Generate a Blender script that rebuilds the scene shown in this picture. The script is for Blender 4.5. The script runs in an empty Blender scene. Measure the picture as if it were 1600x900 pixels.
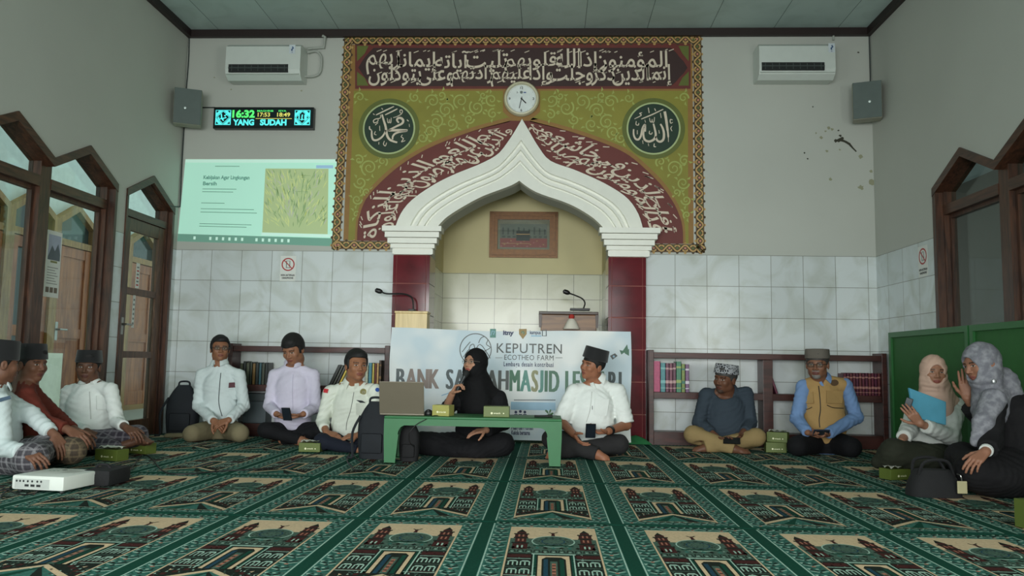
import bpy, bmesh, math, random
import numpy as np
from mathutils import Vector, Matrix
from mathutils.geometry import tessellate_polygon
from mathutils.bvhtree import BVHTree

SC = bpy.context.scene
COL = SC.collection
rnd = random.Random(7)

# ------------------------------------------------------------------ camera
CAM_H, FOC = 0.73, 1237.3
PITCH, YAW, ROLL = 0.0952, 0.0474, 0.0167
D, XL, XR, ZC = 7.677, -3.726, 3.1225, 4.069       # back wall, left wall, right wall, ceiling
YF = -2.6                                          # front wall behind the viewer
cp, sp, cy, sy, cr, sr = (math.cos(PITCH), math.sin(PITCH), math.cos(YAW), math.sin(YAW), math.cos(ROLL), math.sin(ROLL))
FWD = Vector((-sy*cp, cy*cp, sp)); _r = Vector((cy, sy, 0)); _u = _r.cross(FWD)
RGT = _r*cr + _u*sr; UPV = -_r*sr + _u*cr
EYE = Vector((0, 0, CAM_H))
cam = bpy.data.cameras.new('camera'); camo = bpy.data.objects.new('camera', cam); COL.objects.link(camo)
cam.sensor_width = 36; cam.lens = FOC/1600*36; cam.clip_start = 0.05; cam.clip_end = 200
camo.matrix_world = Matrix(((RGT.x, UPV.x, -FWD.x, EYE.x), (RGT.y, UPV.y, -FWD.y, EYE.y), (RGT.z, UPV.z, -FWD.z, EYE.z), (0, 0, 0, 1)))
SC.camera = camo

def raydir(px, py): return FWD + RGT*((px-800)/FOC) - UPV*((py-450)/FOC)
def at(px, py, X=None, Y=None, Z=None):
    d = raydir(px, py)
    t = (X-EYE.x)/d.x if X is not None else (Y-EYE.y)/d.y if Y is not None else (Z-EYE.z)/d.z
    return EYE + d*t

# ------------------------------------------------------------------ light
SC.view_settings.view_transform = 'Standard'; SC.view_settings.look = 'None'
SC.view_settings.gamma = 1.0; SC.view_settings.use_curve_mapping = False
SC.view_settings.exposure = 0.12
SC.cycles.use_denoising = True
SC.cycles.max_bounces = 8; SC.cycles.diffuse_bounces = 5; SC.cycles.glossy_bounces = 3
SC.cycles.transparent_max_bounces = 12; SC.cycles.sample_clamp_indirect = 4.0
SC.cycles.caustics_reflective = False; SC.cycles.caustics_refractive = False
w = bpy.data.worlds.new('sky'); SC.world = w; w.use_nodes = True
nt = w.node_tree; bg = nt.nodes['Background']
bg.inputs[0].default_value = (0.80, 0.95, 0.96, 1); bg.inputs[1].default_value = 1.15
def area(name, loc, direction, sx, sz, power, color, spread=180):
    l = bpy.data.lights.new(name, 'AREA'); l.shape = 'RECTANGLE'; l.size = sx; l.size_y = sz; l.energy = power; l.color = color; l.spread = math.radians(spread)
    o = bpy.data.objects.new(name, l); COL.objects.link(o); o.location = loc
    o.rotation_euler = Vector(direction).to_track_quat('-Z', 'Y').to_euler(); return o
# daylight through the open doors behind the viewer and from the left side
area('front_daylight', (-0.9, YF+0.12, 1.25), (0.05, 1, -0.07), 3.6, 2.0, 78, (0.97, 1.0, 0.985), 80)
area('front_daylight_wide', (-0.6, YF+0.13, 1.3), (0, 1, 0), 4.4, 2.2, 50, (0.95, 1.0, 0.985))
area('left_daylight', (XL+0.06, 1.6, 1.2), (1, 0.35, -0.12), 3.2, 1.9, 66, (0.94, 1.0, 1.0))
area('right_fill', (XR-0.06, 0.9, 1.3), (-1, 0.3, 0), 2.4, 1.8, 125, (0.97, 1.0, 0.92))  # fill lamp added to brighten the left wall; no opening stands here

# ------------------------------------------------------------------ materials
def lin(c):
    def f(v):
        v /= 255.0
        return v/12.92 if v <= 0.04045 else ((v+0.055)/1.055)**2.4
    return (f(c[0]), f(c[1]), f(c[2]), 1.0)
MATS = {}
def mat(name, col, rough=0.6, metal=0.0, var=0.06, vscale=14.0, bump=0.0, bscale=60.0, spec=0.5, emit=0.0, attr=False, sheen=0.0):
    if name in MATS: return MATS[name]
    m = bpy.data.materials.new(name); MATS[name] = m; m.use_nodes = True
    n = m.node_tree.nodes; L = m.node_tree.links; b = n['Principled BSDF']
    c = lin(col)
    b.inputs['Roughness'].default_value = rough; b.inputs['Metallic'].default_value = metal
    b.inputs['Specular IOR Level'].default_value = spec
    if sheen: b.inputs['Sheen Weight'].default_value = sheen
    tc = n.new('ShaderNodeTexCoord')
    if var > 0 or attr:
        no = n.new('ShaderNodeTexNoise'); no.inputs['Scale'].default_value = vscale; no.inputs['Detail'].default_value = 3
        L.new(tc.outputs['Object'], no.inputs['Vector'])
        mr = n.new('ShaderNodeMapRange'); mr.inputs[1].default_value = 0.3; mr.inputs[2].default_value = 0.7
        mr.inputs[3].default_value = 1-var; mr.inputs[4].default_value = 1+var
        L.new(no.outputs['Fac'], mr.inputs[0])
        mx = n.new('ShaderNodeMix'); mx.data_type = 'RGBA'; mx.blend_type = 'MULTIPLY'; mx.inputs[0].default_value = 1
        if attr:
            a = n.new('ShaderNodeAttribute'); a.attribute_name = 'Col'; L.new(a.outputs['Color'], mx.inputs[6])
        else: mx.inputs[6].default_value = c
        cb = n.new('ShaderNodeCombineColor')
        for i in range(3): L.new(mr.outputs[0], cb.inputs[i])
        L.new(cb.outputs[0], mx.inputs[7]); L.new(mx.outputs[2], b.inputs['Base Color'])
    else: b.inputs['Base Color'].default_value = c
    if bump:
        nb = n.new('ShaderNodeTexNoise'); nb.inputs['Scale'].default_value = bscale; nb.inputs['Detail'].default_value = 4
        L.new(tc.outputs['Object'], nb.inputs['Vector'])
        bp = n.new('ShaderNodeBump'); bp.inputs['Strength'].default_value = bump; bp.inputs['Distance'].default_value = 0.01
        L.new(nb.outputs['Fac'], bp.inputs['Height']); L.new(bp.outputs[0], b.inputs['Normal'])
    if emit:
        b.inputs['Emission Color'].default_value = c; b.inputs['Emission Strength'].default_value = emit
    return m
def wood(name, c1, c2, rough=0.35, axis='Z', scale=7.0):
    if name in MATS: return MATS[name]
    m = bpy.data.materials.new(name); MATS[name] = m; m.use_nodes = True
    n = m.node_tree.nodes; L = m.node_tree.links; b = n['Principled BSDF']; b.inputs['Roughness'].default_value = rough
    tc = n.new('ShaderNodeTexCoord'); mp = n.new('ShaderNodeMapping')
    s = {'X': (0.12, 1, 1), 'Y': (1, 0.12, 1), 'Z': (1, 1, 0.12)}[axis]; mp.inputs['Scale'].default_value = s
    L.new(tc.outputs['Object'], mp.inputs[0])
    no = n.new('ShaderNodeTexNoise'); no.inputs['Scale'].default_value = scale*4; no.inputs['Detail'].default_value = 5; no.inputs['Distortion'].default_value = 1.2
    L.new(mp.outputs[0], no.inputs['Vector'])
    rp = n.new('ShaderNodeValToRGB'); rp.color_ramp.elements[0].position = 0.35; rp.color_ramp.elements[1].position = 0.66
    rp.color_ramp.elements[0].color = lin(c1); rp.color_ramp.elements[1].color = lin(c2)
    L.new(no.outputs['Fac'], rp.inputs[0]); L.new(rp.outputs[0], b.inputs['Base Color'])
    return m
def tile_mat(name, col, grout, tw, th, rough=0.2, plane='XZ', off=(0, 0), marble=0.5, warm=(206, 205, 186)):
    """glazed wall tiles: thin grout lines on a regular grid, each tile a little different"""
    m = bpy.data.materials.new(name); MATS[name] = m; m.use_nodes = True
    n = m.node_tree.nodes; L = m.node_tree.links; b = n['Principled BSDF']; b.inputs['Roughness'].default_value = rough; b.inputs['Specular IOR Level'].default_value = 0.38
    g = n.new('ShaderNodeNewGeometry'); sx = n.new('ShaderNodeSeparateXYZ'); L.new(g.outputs['Position'], sx.inputs[0])
    cb = n.new('ShaderNodeCombineXYZ'); L.new(sx.outputs['X' if plane[0] == 'X' else 'Y'], cb.inputs[0]); L.new(sx.outputs['Z'], cb.inputs[1])
    mp = n.new('ShaderNodeMapping'); mp.inputs['Location'].default_value = (off[0], off[1], 0); L.new(cb.outputs[0], mp.inputs[0])
    br = n.new('ShaderNodeTexBrick'); br.offset = 0; br.inputs['Scale'].default_value = 1; br.inputs['Mortar Size'].default_value = 0.0028
    br.inputs['Mortar Smooth'].default_value = 0.0; br.inputs['Brick Width'].default_value = tw; br.inputs['Row Height'].default_value = th; br.inputs['Bias'].default_value = 0
    br.inputs['Color1'].default_value = lin(col); br.inputs['Color2'].default_value = lin(tuple(v*0.94 for v in col)); br.inputs['Mortar'].default_value = lin(grout)
    L.new(mp.outputs[0], br.inputs['Vector'])
    no = n.new('ShaderNodeTexNoise'); no.inputs['Scale'].default_value = 2.6; no.inputs['Detail'].default_value = 5; no.inputs['Distortion'].default_value = 1.5
    L.new(g.outputs['Position'], no.inputs['Vector'])
    mr = n.new('ShaderNodeMapRange'); mr.inputs[1].default_value = 0.45; mr.inputs[2].default_value = 0.7; mr.inputs[3].default_value = 0; mr.inputs[4].default_value = marble
    L.new(no.outputs['Fac'], mr.inputs[0])
    mx = n.new('ShaderNodeMix'); mx.data_type = 'RGBA'; mx.blend_type = 'MULTIPLY'; L.new(mr.outputs[0], mx.inputs[0]); L.new(br.outputs['Color'], mx.inputs[6])
    mx.inputs[7].default_value = lin(warm); L.new(mx.outputs[2], b.inputs['Base Color'])
    bp = n.new('ShaderNodeBump'); bp.inputs['Strength'].default_value = 0.5; bp.inputs['Distance'].default_value = 0.003; bp.invert = True
    L.new(br.outputs['Fac'], bp.inputs['Height']); L.new(bp.outputs[0], b.inputs['Normal'])
    return m
def glass(name, tint=(235, 245, 242), refl=0.06):
    if name in MATS: return MATS[name]
    m = bpy.data.materials.new(name); MATS[name] = m; m.use_nodes = True
    n = m.node_tree.nodes; L = m.node_tree.links; n.remove(n['Principled BSDF'])
    t = n.new('ShaderNodeBsdfTransparent'); t.inputs[0].default_value = lin(tint)
    gl = n.new('ShaderNodeBsdfGlossy'); gl.inputs['Roughness'].default_value = 0.03
    mx = n.new('ShaderNodeMixShader'); mx.inputs[0].default_value = refl
    L.new(t.outputs[0], mx.inputs[1]); L.new(gl.outputs[0], mx.inputs[2]); L.new(mx.outputs[0], n['Material Output'].inputs[0])
    return m

# ------------------------------------------------------------------ object helpers
def tag(o, label=None, cat=None, group=None, kind=None):
    if label: o['label'] = label
    if cat: o['category'] = cat
    if group: o['group'] = group
    if kind: o['kind'] = kind
    return o
def thing(name, loc, label, cat, group=None):
    o = bpy.data.objects.new(name, None); o.empty_display_size = 0.1; COL.objects.link(o); o.location = loc
    return tag(o, label, cat, group)
def adopt(o, parent):
    """parent keeps o where it is in the world (things carry no rotation)"""
    o.parent = parent
    p = parent; off = Vector((0, 0, 0))
    while p is not None: off += p.location; p = p.parent
    o.location = o.location - off
def copy_tree(o, parent=None):
    c = o.copy(); COL.objects.link(c); c.parent = parent
    for k in ('label', 'group'):
        if parent is None and k in c: del c[k]
    for ch in list(o.children): copy_tree(ch, c)
    return c

class MB:
    def __init__(s): s.v = []; s.f = []; s.m = []
    def add(s, vs, fs, mi=0):
        b = len(s.v); s.v.extend([tuple(q) for q in vs]); s.f.extend([tuple(i+b for i in f) for f in fs]); s.m.extend([mi]*len(fs)); return s
    def box(s, lo, hi, mi=0, R=None, c=None, bev=0.0):
        x0, y0, z0 = lo; x1, y1, z1 = hi
        if bev > 0:
            bm = bmesh.new(); bmesh.ops.create_cube(bm, size=1)
            for q in bm.verts: q.co = Vector(((x0+x1)/2+q.co.x*(x1-x0), (y0+y1)/2+q.co.y*(y1-y0), (z0+z1)/2+q.co.z*(z1-z0)))
            bmesh.ops.bevel(bm, geom=bm.edges[:], offset=bev, segments=2, affect='EDGES', profile=0.6)
            vs = [q.co.copy() for q in bm.verts]; fs = [[q.index for q in f.verts] for f in bm.faces]; bm.free()
        else:
            vs = [Vector(q) for q in ((x0, y0, z0), (x1, y0, z0), (x1, y1, z0), (x0, y1, z0), (x0, y0, z1), (x1, y0, z1), (x1, y1, z1), (x0, y1, z1))]
            fs = [(0, 3, 2, 1), (4, 5, 6, 7), (0, 1, 5, 4), (1, 2, 6, 5), (2, 3, 7, 6), (3, 0, 4, 7)]
        if R is not None: vs = [R @ q for q in vs]
        if c is not None: vs = [Vector(c)+q for q in vs]
        return s.add(vs, fs, mi)
    def tube(s, path, r, seg=8, mi=0, closed=False):
        P = [Vector(p) for p in path]; n = len(P); rr = r if isinstance(r, (list, tuple)) else [r]*n
        vs = []; prev = None
        for i in range(n):
            a = P[(i-1) % n] if (closed or i > 0) else P[i]; b = P[(i+1) % n] if (closed or i < n-1) else P[i]
            t = (b-a).normalized()
            if prev is None: u = t.orthogonal().normalized()
            else: u = (prev - t*prev.dot(t)).normalized()
            prev = u; q = t.cross(u)
            for k in range(seg):
                an = 2*math.pi*k/seg; vs.append(P[i] + (u*math.cos(an)+q*math.sin(an))*rr[i])
        fs = []
        for i in range(n if closed else n-1):
            j = (i+1) % n
            for k in range(seg): fs.append((i*seg+k, i*seg+(k+1) % seg, j*seg+(k+1) % seg, j*seg+k))
        if not closed: fs.append(tuple(range(seg))[::-1]); fs.append(tuple((n-1)*seg+k for k in range(seg)))
        return s.add(vs, fs, mi)
    def lathe(s, prof, c, axis=(0, 0, 1), seg=32, mi=0):
        R = Vector((0, 0, 1)).rotation_difference(Vector(axis)).to_matrix(); vs = []; n = len(prof)
        for r, z in prof:
            for k in range(seg):
                a = 2*math.pi*k/seg; vs.append(Vector(c) + R @ Vector((max(r, 1e-5)*math.cos(a), max(r, 1e-5)*math.sin(a), z)))
        fs = []
        for i in range(n-1):
            for k in range(seg): fs.append((i*seg+k, i*seg+(k+1) % seg, (i+1)*seg+(k+1) % seg, (i+1)*seg+k))
        fs.append(tuple(range(seg))[::-1]); fs.append(tuple((n-1)*seg+k for k in range(seg)))
        return s.add(vs, fs, mi)
    def prism(s, pts, fr, d0, d1, mi=0, side=None):
        """closed solid from a 2D outline; fr(u, v, w) maps to 3D; w goes d0..d1"""
        n = len(pts); tri = tessellate_polygon([[Vector((p[0], p[1], 0)) for p in pts]])
        vs = [fr(p[0], p[1], d0) for p in pts] + [fr(p[0], p[1], d1) for p in pts]
        fs = [tuple(t) for t in tri] + [tuple(i+n for i in t)[::-1] for t in tri]
        s.add(vs, fs, mi)
        s.add(vs, [(i, (i+1) % n, (i+1) % n+n, i+n) for i in range(n)], mi if side is None else side)
        return s
    def frame(s, outer, inner, fr, d0, d1, mi=0):
        """ring solid between two outlines with equal point counts"""
        n = len(outer); vs = [fr(p[0], p[1], d0) for p in outer]+[fr(p[0], p[1], d0) for p in inner]+[fr(p[0], p[1], d1) for p in outer]+[fr(p[0], p[1], d1) for p in inner]
        fs = []
        for i in range(n):
            j = (i+1) % n
            fs += [(i, j, n+j, n+i), (2*n+i, 3*n+i, 3*n+j, 2*n+j), (i, 2*n+i, 2*n+j, j), (n+i, n+j, 3*n+j, 3*n+i)]
        return s.add(vs, fs, mi)
    def build(s, name, mats, parent=None, smooth=False, loc=None):
        me = bpy.data.meshes.new(name); mats = mats if isinstance(mats, (list, tuple)) else [mats]
        org = Vector(loc) if loc is not None else Vector((0, 0, 0))
        me.from_pydata([Vector(q)-org for q in s.v], [], s.f)
        for q in mats: me.materials.append(q)
        me.polygons.foreach_set('material_index', s.m)
        bm = bmesh.new(); bm.from_mesh(me); bmesh.ops.recalc_face_normals(bm, faces=bm.faces[:]); bm.to_mesh(me); bm.free()
        if smooth:
            me.polygons.foreach_set('use_smooth', [True]*len(me.polygons))
            me.set_sharp_from_angle(angle=math.radians(40))
        o = bpy.data.objects.new(name, me); COL.objects.link(o); o.location = org
        if parent is not None: adopt(o, parent)
        return o
def struct(o): o['kind'] = 'structure'; return o

# ------------------------------------------------------------------ flat art: outlines, strokes and writing on a plane
class Art(MB):
    """fr(u, v, w): w = height above the plane"""
    def __init__(s, fr, base=0.002, step=0.0007): super().__init__(); s.fr = fr; s.base = base; s.step = step
    def h(s, layer): return s.base + s.step*layer
    def poly(s, pts, mi, layer=0):
        if len(pts) == 4 or len(pts) == 3:
            return s.add([s.fr(p[0], p[1], s.h(layer)) for p in pts], [tuple(range(len(pts)))], mi)
        tri = tessellate_polygon([[Vector((p[0], p[1], 0)) for p in pts]])
        return s.add([s.fr(p[0], p[1], s.h(layer)) for p in pts], [tuple(t) for t in tri], mi)
    def rect(s, u0, v0, u1, v1, mi, layer=0): return s.poly([(u0, v0), (u1, v0), (u1, v1), (u0, v1)], mi, layer)
    def disc(s, c, r, mi, layer=0, seg=40, sy=1.0):
        return s.add([s.fr(c[0]+r*math.cos(2*math.pi*k/seg), c[1]+sy*r*math.sin(2*math.pi*k/seg), s.h(layer)) for k in range(seg)], [tuple(range(seg))], mi)
    def stroke(s, path, width, mi, layer=0, closed=False):
        P = [Vector((p[0], p[1])) for p in path]; n = len(P)
        ws = width if isinstance(width, (list, tuple)) else [width]*n
        L = []; R = []
        for i in range(n):
            a = P[(i-1) % n] if (closed or i > 0) else P[i]; b = P[(i+1) % n] if (closed or i < n-1) else P[i]
            t = (b-a)
            if t.length < 1e-9: t = Vector((1, 0))
            t.normalize(); q = Vector((-t.y, t.x))*ws[i]*0.5
            L.append(P[i]+q); R.append(P[i]-q)
        vs = [s.fr(p.x, p.y, s.h(layer)) for p in L+R]
        m = n if closed else n-1
        return s.add(vs, [(i, (i+1) % n, n+(i+1) % n, n+i) for i in range(m)], mi)
    def glyphs(s, tm, fn, mi, layer=0):
        vs, fs = tm
        return s.add([s.fr(*fn(q[0], q[1]), s.h(layer)) for q in vs], fs, mi)
    def text(s, string, u, v, height, mi, layer=0, width=None, bold=0.0, align='L', flip=False):
        vs, fs, w_, h_ = text_mesh(string, bold)
        sc = height/0.727; sx = sc if width is None else width/w_
        if flip: sx = -sx
        W = w_*sx
        if align == 'C': u -= W/2
        if align == 'R': u -= W
        return s.add([s.fr(u+q[0]*sx, v+q[1]*sc, s.h(layer)) for q in vs], fs, mi)
_TXT = {}
def text_mesh(string, bold=0.0):
    key = (string, bold)
    if key in _TXT: return _TXT[key]
    c = bpy.data.curves.new('lettering', 'FONT'); c.body = string; c.size = 1; c.offset = bold; c.resolution_u = 3
    o = bpy.data.objects.new('lettering', c); COL.objects.link(o)
    dg = bpy.context.evaluated_depsgraph_get(); me = bpy.data.meshes.new_from_object(o.evaluated_get(dg))
    vs = [(q.co.x, q.co.y) for q in me.vertices]; fs = [tuple(p.vertices) for p in me.polygons]
    bpy.data.objects.remove(o); bpy.data.curves.remove(c); bpy.data.meshes.remove(me)
    if vs:
        x0 = min(q[0] for q in vs); vs = [(q[0]-x0, q[1]) for q in vs]
    w_ = max([q[0] for q in vs] or [1]); h_ = max([q[1] for q in vs] or [1])
    _TXT[key] = (vs, fs, w_, h_); return _TXT[key]

# Arabic letters: isolated, final, initial, medial
_AR = {'ا': 'FE8D FE8E', 'أ': 'FE83 FE84', 'إ': 'FE87 FE88', 'آ': 'FE81 FE82', 'ب': 'FE8F FE90 FE91 FE92', 'ت': 'FE95 FE96 FE97 FE98',
 'ج': 'FE9D FE9E FE9F FEA0', 'ح': 'FEA1 FEA2 FEA3 FEA4', 'خ': 'FEA5 FEA6 FEA7 FEA8', 'د': 'FEA9 FEAA', 'ذ': 'FEAB FEAC', 'ر': 'FEAD FEAE',
 'ز': 'FEAF FEB0', 'ش': 'FEB5 FEB6 FEB7 FEB8', 'ص': 'FEB9 FEBA FEBB FEBC', 'ض': 'FEBD FEBE FEBF FEC0', 'ع': 'FEC9 FECA FECB FECC',
 'غ': 'FECD FECE FECF FED0', 'ف': 'FED1 FED2 FED3 FED4', 'ق': 'FED5 FED6 FED7 FED8', 'ك': 'FED9 FEDA FEDB FEDC', 'ل': 'FEDD FEDE FEDF FEE0',
 'م': 'FEE1 FEE2 FEE3 FEE4', 'ن': 'FEE5 FEE6 FEE7 FEE8', 'ه': 'FEE9 FEEA FEEB FEEC', 'ة': 'FE93 FE94', 'و': 'FEED FEEE', 'ؤ': 'FE85 FE86',
 'ى': 'FEEF FEF0', 'ي': 'FEF1 FEF2 FEF3 FEF4', 'ط': 'FEC1 FEC2 FEC3 FEC4', 'س': 'FEB1 FEB2 FEB3 FEB4'}
_AR = {k: [chr(int(x, 16)) for x in v.split()] for k, v in _AR.items()}
def arabic(word):
    out = []
    for i, ch in enumerate(word):
        prev = i > 0 and len(_AR[word[i-1]]) == 4
        nxt = i < len(word)-1 and len(_AR[ch]) == 4
        f = _AR[ch]
        out.append(f[3] if prev and nxt else f[2] if nxt else f[1] if prev else f[0])
    return ''.join(reversed(out))
def smooth_path(pts, n=6):
    """Catmull-Rom through 2D or 3D points"""
    P = [Vector(p) for p in pts]; out = []
    for i in range(len(P)-1):
        p0 = P[max(i-1, 0)]; p1 = P[i]; p2 = P[i+1]; p3 = P[min(i+2, len(P)-1)]
        for k in range(n):
            t = k/n
            out.append(0.5*((2*p1)+(p2-p0)*t+(2*p0-5*p1+4*p2-p3)*t*t+(3*p1-p0-3*p2+p3)*t**3))
    out.append(P[-1]); return out
def resample(pts, n):
    P = [Vector(p) for p in pts]; L = [0]
    for a, b in zip(P, P[1:]): L.append(L[-1]+(b-a).length)
    out = []; j = 0
    for k in range(n):
        t = L[-1]*k/(n-1)
        while j < len(P)-2 and L[j+1] < t: j += 1
        out.append(P[j].lerp(P[j+1], (t-L[j])/max(L[j+1]-L[j], 1e-9)))
    return out
# ------------------------------------------------------------------ the room
TILE_Z = 1.81; OPL, OPR = -1.17, 0.57; NICHE = 0.93
M_wall = mat('painted_plaster', (186, 188, 180), 0.65, var=0.03, vscale=1.2, bump=0.03, bscale=30)
M_tile = tile_mat('glazed_wall_tiles', (218, 224, 224), (150, 152, 146), 0.305, 0.3025, off=(-0.298, -0.295))
M_tile_side = tile_mat('glazed_side_tiles', (214, 222, 223), (150, 152, 146), 0.305, 0.3025, plane='YZ', off=(-0.1, -0.295))
M_niche_tile = tile_mat('niche_tiles', (198, 198, 172), (120, 120, 104), 0.287, 0.273, off=(-0.265, -0.068), marble=0.3, warm=(200, 196, 160))
M_niche = mat('niche_plaster', (196, 186, 140), 0.6, var=0.04, vscale=2)
M_white = mat('white_moulding', (236, 236, 226), 0.45, var=0.02)
M_brown_wood = wood('dark_stained_wood', (52, 33, 24), (88, 56, 40), 0.4, 'Z')
M_brown_wood_y = wood('dark_stained_wood_along', (52, 33, 24), (88, 56, 40), 0.4, 'Y')
M_trim = mat('near_black_trim', (38, 26, 24), 0.5)
M_glass = glass('window_glass'); M_green_floor = mat('green_floor', (38, 84, 70), 0.8)

def bw(u, v, w): return Vector((u, D-w, v))          # back wall plane: x, z, height towards the viewer
def lw(u, v, w): return Vector((XL+w, u, v))         # left wall: y, z
def rw(u, v, w): return Vector((XR-w, u, v))         # right wall
def niche_plane(u, v, w): return Vector((u, D+NICHE-w, v))
def bp(px, py):                                      # where a sight line meets the back wall
    q = at(px, py, Y=D); return (q.x, q.z)

# the pointed arch (outlines on the wall)
ARCH_IN_L = [(684, 359), (698, 344), (720, 329), (753, 311), (787, 298), (802, 292), (812, 286)]
ARCH_IN_R = [(812, 286), (825, 296), (844, 306), (889, 322), (924, 342), (944, 361)]
ARCH_OUT_L = [(618, 362), (627, 338), (644, 316), (676, 293), (709, 276), (753, 258), (778, 244), (791, 229), (805, 208), (816, 189)]
ARCH_OUT_R = [(816, 189), (827, 208), (842, 233), (860, 254), (900, 269), (944, 289), (978, 311), (996, 336), (1004, 362)]
BAND_L = [(558, 376), (560, 345), (567, 322), (578, 303), (609, 272), (644, 246), (687, 224), (742, 204), (797, 189)]
BAND_R = [(828, 189), (878, 202), (933, 220), (978, 240), (1011, 267), (1036, 293), (1056, 324), (1066, 353), (1067, 379)]
def curve(px, n): return [Vector(p) for p in resample(smooth_path([Vector(bp(*q)) for q in px], 8), n)]
NA = 31
in_l, in_r = curve(ARCH_IN_L, NA), curve(ARCH_IN_R, NA)
out_l, out_r = curve(ARCH_OUT_L, NA), curve(ARCH_OUT_R, NA)
arch_in = in_l + in_r[1:]; arch_out = out_l + out_r[1:]
SPRING = 2.03

# floor, ceiling
fb = MB(); fb.box((XL-0.15, YF-0.2, -0.1), (XR+0.15, D+NICHE+0.2, 0.0)); struct(fb.build('floor', M_green_floor))
m = tile_mat('ceiling_boards', (186, 204, 200), (96, 108, 106), 0.62, 1.22, rough=0.6, plane='XZ', marble=0.25, warm=(190, 196, 190))
m.node_tree.links.new(next(n for n in m.node_tree.nodes if n.type == 'SEPXYZ').outputs['Y'], next(n for n in m.node_tree.nodes if n.type == 'COMBXYZ').inputs[1])
next(n for n in m.node_tree.nodes if n.type == 'MAPPING').inputs['Location'].default_value = (0.3, -0.6, 0)
cb = MB(); cb.box((XL-0.15, YF-0.2, ZC), (XR+0.15, D+0.3, ZC+0.1)); struct(cb.build('ceiling', m))
tb = MB(); tb.box((XL, D-0.045, ZC-0.075), (XR, D, ZC)); struct(tb.build('trim_1', M_trim))
tb = MB(); tb.box((XL, YF, ZC-0.075), (XL+0.045, D-0.045, ZC)); struct(tb.build('trim_2', M_trim))
tb = MB(); tb.box((XR-0.045, YF, ZC-0.075), (XR, D-0.045, ZC)); struct(tb.build('trim_3', M_trim))

# back wall with the prayer niche opening
wb = MB(); TH = 0.3
hole = [(OPL, 0)] + [(OPL, SPRING)] + [(p.x, p.y) for p in arch_in[1:-1]] + [(OPR, SPRING), (OPR, 0)]
low_l = [(XL, 0), (OPL, 0), (OPL, TILE_Z), (XL, TILE_Z)]; low_r = [(OPR, 0), (XR, 0), (XR, TILE_Z), (OPR, TILE_Z)]
up = [(XL, TILE_Z), (OPL, TILE_Z)] + hole[1:-1] + [(OPR, TILE_Z), (XR, TILE_Z), (XR, ZC), (XL, ZC)]
for poly, mi in ((low_l, 1), (low_r, 1), (up, 0)):
    tri = tessellate_polygon([[Vector((p[0], p[1], 0)) for p in poly]])
    wb.add([bw(p[0], p[1], 0) for p in poly], [tuple(t) for t in tri], mi)
    wb.add([bw(p[0], p[1], -TH) for p in poly], [tuple(t)[::-1] for t in tri], mi)
n = len(hole); wb.add([bw(p[0], p[1], 0) for p in hole]+[bw(p[0], p[1], -TH) for p in hole], [(i, i+1, n+i+1, n+i) for i in range(n-1)], 0)
wb.box((XL-0.15, D, 0), (XL, D+TH, ZC)); wb.box((XR, D, 0), (XR+0.15, D+TH, ZC))
struct(wb.build('wall_back', [M_wall, M_tile]))
# the niche behind the arch
nb = MB(); nh = 2.95; y0 = D+TH; y1 = D+NICHE
nb.box((OPL-0.1, y1, 0), (OPR+0.1, y1+0.1, 1.71), 1); nb.box((OPL-0.1, y1, 1.71), (OPR+0.1, y1+0.1, nh), 0)
for xa, xb in ((OPL-0.1, OPL), (OPR, OPR+0.1)):
    nb.box((xa, y0, 0), (xb, y1, 1.71), 2); nb.box((xa, y0, 1.71), (xb, y1, nh), 0)
nb.box((OPL-0.1, y0, nh), (OPR+0.1, y1+0.1, nh+0.1), 0)
M_niche_side = tile_mat('niche_side_tiles', (198, 198, 172), (120, 120, 104), 0.287, 0.273, plane='YZ', off=(0, -0.068), marble=0.3, warm=(200, 196, 160))
struct(nb.build('wall_niche', [M_niche, M_niche_tile, M_niche_side]))

# side walls with their pointed openings
def bay(y0, y1, sill): return [(y0, sill), (y1, sill), (y1, 2.21), ((y0+y1)/2, 2.43), (y0, 2.21)]
LB = [(5.66, 6.54, 0.12), (4.785, 5.66, 0.12), (3.91, 4.785, 0.12), (3.035, 3.91, 0.12)]
LDOOR = (6.69, 7.58, 0.0)
RB = [(5.61, 6.515, 0.12), (4.71, 5.61, 0.12), (3.81, 4.71, 0.12)]
def side_wall(name, fr, bays, door, mtile, sgn):
    mb = MB(); ys = YF
    hs = sorted(bays); g0, g1 = hs[0][0], hs[-1][1]
    def quad(poly, mi):
        tri = tessellate_polygon([[Vector((p[0], p[1], 0)) for p in poly]])
        mb.add([fr(p[0], p[1], 0) for p in poly], [tuple(t) for t in tri], mi); mb.add([fr(p[0], p[1], -0.16) for p in poly], [tuple(t)[::-1] for t in tri], mi)
        k = len(poly); mb.add([fr(p[0], p[1], 0) for p in poly]+[fr(p[0], p[1], -0.16) for p in poly], [(i, (i+1) % k, k+(i+1) % k, k+i) for i in range(k)], mi)
    def solid(a, b):
        quad([(a, 0), (b, 0), (b, TILE_Z), (a, TILE_Z)], 1); quad([(a, TILE_Z), (b, TILE_Z), (b, ZC), (a, ZC)], 0)
    solid(YF, g0)
    def over(a, b): quad([(a, 2.21), ((a+b)/2, 2.43), (b, 2.21), (b, ZC), (a, ZC)], 0)
    for a, b, s in hs:
        over(a, b); quad([(a, 0), (b, 0), (b, s), (a, s)], 1)
    if door:
        solid(g1, door[0]); over(door[0], door[1]); solid(door[1], D)
    else: solid(g1, D)
    struct(mb.build(name, [M_wall, mtile]))
side_wall('wall_left', lw, LB, LDOOR, M_tile_side, 1)
side_wall('wall_right', rw, RB, None, M_tile_side, -1)
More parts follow.
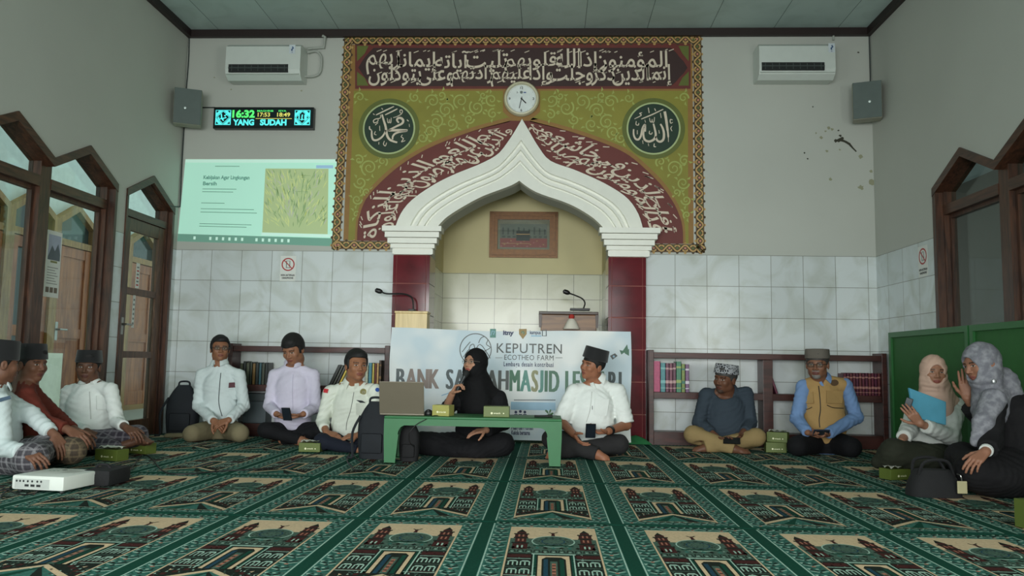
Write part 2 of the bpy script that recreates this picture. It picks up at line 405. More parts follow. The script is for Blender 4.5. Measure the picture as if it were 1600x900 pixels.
# front wall behind the viewer: piers and a lintel around wide open doors
wf = MB()
for a, b, z0, z1 in ((XL, -2.9, 0, ZC), (1.7, XR, 0, ZC), (-2.9, 1.7, 2.9, ZC)): wf.box((a, YF-0.15, z0), (b, YF, z1))
struct(wf.build('wall_front', M_wall))

def inset(poly, d):
    c = Vector((sum(p[0] for p in poly)/len(poly), sum(p[1] for p in poly)/len(poly))); out = []; n = len(poly)
    for i in range(n):
        p0, p1, p2 = Vector(poly[i-1]), Vector(poly[i]), Vector(poly[(i+1) % n])
        a = (p1-p0).normalized(); b = (p2-p1).normalized(); na = Vector((-a.y, a.x)); nb_ = Vector((-b.y, b.x))
        bis = (na+nb_).normalized(); out.append(tuple(p1+bis*(d/max(bis.dot(na), 0.3))))
    return out
def top_trim(o, fr, parent, wd=0.062):
    i_ = inset(o, wd); mb = MB()
    a = [o[2], o[3], o[4]]; b = [(o[2][0], o[2][1]-wd*1.1), i_[3], (o[4][0], o[4][1]-wd*1.1)]
    vs = [fr(p[0], p[1], w_) for w_ in (0.015, -0.06) for p in a+b]; n = 3; fs = []
    for i in range(n-1): fs += [(i, i+1, n+i+1, n+i), (2*n+i, 3*n+i, 3*n+i+1, 2*n+i+1), (i, 2*n+i, 2*n+i+1, i+1), (n+i, n+i+1, 3*n+i+1, 3*n+i)]
    fs += [(0, n, 3*n, 2*n), (n-1, 3*n-1, 4*n-1, 2*n-1)]
    mb.add(vs, fs); mb.build('pointed_trim', M_brown_wood_y, parent)
def liner(y0, y1, sill, fr, parent):
    mb = MB(); mb.prism([(y0, sill), (y1, sill), (y1, 2.2), (y0, 2.2)], fr, -0.149, 0.012); mb.build('jamb_liner', M_brown_wood, parent)
def bay_window(name, fr, b, tr=2.02):
    o = bay(*b); i1 = inset(o, 0.062)
    f = MB(); f.frame(o, i1, fr, -0.15, -0.05)
    y0, y1 = i1[0][0], i1[1][0]
    w_ = struct(f.build(name, M_brown_wood)); top_trim(o, fr, w_)
    t = MB(); t.prism([(y0, tr-0.04), (y1, tr-0.04), (y1, tr+0.04), (y0, tr+0.04)], fr, -0.14, -0.045); t.build('transom', M_brown_wood_y, w_)
    inner = MB(); lo = [(y0, i1[0][1]), (y1, i1[1][1]), (y1, tr-0.04), (y0, tr-0.04)]; inner.frame(lo, inset(lo, 0.03), fr, -0.13, -0.09)
    inner.build('sash_frame', M_brown_wood, w_)
    up_ = [(y0, tr+0.04), (y1, tr+0.04), i1[2], i1[3], i1[4]]
    for nm, pl in (('upper_pane', up_), ('pane', lo)):
        g = MB(); g.prism(pl, fr, -0.118, -0.112); g.build(nm, M_glass, w_)
    return w_
k = 1
for b in LB:
    w_ = bay_window('window_%d' % k, lw, b); k += 1
    if b is LB[0]: liner(b[1]-0.035, b[1]-0.001, b[2], lw, w_)
for b in RB:
    w_ = bay_window('window_%d' % k, rw, b); k += 1
    if b is RB[0]: liner(b[1]-0.05, b[1]-0.001, b[2], rw, w_)
# the left door: frame with a pointed fanlight, and a glazed leaf
o = bay(*LDOOR); i1 = inset(o, 0.075); i1[0] = (i1[0][0], 0.0); i1[1] = (i1[1][0], 0.0)
f = MB(); f.frame(o, i1, lw, -0.15, -0.03); door = struct(f.build('door_1', M_brown_wood)); top_trim(o, lw, door); liner(LDOOR[0]+0.001, LDOOR[0]+0.03, 0.0, lw, door); liner(LDOOR[1]-0.04, LDOOR[1]-0.001, 0.0, lw, door)
y0, y1 = i1[0][0], i1[1][0]
t = MB(); t.prism([(y0, 1.985), (y1, 1.985), (y1, 2.05), (y0, 2.05)], lw, -0.13, -0.025); t.build('transom', M_brown_wood_y, door)
g = MB(); g.prism([(y0, 2.05), (y1, 2.05), i1[2], i1[3], i1[4]], lw, -0.112, -0.106); g.build('fanlight_pane', M_glass, door)
leaf = MB(); st = 0.105
lo, hi = (y0+0.005, 0.012), (y1-0.005, 1.98)
rails = [(0.012, 0.16), (0.725, 0.785), (1.295, 1.355), (1.87, 1.98)]
for ya, yb in ((lo[0], lo[0]+st), (hi[0]-st, hi[0])): leaf.prism([(ya, lo[1]), (yb, lo[1]), (yb, hi[1]), (ya, hi[1])], lw, -0.085, -0.04)
for za, zb_ in rails: leaf.prism([(lo[0]+st, za), (hi[0]-st, za), (hi[0]-st, zb_), (lo[0]+st, zb_)], lw, -0.083, -0.042)
lf = leaf.build('door_leaf', wood('door_leaf_wood', (66, 44, 30), (104, 72, 50), 0.4, 'Z'), door)
for (a, za), (b_, zb_) in zip(rails, rails[1:]):
    g = MB(); g.prism([(lo[0]+st, za), (hi[0]-st, za), (hi[0]-st, b_), (lo[0]+st, b_)], lw, -0.066, -0.06); g.build('door_pane', M_glass, lf)
h_ = MB(); h_.tube([lw(lo[0]+0.05, 1.02, -0.04), lw(lo[0]+0.05, 1.02, 0.0), lw(lo[0]+0.15, 1.02, 0.0)], 0.009); h_.box((XL-0.04, lo[0]+0.03, 0.93), (XL-0.034, lo[0]+0.07, 1.08))
h_.build('door_handle', mat('brushed_steel', (150, 150, 145), 0.35, 0.9), lf, smooth=True)

# ------------------------------------------------------------------ outside the side windows
M_out_wall = mat('veranda_wall', (206, 212, 208), 0.8); M_ochre = wood('ochre_wood', (122, 88, 44), (158, 120, 66), 0.5, 'Z')
M_orange = wood('orange_door_wood', (124, 66, 36), (164, 98, 56), 0.5, 'Z', 4); M_dkglass = mat('dark_window_glass', (40, 58, 58), 0.1, var=0.1)
XE = -6.0
def ew(u, v, w): return Vector((XE+w, u, v))
ob = MB(); ob.box((XE-2.0, 1.0, -0.12), (XL-0.165, 14.0, -0.01)); struct(ob.build('floor_veranda', mat('veranda_floor', (150, 148, 138), 0.6)))
ob = MB(); ob.box((XE-0.2, 2.0, -0.01), (XE, 13.5, 4.3)); struct(ob.build('wall_veranda', M_out_wall))
bays_e = [(6.65+0.83*i, 6.65+0.83*(i+1)) for i in range(6)]
for i, (a, b) in enumerate(bays_e):
    o_ = [(a, -0.01), (b, -0.01), (b, 2.38), ((a+b)/2, 2.62), (a, 2.38)]; i_ = inset(o_, 0.07)
    f = MB(); f.frame(o_, i_, ew, 0.002, 0.10); f.prism([(a+0.07, 2.08), (b-0.07, 2.08), (b-0.07, 2.16), (a+0.07, 2.16)], ew, 0.002, 0.08)
    w_ = struct(f.build('window_%d' % (k+i), M_ochre))
    g = MB(); g.prism(inset(o_, 0.066), ew, 0.002, 0.02); g.build('pane', M_dkglass, w_)
    if i in (2, 3, 5, 1):
        p = MB(); ya, yb = a+0.075, b-0.075
        for q0, q1 in ((ya, ya+0.11), (yb-0.11, yb)): p.prism([(q0, 0), (q1, 0), (q1, 2.07), (q0, 2.07)], ew, 0.022, 0.07)
        for z0, z1 in ((0, 0.25), (0.95, 1.07), (1.95, 2.07)): p.prism([(ya+0.11, z0), (yb-0.11, z0), (yb-0.11, z1), (ya+0.11, z1)], ew, 0.022, 0.065)
        if i in (3, 5): p.prism([(ya+0.11, 0.25), (yb-0.11, 0.25), (yb-0.11, 1.95), (ya+0.11, 1.95)], ew, 0.03, 0.05)
        p.build('door_leaf', M_orange, w_)
        if i == 3:
            hb = MB(); hb.tube([ew(ya+0.06, 1.05, 0.07), ew(ya+0.06, 1.05, 0.12), ew(ya+0.2, 1.05, 0.12)], 0.012); hb.prism([(ya+0.035, 0.92), (ya+0.085, 0.92), (ya+0.085, 1.14), (ya+0.035, 1.14)], ew, 0.07, 0.078)
            hb.build('door_handle', MATS['brushed_steel'], w_)
# right side porch: dim wall, with a roof added to keep the daylight off it
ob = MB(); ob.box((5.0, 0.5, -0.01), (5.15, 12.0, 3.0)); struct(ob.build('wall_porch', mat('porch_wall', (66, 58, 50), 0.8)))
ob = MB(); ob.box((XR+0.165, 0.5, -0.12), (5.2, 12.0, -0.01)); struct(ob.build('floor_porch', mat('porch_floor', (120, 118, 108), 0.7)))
ob = MB(); ob.box((XR+0.6, 0.5, 3.05), (5.6, 12.0, 3.15)); struct(ob.build('ceiling_porch_added', mat('porch_roof_added', (140, 146, 144), 0.8)))

# ------------------------------------------------------------------ prayer carpet: a mosque in every mat, woven in rows
CGX, CGD = -0.2653, 0.5874; ROWS = [2.46, 3.7155, 4.976, 6.222, 7.47]
C_grn = mat('carpet_dark_green', (18, 68, 54), 0.95, var=0.15, vscale=120, spec=0.1)
C_teal = mat('carpet_teal', (58, 108, 97), 0.95, var=0.28, vscale=95, spec=0.1)
C_lt = mat('carpet_pale_teal', (164, 194, 178), 0.95, var=0.22, vscale=120, spec=0.1)
C_cream = mat('carpet_cream', (208, 184, 150), 0.95, var=0.12, vscale=90, spec=0.1)
C_dark = mat('carpet_black_green', (30, 38, 32), 0.95, var=0.3, vscale=120, spec=0.1)
C_maroon = mat('carpet_maroon', (70, 36, 34), 0.95, var=0.25, vscale=120, spec=0.1)
C_mid = mat('carpet_grey_green', (74, 98, 86), 0.95, var=0.3, vscale=110, spec=0.1)
C_blue = mat('carpet_blue', (34, 68, 84), 0.95, var=0.2, vscale=110, spec=0.1)
C_rose = mat('carpet_rose', (168, 112, 92), 0.95, var=0.2, vscale=110, spec=0.1)
CM = [C_grn, C_teal, C_lt, C_cream, C_dark, C_maroon, C_mid, C_blue, C_rose]
GRN, TEAL, LT, CRM, DRK, MAR, MID, BLU, ROS = range(9)
RL = 1.2535; CT = 0.006
fr_ = random.Random(9)
def one_mat(x0, A):
    W = CGD; f0 = A.fr
    A.fr = lambda u, v, w_, x0=x0: Vector((min(max(x0+u, XL+0.006), XR-0.006), v, w_))
    b0, b1 = 0.026, W-0.026; v0, v1 = 0.03, RL-0.03
    A.rect(b0, v0, b1, v1, TEAL, 1)
    for uu in (b0+0.005, b1-0.005): A.rect(uu-0.0028, v0, uu+0.0028, v1, LT, 2)
    i0, i1 = 0.115, W-0.115; t0, t1 = 0.10, RL-0.10; C = W/2
    # floral border
    def sprig(u, v, d, s):
        k_ = fr_.uniform(0.95, 1.3)
        for sg in (-1, 1):
            A.poly([(u+sg*0.002, v+0.006), (u+sg*0.026*k_, v+0.024), (u+sg*0.029*k_, v+0.033), (u+sg*0.004, v+0.017)], LT, 3)
            A.poly([(u+sg*0.004, v+0.023), (u+sg*0.026*k_, v+0.042), (u+sg*0.02*k_, v+0.052), (u+sg*0.002, v+0.036)], DRK, 3)
            A.poly([(u+sg*0.012, v-0.008), (u+sg*0.034, v+0.002), (u+sg*0.03, v+0.012)], GRN, 3)
            A.poly([(u+sg*0.03, v+0.044), (u+sg*0.036, v+0.064), (u+sg*0.02, v+0.066)], MID if sg > 0 else LT, 3)
            A.poly([(u+sg*0.010, v+0.056), (u+sg*0.024, v+0.060), (u+sg*0.012, v+0.070)], DRK, 4)
        A.disc((u, v+0.004), 0.009, d, 4, 6); A.disc((u, v+0.054), 0.007, LT, 4, 6)
    nv = 14
    for q in range(nv):
        v = v0+0.02+(v1-v0-0.06)*q/(nv-1)
        sprig(0.072, v, ROS if q % 3 == 0 else DRK, 1); sprig(W-0.072, v, ROS if q % 3 == 1 else DRK, 1)
    for q in range(6):
        u = i0+0.02+(i1-i0-0.04)*q/5
        sprig(u, v0+0.012, DRK, 1); sprig(u, t1+0.014, ROS if q % 2 else DRK, 1)
    for a in (i0-0.002, i1+0.002): A.rect(a-0.0035, t0, a+0.0035, t1, CRM, 4)
    A.rect(i0, t0-0.003, i1, t0+0.004, CRM, 4); A.rect(i0, t1-0.004, i1, t1+0.003, LT, 4)
    H = t1-t0; Sx = (i1-i0)/2
    def P(s, t): return (C+s*Sx, t0+t*H)
    def R(s0, ta, s1, tb_, mi, l): A.poly([P(s0, ta), P(s1, ta), P(s1, tb_), P(s0, tb_)], mi, l)
    R(-1, 0, 1, 0.78, DRK, 2); R(-1, 0.78, 1, 1, CRM, 2); R(-1, 0.655, 1, 0.78, MID, 3)
    # chevron path at the near end
    A.poly([P(-1, 0), P(1, 0), P(0, 0.17)], TEAL, 3)
    A.poly([P(-1, 0.01), P(-1, 0.045), P(0, 0.195), P(0, 0.165)], CRM, 4); A.poly([P(1, 0.01), P(1, 0.045), P(0, 0.195), P(0, 0.165)], CRM, 4)
    A.poly([P(-0.62, 0), P(-0.3, 0), P(0, 0.14), P(0, 0.16)], GRN, 5); A.poly([P(0.3, 0), P(0.62, 0), P(0, 0.16), P(0, 0.14)], DRK, 5)
    for sg in (-1, 1):
        for q in range(5):
            s0 = sg*(0.3+0.15*q); tt = 0.17-0.028*q
            A.poly([P(s0, tt+0.03), P(s0+sg*0.09, tt+0.025), P(s0+sg*0.1, tt+0.05), P(s0+sg*0.01, tt+0.055)], MAR, 4)
            A.poly([P(s0+sg*0.02, tt+0.06), P(s0+sg*0.07, tt+0.058), P(s0+sg*0.05, tt+0.075)], LT, 5)
            A.poly([P(s0, tt+0.088), P(s0+sg*0.06, tt+0.08), P(s0+sg*0.08, tt+0.1)], CRM if q % 2 else MID, 5)
    R(-0.98, 0.225, 0.98, 0.232, LT, 5)
    for q in range(230):
        s_, t_ = fr_.uniform(-0.98, 0.96), fr_.uniform(0.02, 0.68); d_ = fr_.uniform(0.012, 0.05); R(s_, t_, min(s_+d_, 0.99), t_+fr_.uniform(0.004, 0.012), fr_.choice([MID, DRK, LT, MAR, MID, TEAL]), 4)
    # the great doorway
    R(-0.42, 0.2, 0.42, 0.53, GRN, 4); R(-0.36, 0.2, 0.36, 0.515, DRK, 5)
    A.poly([P(-0.33, 0.2), P(-0.25, 0.2), P(-0.25, 0.45), P(-0.16, 0.48), P(0.16, 0.48), P(0.25, 0.45), P(0.25, 0.2), P(0.33, 0.2), P(0.33, 0.5), P(-0.33, 0.5)], CRM, 6)
    R(-0.21, 0.2, -0.12, 0.45, BLU, 6); R(0.12, 0.2, 0.21, 0.45, GRN, 6); R(-0.075, 0.2, 0.075, 0.42, MID, 6); R(-0.04, 0.22, 0.04, 0.39, ROS, 7)
    for q in range(4): R(-0.035, 0.235+q*0.04, 0.035, 0.247+q*0.04, DRK, 8)
    R(-0.47, 0.52, 0.47, 0.533, LT, 5); R(-0.44, 0.2, -0.41, 0.53, LT, 6) ; R(0.41, 0.2, 0.44, 0.53, LT, 6)
    # arched windows either side, two storeys
    for sg in (-1, 1):
        for c0 in (0.59, 0.84):
            for tb0 in (0.25, 0.36):
                c = sg*c0
                R(c-0.105, tb0, c-0.075, tb0+0.05, LT, 5); R(c-0.015, tb0, c+0.015, tb0+0.045, LT, 5); R(c+0.075, tb0, c+0.105, tb0+0.05, LT, 5)
                A.poly([P(c-0.105, tb0+0.05), P(c+0.105, tb0+0.05), P(c+0.06, tb0+0.066), P(c-0.06, tb0+0.066)], LT, 5)
        R(sg*0.48, 0.333, sg*0.98, 0.34, MID, 5); R(sg*0.48, 0.45, sg*0.98, 0.456, LT, 5); R(sg*0.48, 0.47, sg*0.98, 0.515, MAR, 4); R(sg*0.48, 0.235, sg*0.98, 0.242, MAR, 5)
    # cornice of little arches
    R(-0.98, 0.535, 0.98, 0.655, MID, 3)
    for q in range(11):
        s0 = -0.9+0.18*q
        A.stroke([P(s0-0.07, 0.55), P(s0-0.05, 0.585), P(s0, 0.598), P(s0+0.05, 0.585), P(s0+0.07, 0.55)], 0.0045, DRK, 4)
        A.disc(P(s0, 0.56), 0.006, LT, 4, 6); A.poly([P(s0-0.06, 0.62), P(s0, 0.645), P(s0+0.06, 0.62), P(s0, 0.607)], TEAL if q % 2 else DRK, 4)
    # dome
    A.add([A.fr(*P(0.5*math.cos(a), 0.735+0.098*math.sin(a)), A.h(4)) for a in [2*math.pi*k/36 for k in range(36)]], [tuple(range(36))], LT)
    A.add([A.fr(*P(0.47*math.cos(a), 0.735+0.09*math.sin(a)), A.h(5)) for a in [2*math.pi*k/36 for k in range(36)]], [tuple(range(36))], MID)
    for rr in (0.38, 0.26): A.stroke([P(rr*math.cos(a), 0.735+rr*0.19*math.sin(a)) for a in [2*math.pi*k/24 for k in range(24)]], 0.006, MID if rr > 0.3 else BLU, 6, True)
    for q in range(12):
        a = 2*math.pi*q/12; A.disc(P(0.32*math.cos(a), 0.735+0.062*math.sin(a)), 0.006, DRK, 6, 6)
    R(-0.45, 0.65, 0.45, 0.668, GRN, 6)
    A.poly([P(-0.05, 0.83), P(0.05, 0.83), P(0.03, 0.87), P(-0.03, 0.87)], MAR, 5); A.disc(P(0, 0.875), 0.009, MAR, 6, 8)
    A.stroke([P(-0.1, 0.9), P(-0.04, 0.885), P(0.05, 0.89), P(0.11, 0.905)], 0.008, DRK, 6)
    for q in range(46):
        a = fr_.uniform(0, 6.28); e = fr_.uniform(0.05, 0.95)**0.5; A.poly([P(0.44*e*math.cos(a)-0.02, 0.735+0.082*e*math.sin(a)), P(0.44*e*math.cos(a)+0.03, 0.735+0.082*e*math.sin(a)+0.003), P(0.44*e*math.cos(a), 0.735+0.082*e*math.sin(a)+0.008)], fr_.choice([DRK, MID, GRN, DRK]), 6)
    # minarets
    for sg in (-1, 1):
        c = sg*0.75
        for (w2, ta, tb_, mi) in ((0.17, 0.6, 0.69, MAR), (0.2, 0.69, 0.71, DRK), (0.13, 0.71, 0.78, MAR), (0.17, 0.78, 0.8, DRK), (0.15, 0.8, 0.85, MAR), (0.18, 0.85, 0.87, DRK), (0.11, 0.87, 0.9, MAR)): R(c-w2, ta, c+w2, tb_, mi, 4)
        A.poly([P(c-0.1, 0.9), P(c+0.1, 0.9), P(c, 0.95)], DRK, 4)
        for ta in (0.62, 0.73, 0.81):
            for q in (-0.07, 0.03): R(c+q, ta, c+q+0.04, ta+0.04, LT if ta < 0.7 else ROS, 5)
    A.fr = f0
ca = Art(lambda u, v, w_: Vector((u, v, w_)), base=CT, step=0.0002)
x0c = max(CGX-6*CGD, XL+0.004); x1c = XR-0.004
ca.box((x0c, 0.004, 0.0005), (x1c, RL-0.004, CT), GRN)
for c in range(-6, 6): one_mat(CGX+c*CGD, ca)
row0 = ca.build('prayer_carpet', CM)
CL = ['green mosque-patterned carpet row nearest the viewer, cut by the bottom of the picture', 'green mosque-patterned carpet row just in front of the low green table',
      'green mosque-patterned carpet row under the table legs and the white projector', 'green mosque-patterned carpet row beneath the seated people, nearest the shelves']
for i in range(4):
    o = row0 if i == 0 else row0.copy()
    if i: COL.objects.link(o)
    o.location = (0, ROWS[i], 0); tag(o, CL[i], 'carpet', 'rows of prayer carpet')
# ------------------------------------------------------------------ the painted wall around the prayer niche
P_mar = mat('paint_maroon', (104, 44, 38), 0.6, var=0.05); P_dmar = mat('paint_dark_maroon', (54, 32, 30), 0.6, var=0.05)
P_ochre = mat('paint_ochre', (146, 108, 54), 0.6, var=0.06); P_olive = mat('paint_olive_gold', (138, 132, 50), 0.6, var=0.08, vscale=5)
P_scroll = mat('paint_pale_green', (160, 168, 88), 0.6, var=0.1); P_cream = mat('paint_cream_lettering', (214, 200, 180), 0.6, var=0.05)
P_green = mat('paint_bottle_green', (24, 50, 34), 0.6, var=0.08); P_ring = mat('paint_ring_green', (176, 190, 136), 0.6)
P_moss = mat('paint_moss', (96, 104, 44), 0.6); P_gold = mat('paint_border_gold', (186, 150, 92), 0.6, var=0.1)
P_bdark = mat('paint_border_dark', (70, 54, 34), 0.6); P_bgreen = mat('paint_border_green', (86, 110, 56), 0.6); P_pink = mat('paint_border_pink', (196, 130, 110), 0.6)
PX = 0.00621                                             # one photo pixel on this wall, in metres
def bart(base=0.003): return Art(bw, base=base, step=0.0008)
def bpts(L): return [bp(*q) for q in L]
mural = thing('painted_mural', (bp(815, 390)[0], D, bp(815, 390)[1]), 'painted wall panel of green scrolls and cream Arabic lettering around the arch', 'mural')
# outline of the mural (pixels): slightly narrower at the top
TLm, TRm, BRm, BLm = bp(541, 57), bp(1092, 57), bp(1100, 395), bp(528, 390)
x0, x1, zt, zb = bp(535, 57)[0], bp(1096, 57)[0], TLm[1], (BRm[1]+BLm[1])/2
BWd = 0.088
capL, capR = bp(610, 380)[0], bp(1015, 380)[0]
def band_pt(side, s, t):
    o, b = (out_l, band_l) if side == 'L' else (out_r, band_r)
    f = s*(len(o)-1); i = min(int(f), len(o)-2); f -= i
    a = o[i].lerp(o[i+1], f); c = b[i].lerp(b[i+1], f); q = a.lerp(c, t); return (q.x, q.y)
band_l = curve(BAND_L, NA); band_r = curve(BAND_R, NA)
# field
fa = bart(0.0025)
arch_edge = [(p.x, p.y) for p in out_l] + [(p.x, p.y) for p in out_r[1:]]
fa.poly([(x0+BWd, zb+BWd), (arch_edge[0][0], zb+BWd)] + arch_edge + [(arch_edge[-1][0], zb+BWd), (x1-BWd, zb+BWd), (x1-BWd, zt-BWd), (x0+BWd, zt-BWd)], 0, 0)
fld_top = bp(815, 142)[1]
gl, gr = x0+BWd+0.05, x1-BWd-0.05
fa.poly([(gl, zb+BWd), (band_l[0].x-0.03, zb+BWd)] + [(p.x-0.02, p.y+0.035) for p in band_l] + [bp(800, 188), bp(786, 175), bp(786, 142), (gl, fld_top)], 1, 1)
fa.poly([(gr, fld_top), bp(844, 142), bp(844, 175), bp(828, 188)] + [(p.x+0.02, p.y+0.035) for p in band_r] + [(band_r[-1].x+0.03, zb+BWd), (gr, zb+BWd)], 1, 1)
# scrolls
sa = bart(0.0045); sa = fa
def spiral(cx, cy_, r, turns, dr, a0, w=2.6):
    pts = []; n = int(26*turns)
    for i in range(n+1):
        t = i/n; rr = r*(1-0.86*t); a = a0+dr*t*turns*2*math.pi; pts.append(bp(cx+rr*math.cos(a), cy_+rr*math.sin(a)))
    sa.stroke(pts, [w*PX*(1-0.5*i/n) for i in range(n+1)], 2, 3)
    for i in range(3):
        a = a0+dr*(0.25+0.3*i)*2*math.pi; q = r*(1-0.1*i); ux, uy = cx+q*math.cos(a), cy_+q*math.sin(a)
        sa.poly([bp(ux, uy), bp(ux+5*math.cos(a+0.9), uy+5*math.sin(a+0.9)), bp(ux+8*math.cos(a+0.2), uy+8*math.sin(a+0.2))], 2, 4)
SP = [(676, 158, 11, 1.5, 1, 3), (697, 172, 12, 1.6, -1, 0), (720, 158, 12, 1.5, 1, 2), (745, 168, 12, 1.6, -1, 4), (768, 156, 10, 1.4, 1, 1), (770, 178, 8, 1.3, -1, 5), (682, 190, 12, 1.5, 1, 4),
      (706, 194, 10, 1.4, -1, 2), (733, 186, 8, 1.4, 1, 0), (672, 206, 10, 1.4, -1, 1), (562, 152, 8, 1.3, 1, 3), (648, 152, 8, 1.3, -1, 4), (660, 215, 9, 1.4, 1, 5), (577, 262, 13, 1.7, 1, 2), (563, 285, 10, 1.5, -1, 3),
      (598, 252, 8, 1.4, -1, 1), (558, 312, 8, 1.5, 1, 0), (561, 250, 8, 1.3, 1, 4), (690, 149, 7, 1.2, -1, 2), (755, 149, 6, 1.2, 1, 0), (557, 335, 6, 1.3, -1, 1), (573, 300, 6, 1.2, 1, 2)]
for (cx, cy_, r, t, d, a) in SP:
    spiral(cx, cy_, r, t, d, a); spiral(1630-cx, cy_+1, r, t, -d, math.pi-a)
fa.build('painted_field', [P_ochre, P_olive, P_scroll], mural)
# plaited border
ba = bart(0.004)
def plait(p, q, n):
    p, q = Vector(p), Vector(q); t = (q-p); Ln = t.length; t.normalize(); nn = Vector((-t.y, t.x)); h = BWd/2
    ba.poly([p-nn*h*0.93, q-nn*h*0.93, q+nn*h*0.93, p+nn*h*0.93], 6, 0)
    m = n*8
    for ph in (0, math.pi):
        pts = [p+t*(Ln*i/m)+nn*(h*0.66*math.sin(i/8*math.pi+ph)) for i in range(m+1)]
        ba.stroke(pts, 0.030, 1, 1 if ph else 3); ba.stroke(pts, 0.015, 2, 2 if ph else 4)
    for i in range(n):
        c = p+t*(Ln*(i+0.5)/n); ba.disc(c, 0.011, 3 if i % 2 else 4, 5, 8); 
        for s_ in (-1, 1): ba.disc(c+nn*(h*0.98*s_), 0.014, 1 if i % 2 else 2, 2, 8)
        e = p+t*(Ln*i/n)
        for s_ in (-1, 1): ba.poly([e+nn*(h*0.3*s_)-t*0.014, e+nn*(h*0.3*s_)+t*0.014, e+nn*(h*0.78*s_)], 3 if s_ > 0 else 5, 3)
h2 = BWd/2
plait((x0+h2, zt-h2), (x1-h2, zt-h2), 46); plait((x0+h2-0.03, zb), (x0+h2+0.02, zt), 28); plait((x1-h2, zt), (x1-h2+0.02, zb), 28)
plait((x0, zb+h2), (capL, zb+h2), 7); plait((capR, zb+h2), (x1+0.02, zb+h2), 7)
ba.build('painted_border', [P_gold, P_bdark, P_gold, P_bgreen, P_pink, P_dmar, mat('paint_border_tan', (112, 84, 50), 0.6, var=0.1)], mural)

def compose(words, put, W, seed, tiers=((0.10, 0.50), (0.47, 0.5)), xs=1.0):
    """words in two interlocking tiers, right to left, the way the painter filled the band; put(tri_mesh, x, y, sx, sy)"""
    for t in (0, 1):
        ms = [text_mesh(arabic(w_), 0.012) for w_ in words[t::2]]
        k = W/(sum(m_[2] for m_ in ms)*0.93+0.05); x = W*(1.0 if t == 0 else 0.985)
        b, hh = tiers[t]
        for m_ in ms:
            ys = [q[1] for q in m_[0]]; y0, y1 = min(ys), max(ys); sy = hh/max(y1-y0, 0.8)
            put(m_, x-m_[2]*k, b-min(y0, -0.15)*sy*0.6, k, sy); x -= m_[2]*k*0.93
ia = bart(0.004)
pn = [(555, 68), (1079, 68), (1079, 139), (555, 139)]; ia.poly(bpts(pn), 0, 0)
ia.poly(bpts([(558, 72), (576, 72), (570, 84), (558, 96)]), 3, 1); ia.poly(bpts([(558, 134), (576, 134), (570, 122), (558, 112)]), 3, 1)
ia.poly(bpts([(1076, 72), (1060, 72), (1066, 84), (1076, 96)]), 3, 1); ia.poly(bpts([(1076, 134), (1060, 134), (1066, 122), (1076, 112)]), 3, 1)
plaque = [(584, 75), (1048, 75), (1056, 82), (1062, 90), (1068, 96), (1074, 106), (1068, 115), (1062, 121), (1056, 128), (1048, 135), (584, 135), (576, 128), (570, 121), (566, 115), (560, 106), (566, 96), (570, 90), (577, 82)]
ia.poly(bpts(plaque), 1, 2)
za, zb2 = bp(815, 131)[1], bp(815, 79)[1]; xa, xb = bp(581, 105)[0], bp(1050, 105)[0]
Hh = zb2-za
words = 'إنما المؤمنون الذين إذا ذكر الله وجلت قلوبهم وإذا تليت عليهم آياته زادتهم إيمانا وعلى ربهم يتوكلون'.split()
compose(words, lambda m_, x, y, sx, sy: ia.glyphs((m_[0], m_[1]), lambda u, v: (xa+x+u*sx, za+(y+v*sy)*Hh), 2, 3), xb-xa, 3, tiers=((0.0, 0.66), (0.40, 0.64)))
r_ = random.Random(5)
for i in range(90):                                     # vowel strokes scattered among the words
    u = r_.uniform(xa+0.03, xb-0.03); v = za+Hh*r_.choice([0.03, 0.97, 0.93, 0.5, 0.3]); L_ = r_.uniform(0.02, 0.05)
    ia.stroke([(u, v), (u+L_, v+0.4*L_)], 0.008, 2, 4)
ia.build('inscription_panel', [P_mar, P_dmar, P_cream, P_moss], mural)
# red bands along the arch
for side, ws, seed in (('L', 'والذين هم عن اللغو معرضون والذين هم للزكاة فاعلون', 3), ('R', 'قد أفلح المؤمنون الذين هم في صلاتهم خاشعون', 4)):
    a_ = bart(0.006); N_ = 40
    vs = [a_.fr(*band_pt(side, i/N_, t), a_.h(0)) for i in range(N_+1) for t in (-0.02, 1.0)]
    a_.add(vs, [(2*i, 2*i+2, 2*i+3, 2*i+1) for i in range(N_)], 0)
    if side == 'L': a_.poly([band_pt('L', 0, 1), band_pt('L', 0, 0), (band_pt('L', 0, 0)[0], zb+BWd), (band_pt('L', 0, 1)[0], zb+BWd)], 0, 0)
    else: a_.poly([band_pt('R', 1, 1), band_pt('R', 1, 0), (band_pt('R', 1, 0)[0], zb+BWd), (band_pt('R', 1, 1)[0], zb+BWd)], 0, 0)
    for t in (1.03,):
        a_.stroke([band_pt(side, i/N_, t) for i in range(N_+1)], 0.02, 2, 0)
    s0, s1 = (0.02, 0.93) if side == 'L' else (0.07, 0.98)
    compose(ws.split(), lambda m_, x, y, sx, sy: a_.glyphs((m_[0], m_[1]), lambda u, v: band_pt(side, s0+(s1-s0)*(x+u*sx), 0.14+0.74*(y+v*sy)), 1, 2), 1.0, seed, tiers=((0.0, 0.66), (0.40, 0.64)))
    r_ = random.Random(seed)
    for i in range(46):
        s_, t_ = r_.uniform(s0+0.02, s1-0.02), r_.choice([0.14, 0.2, 0.86, 0.9, 0.5]); a_.stroke([band_pt(side, s_, t_), band_pt(side, min(s_+0.02, 0.99), t_+0.06)], 0.009, 1, 3)
    a_.build('lettered_arch_band', [P_mar, P_cream, P_ochre], mural)
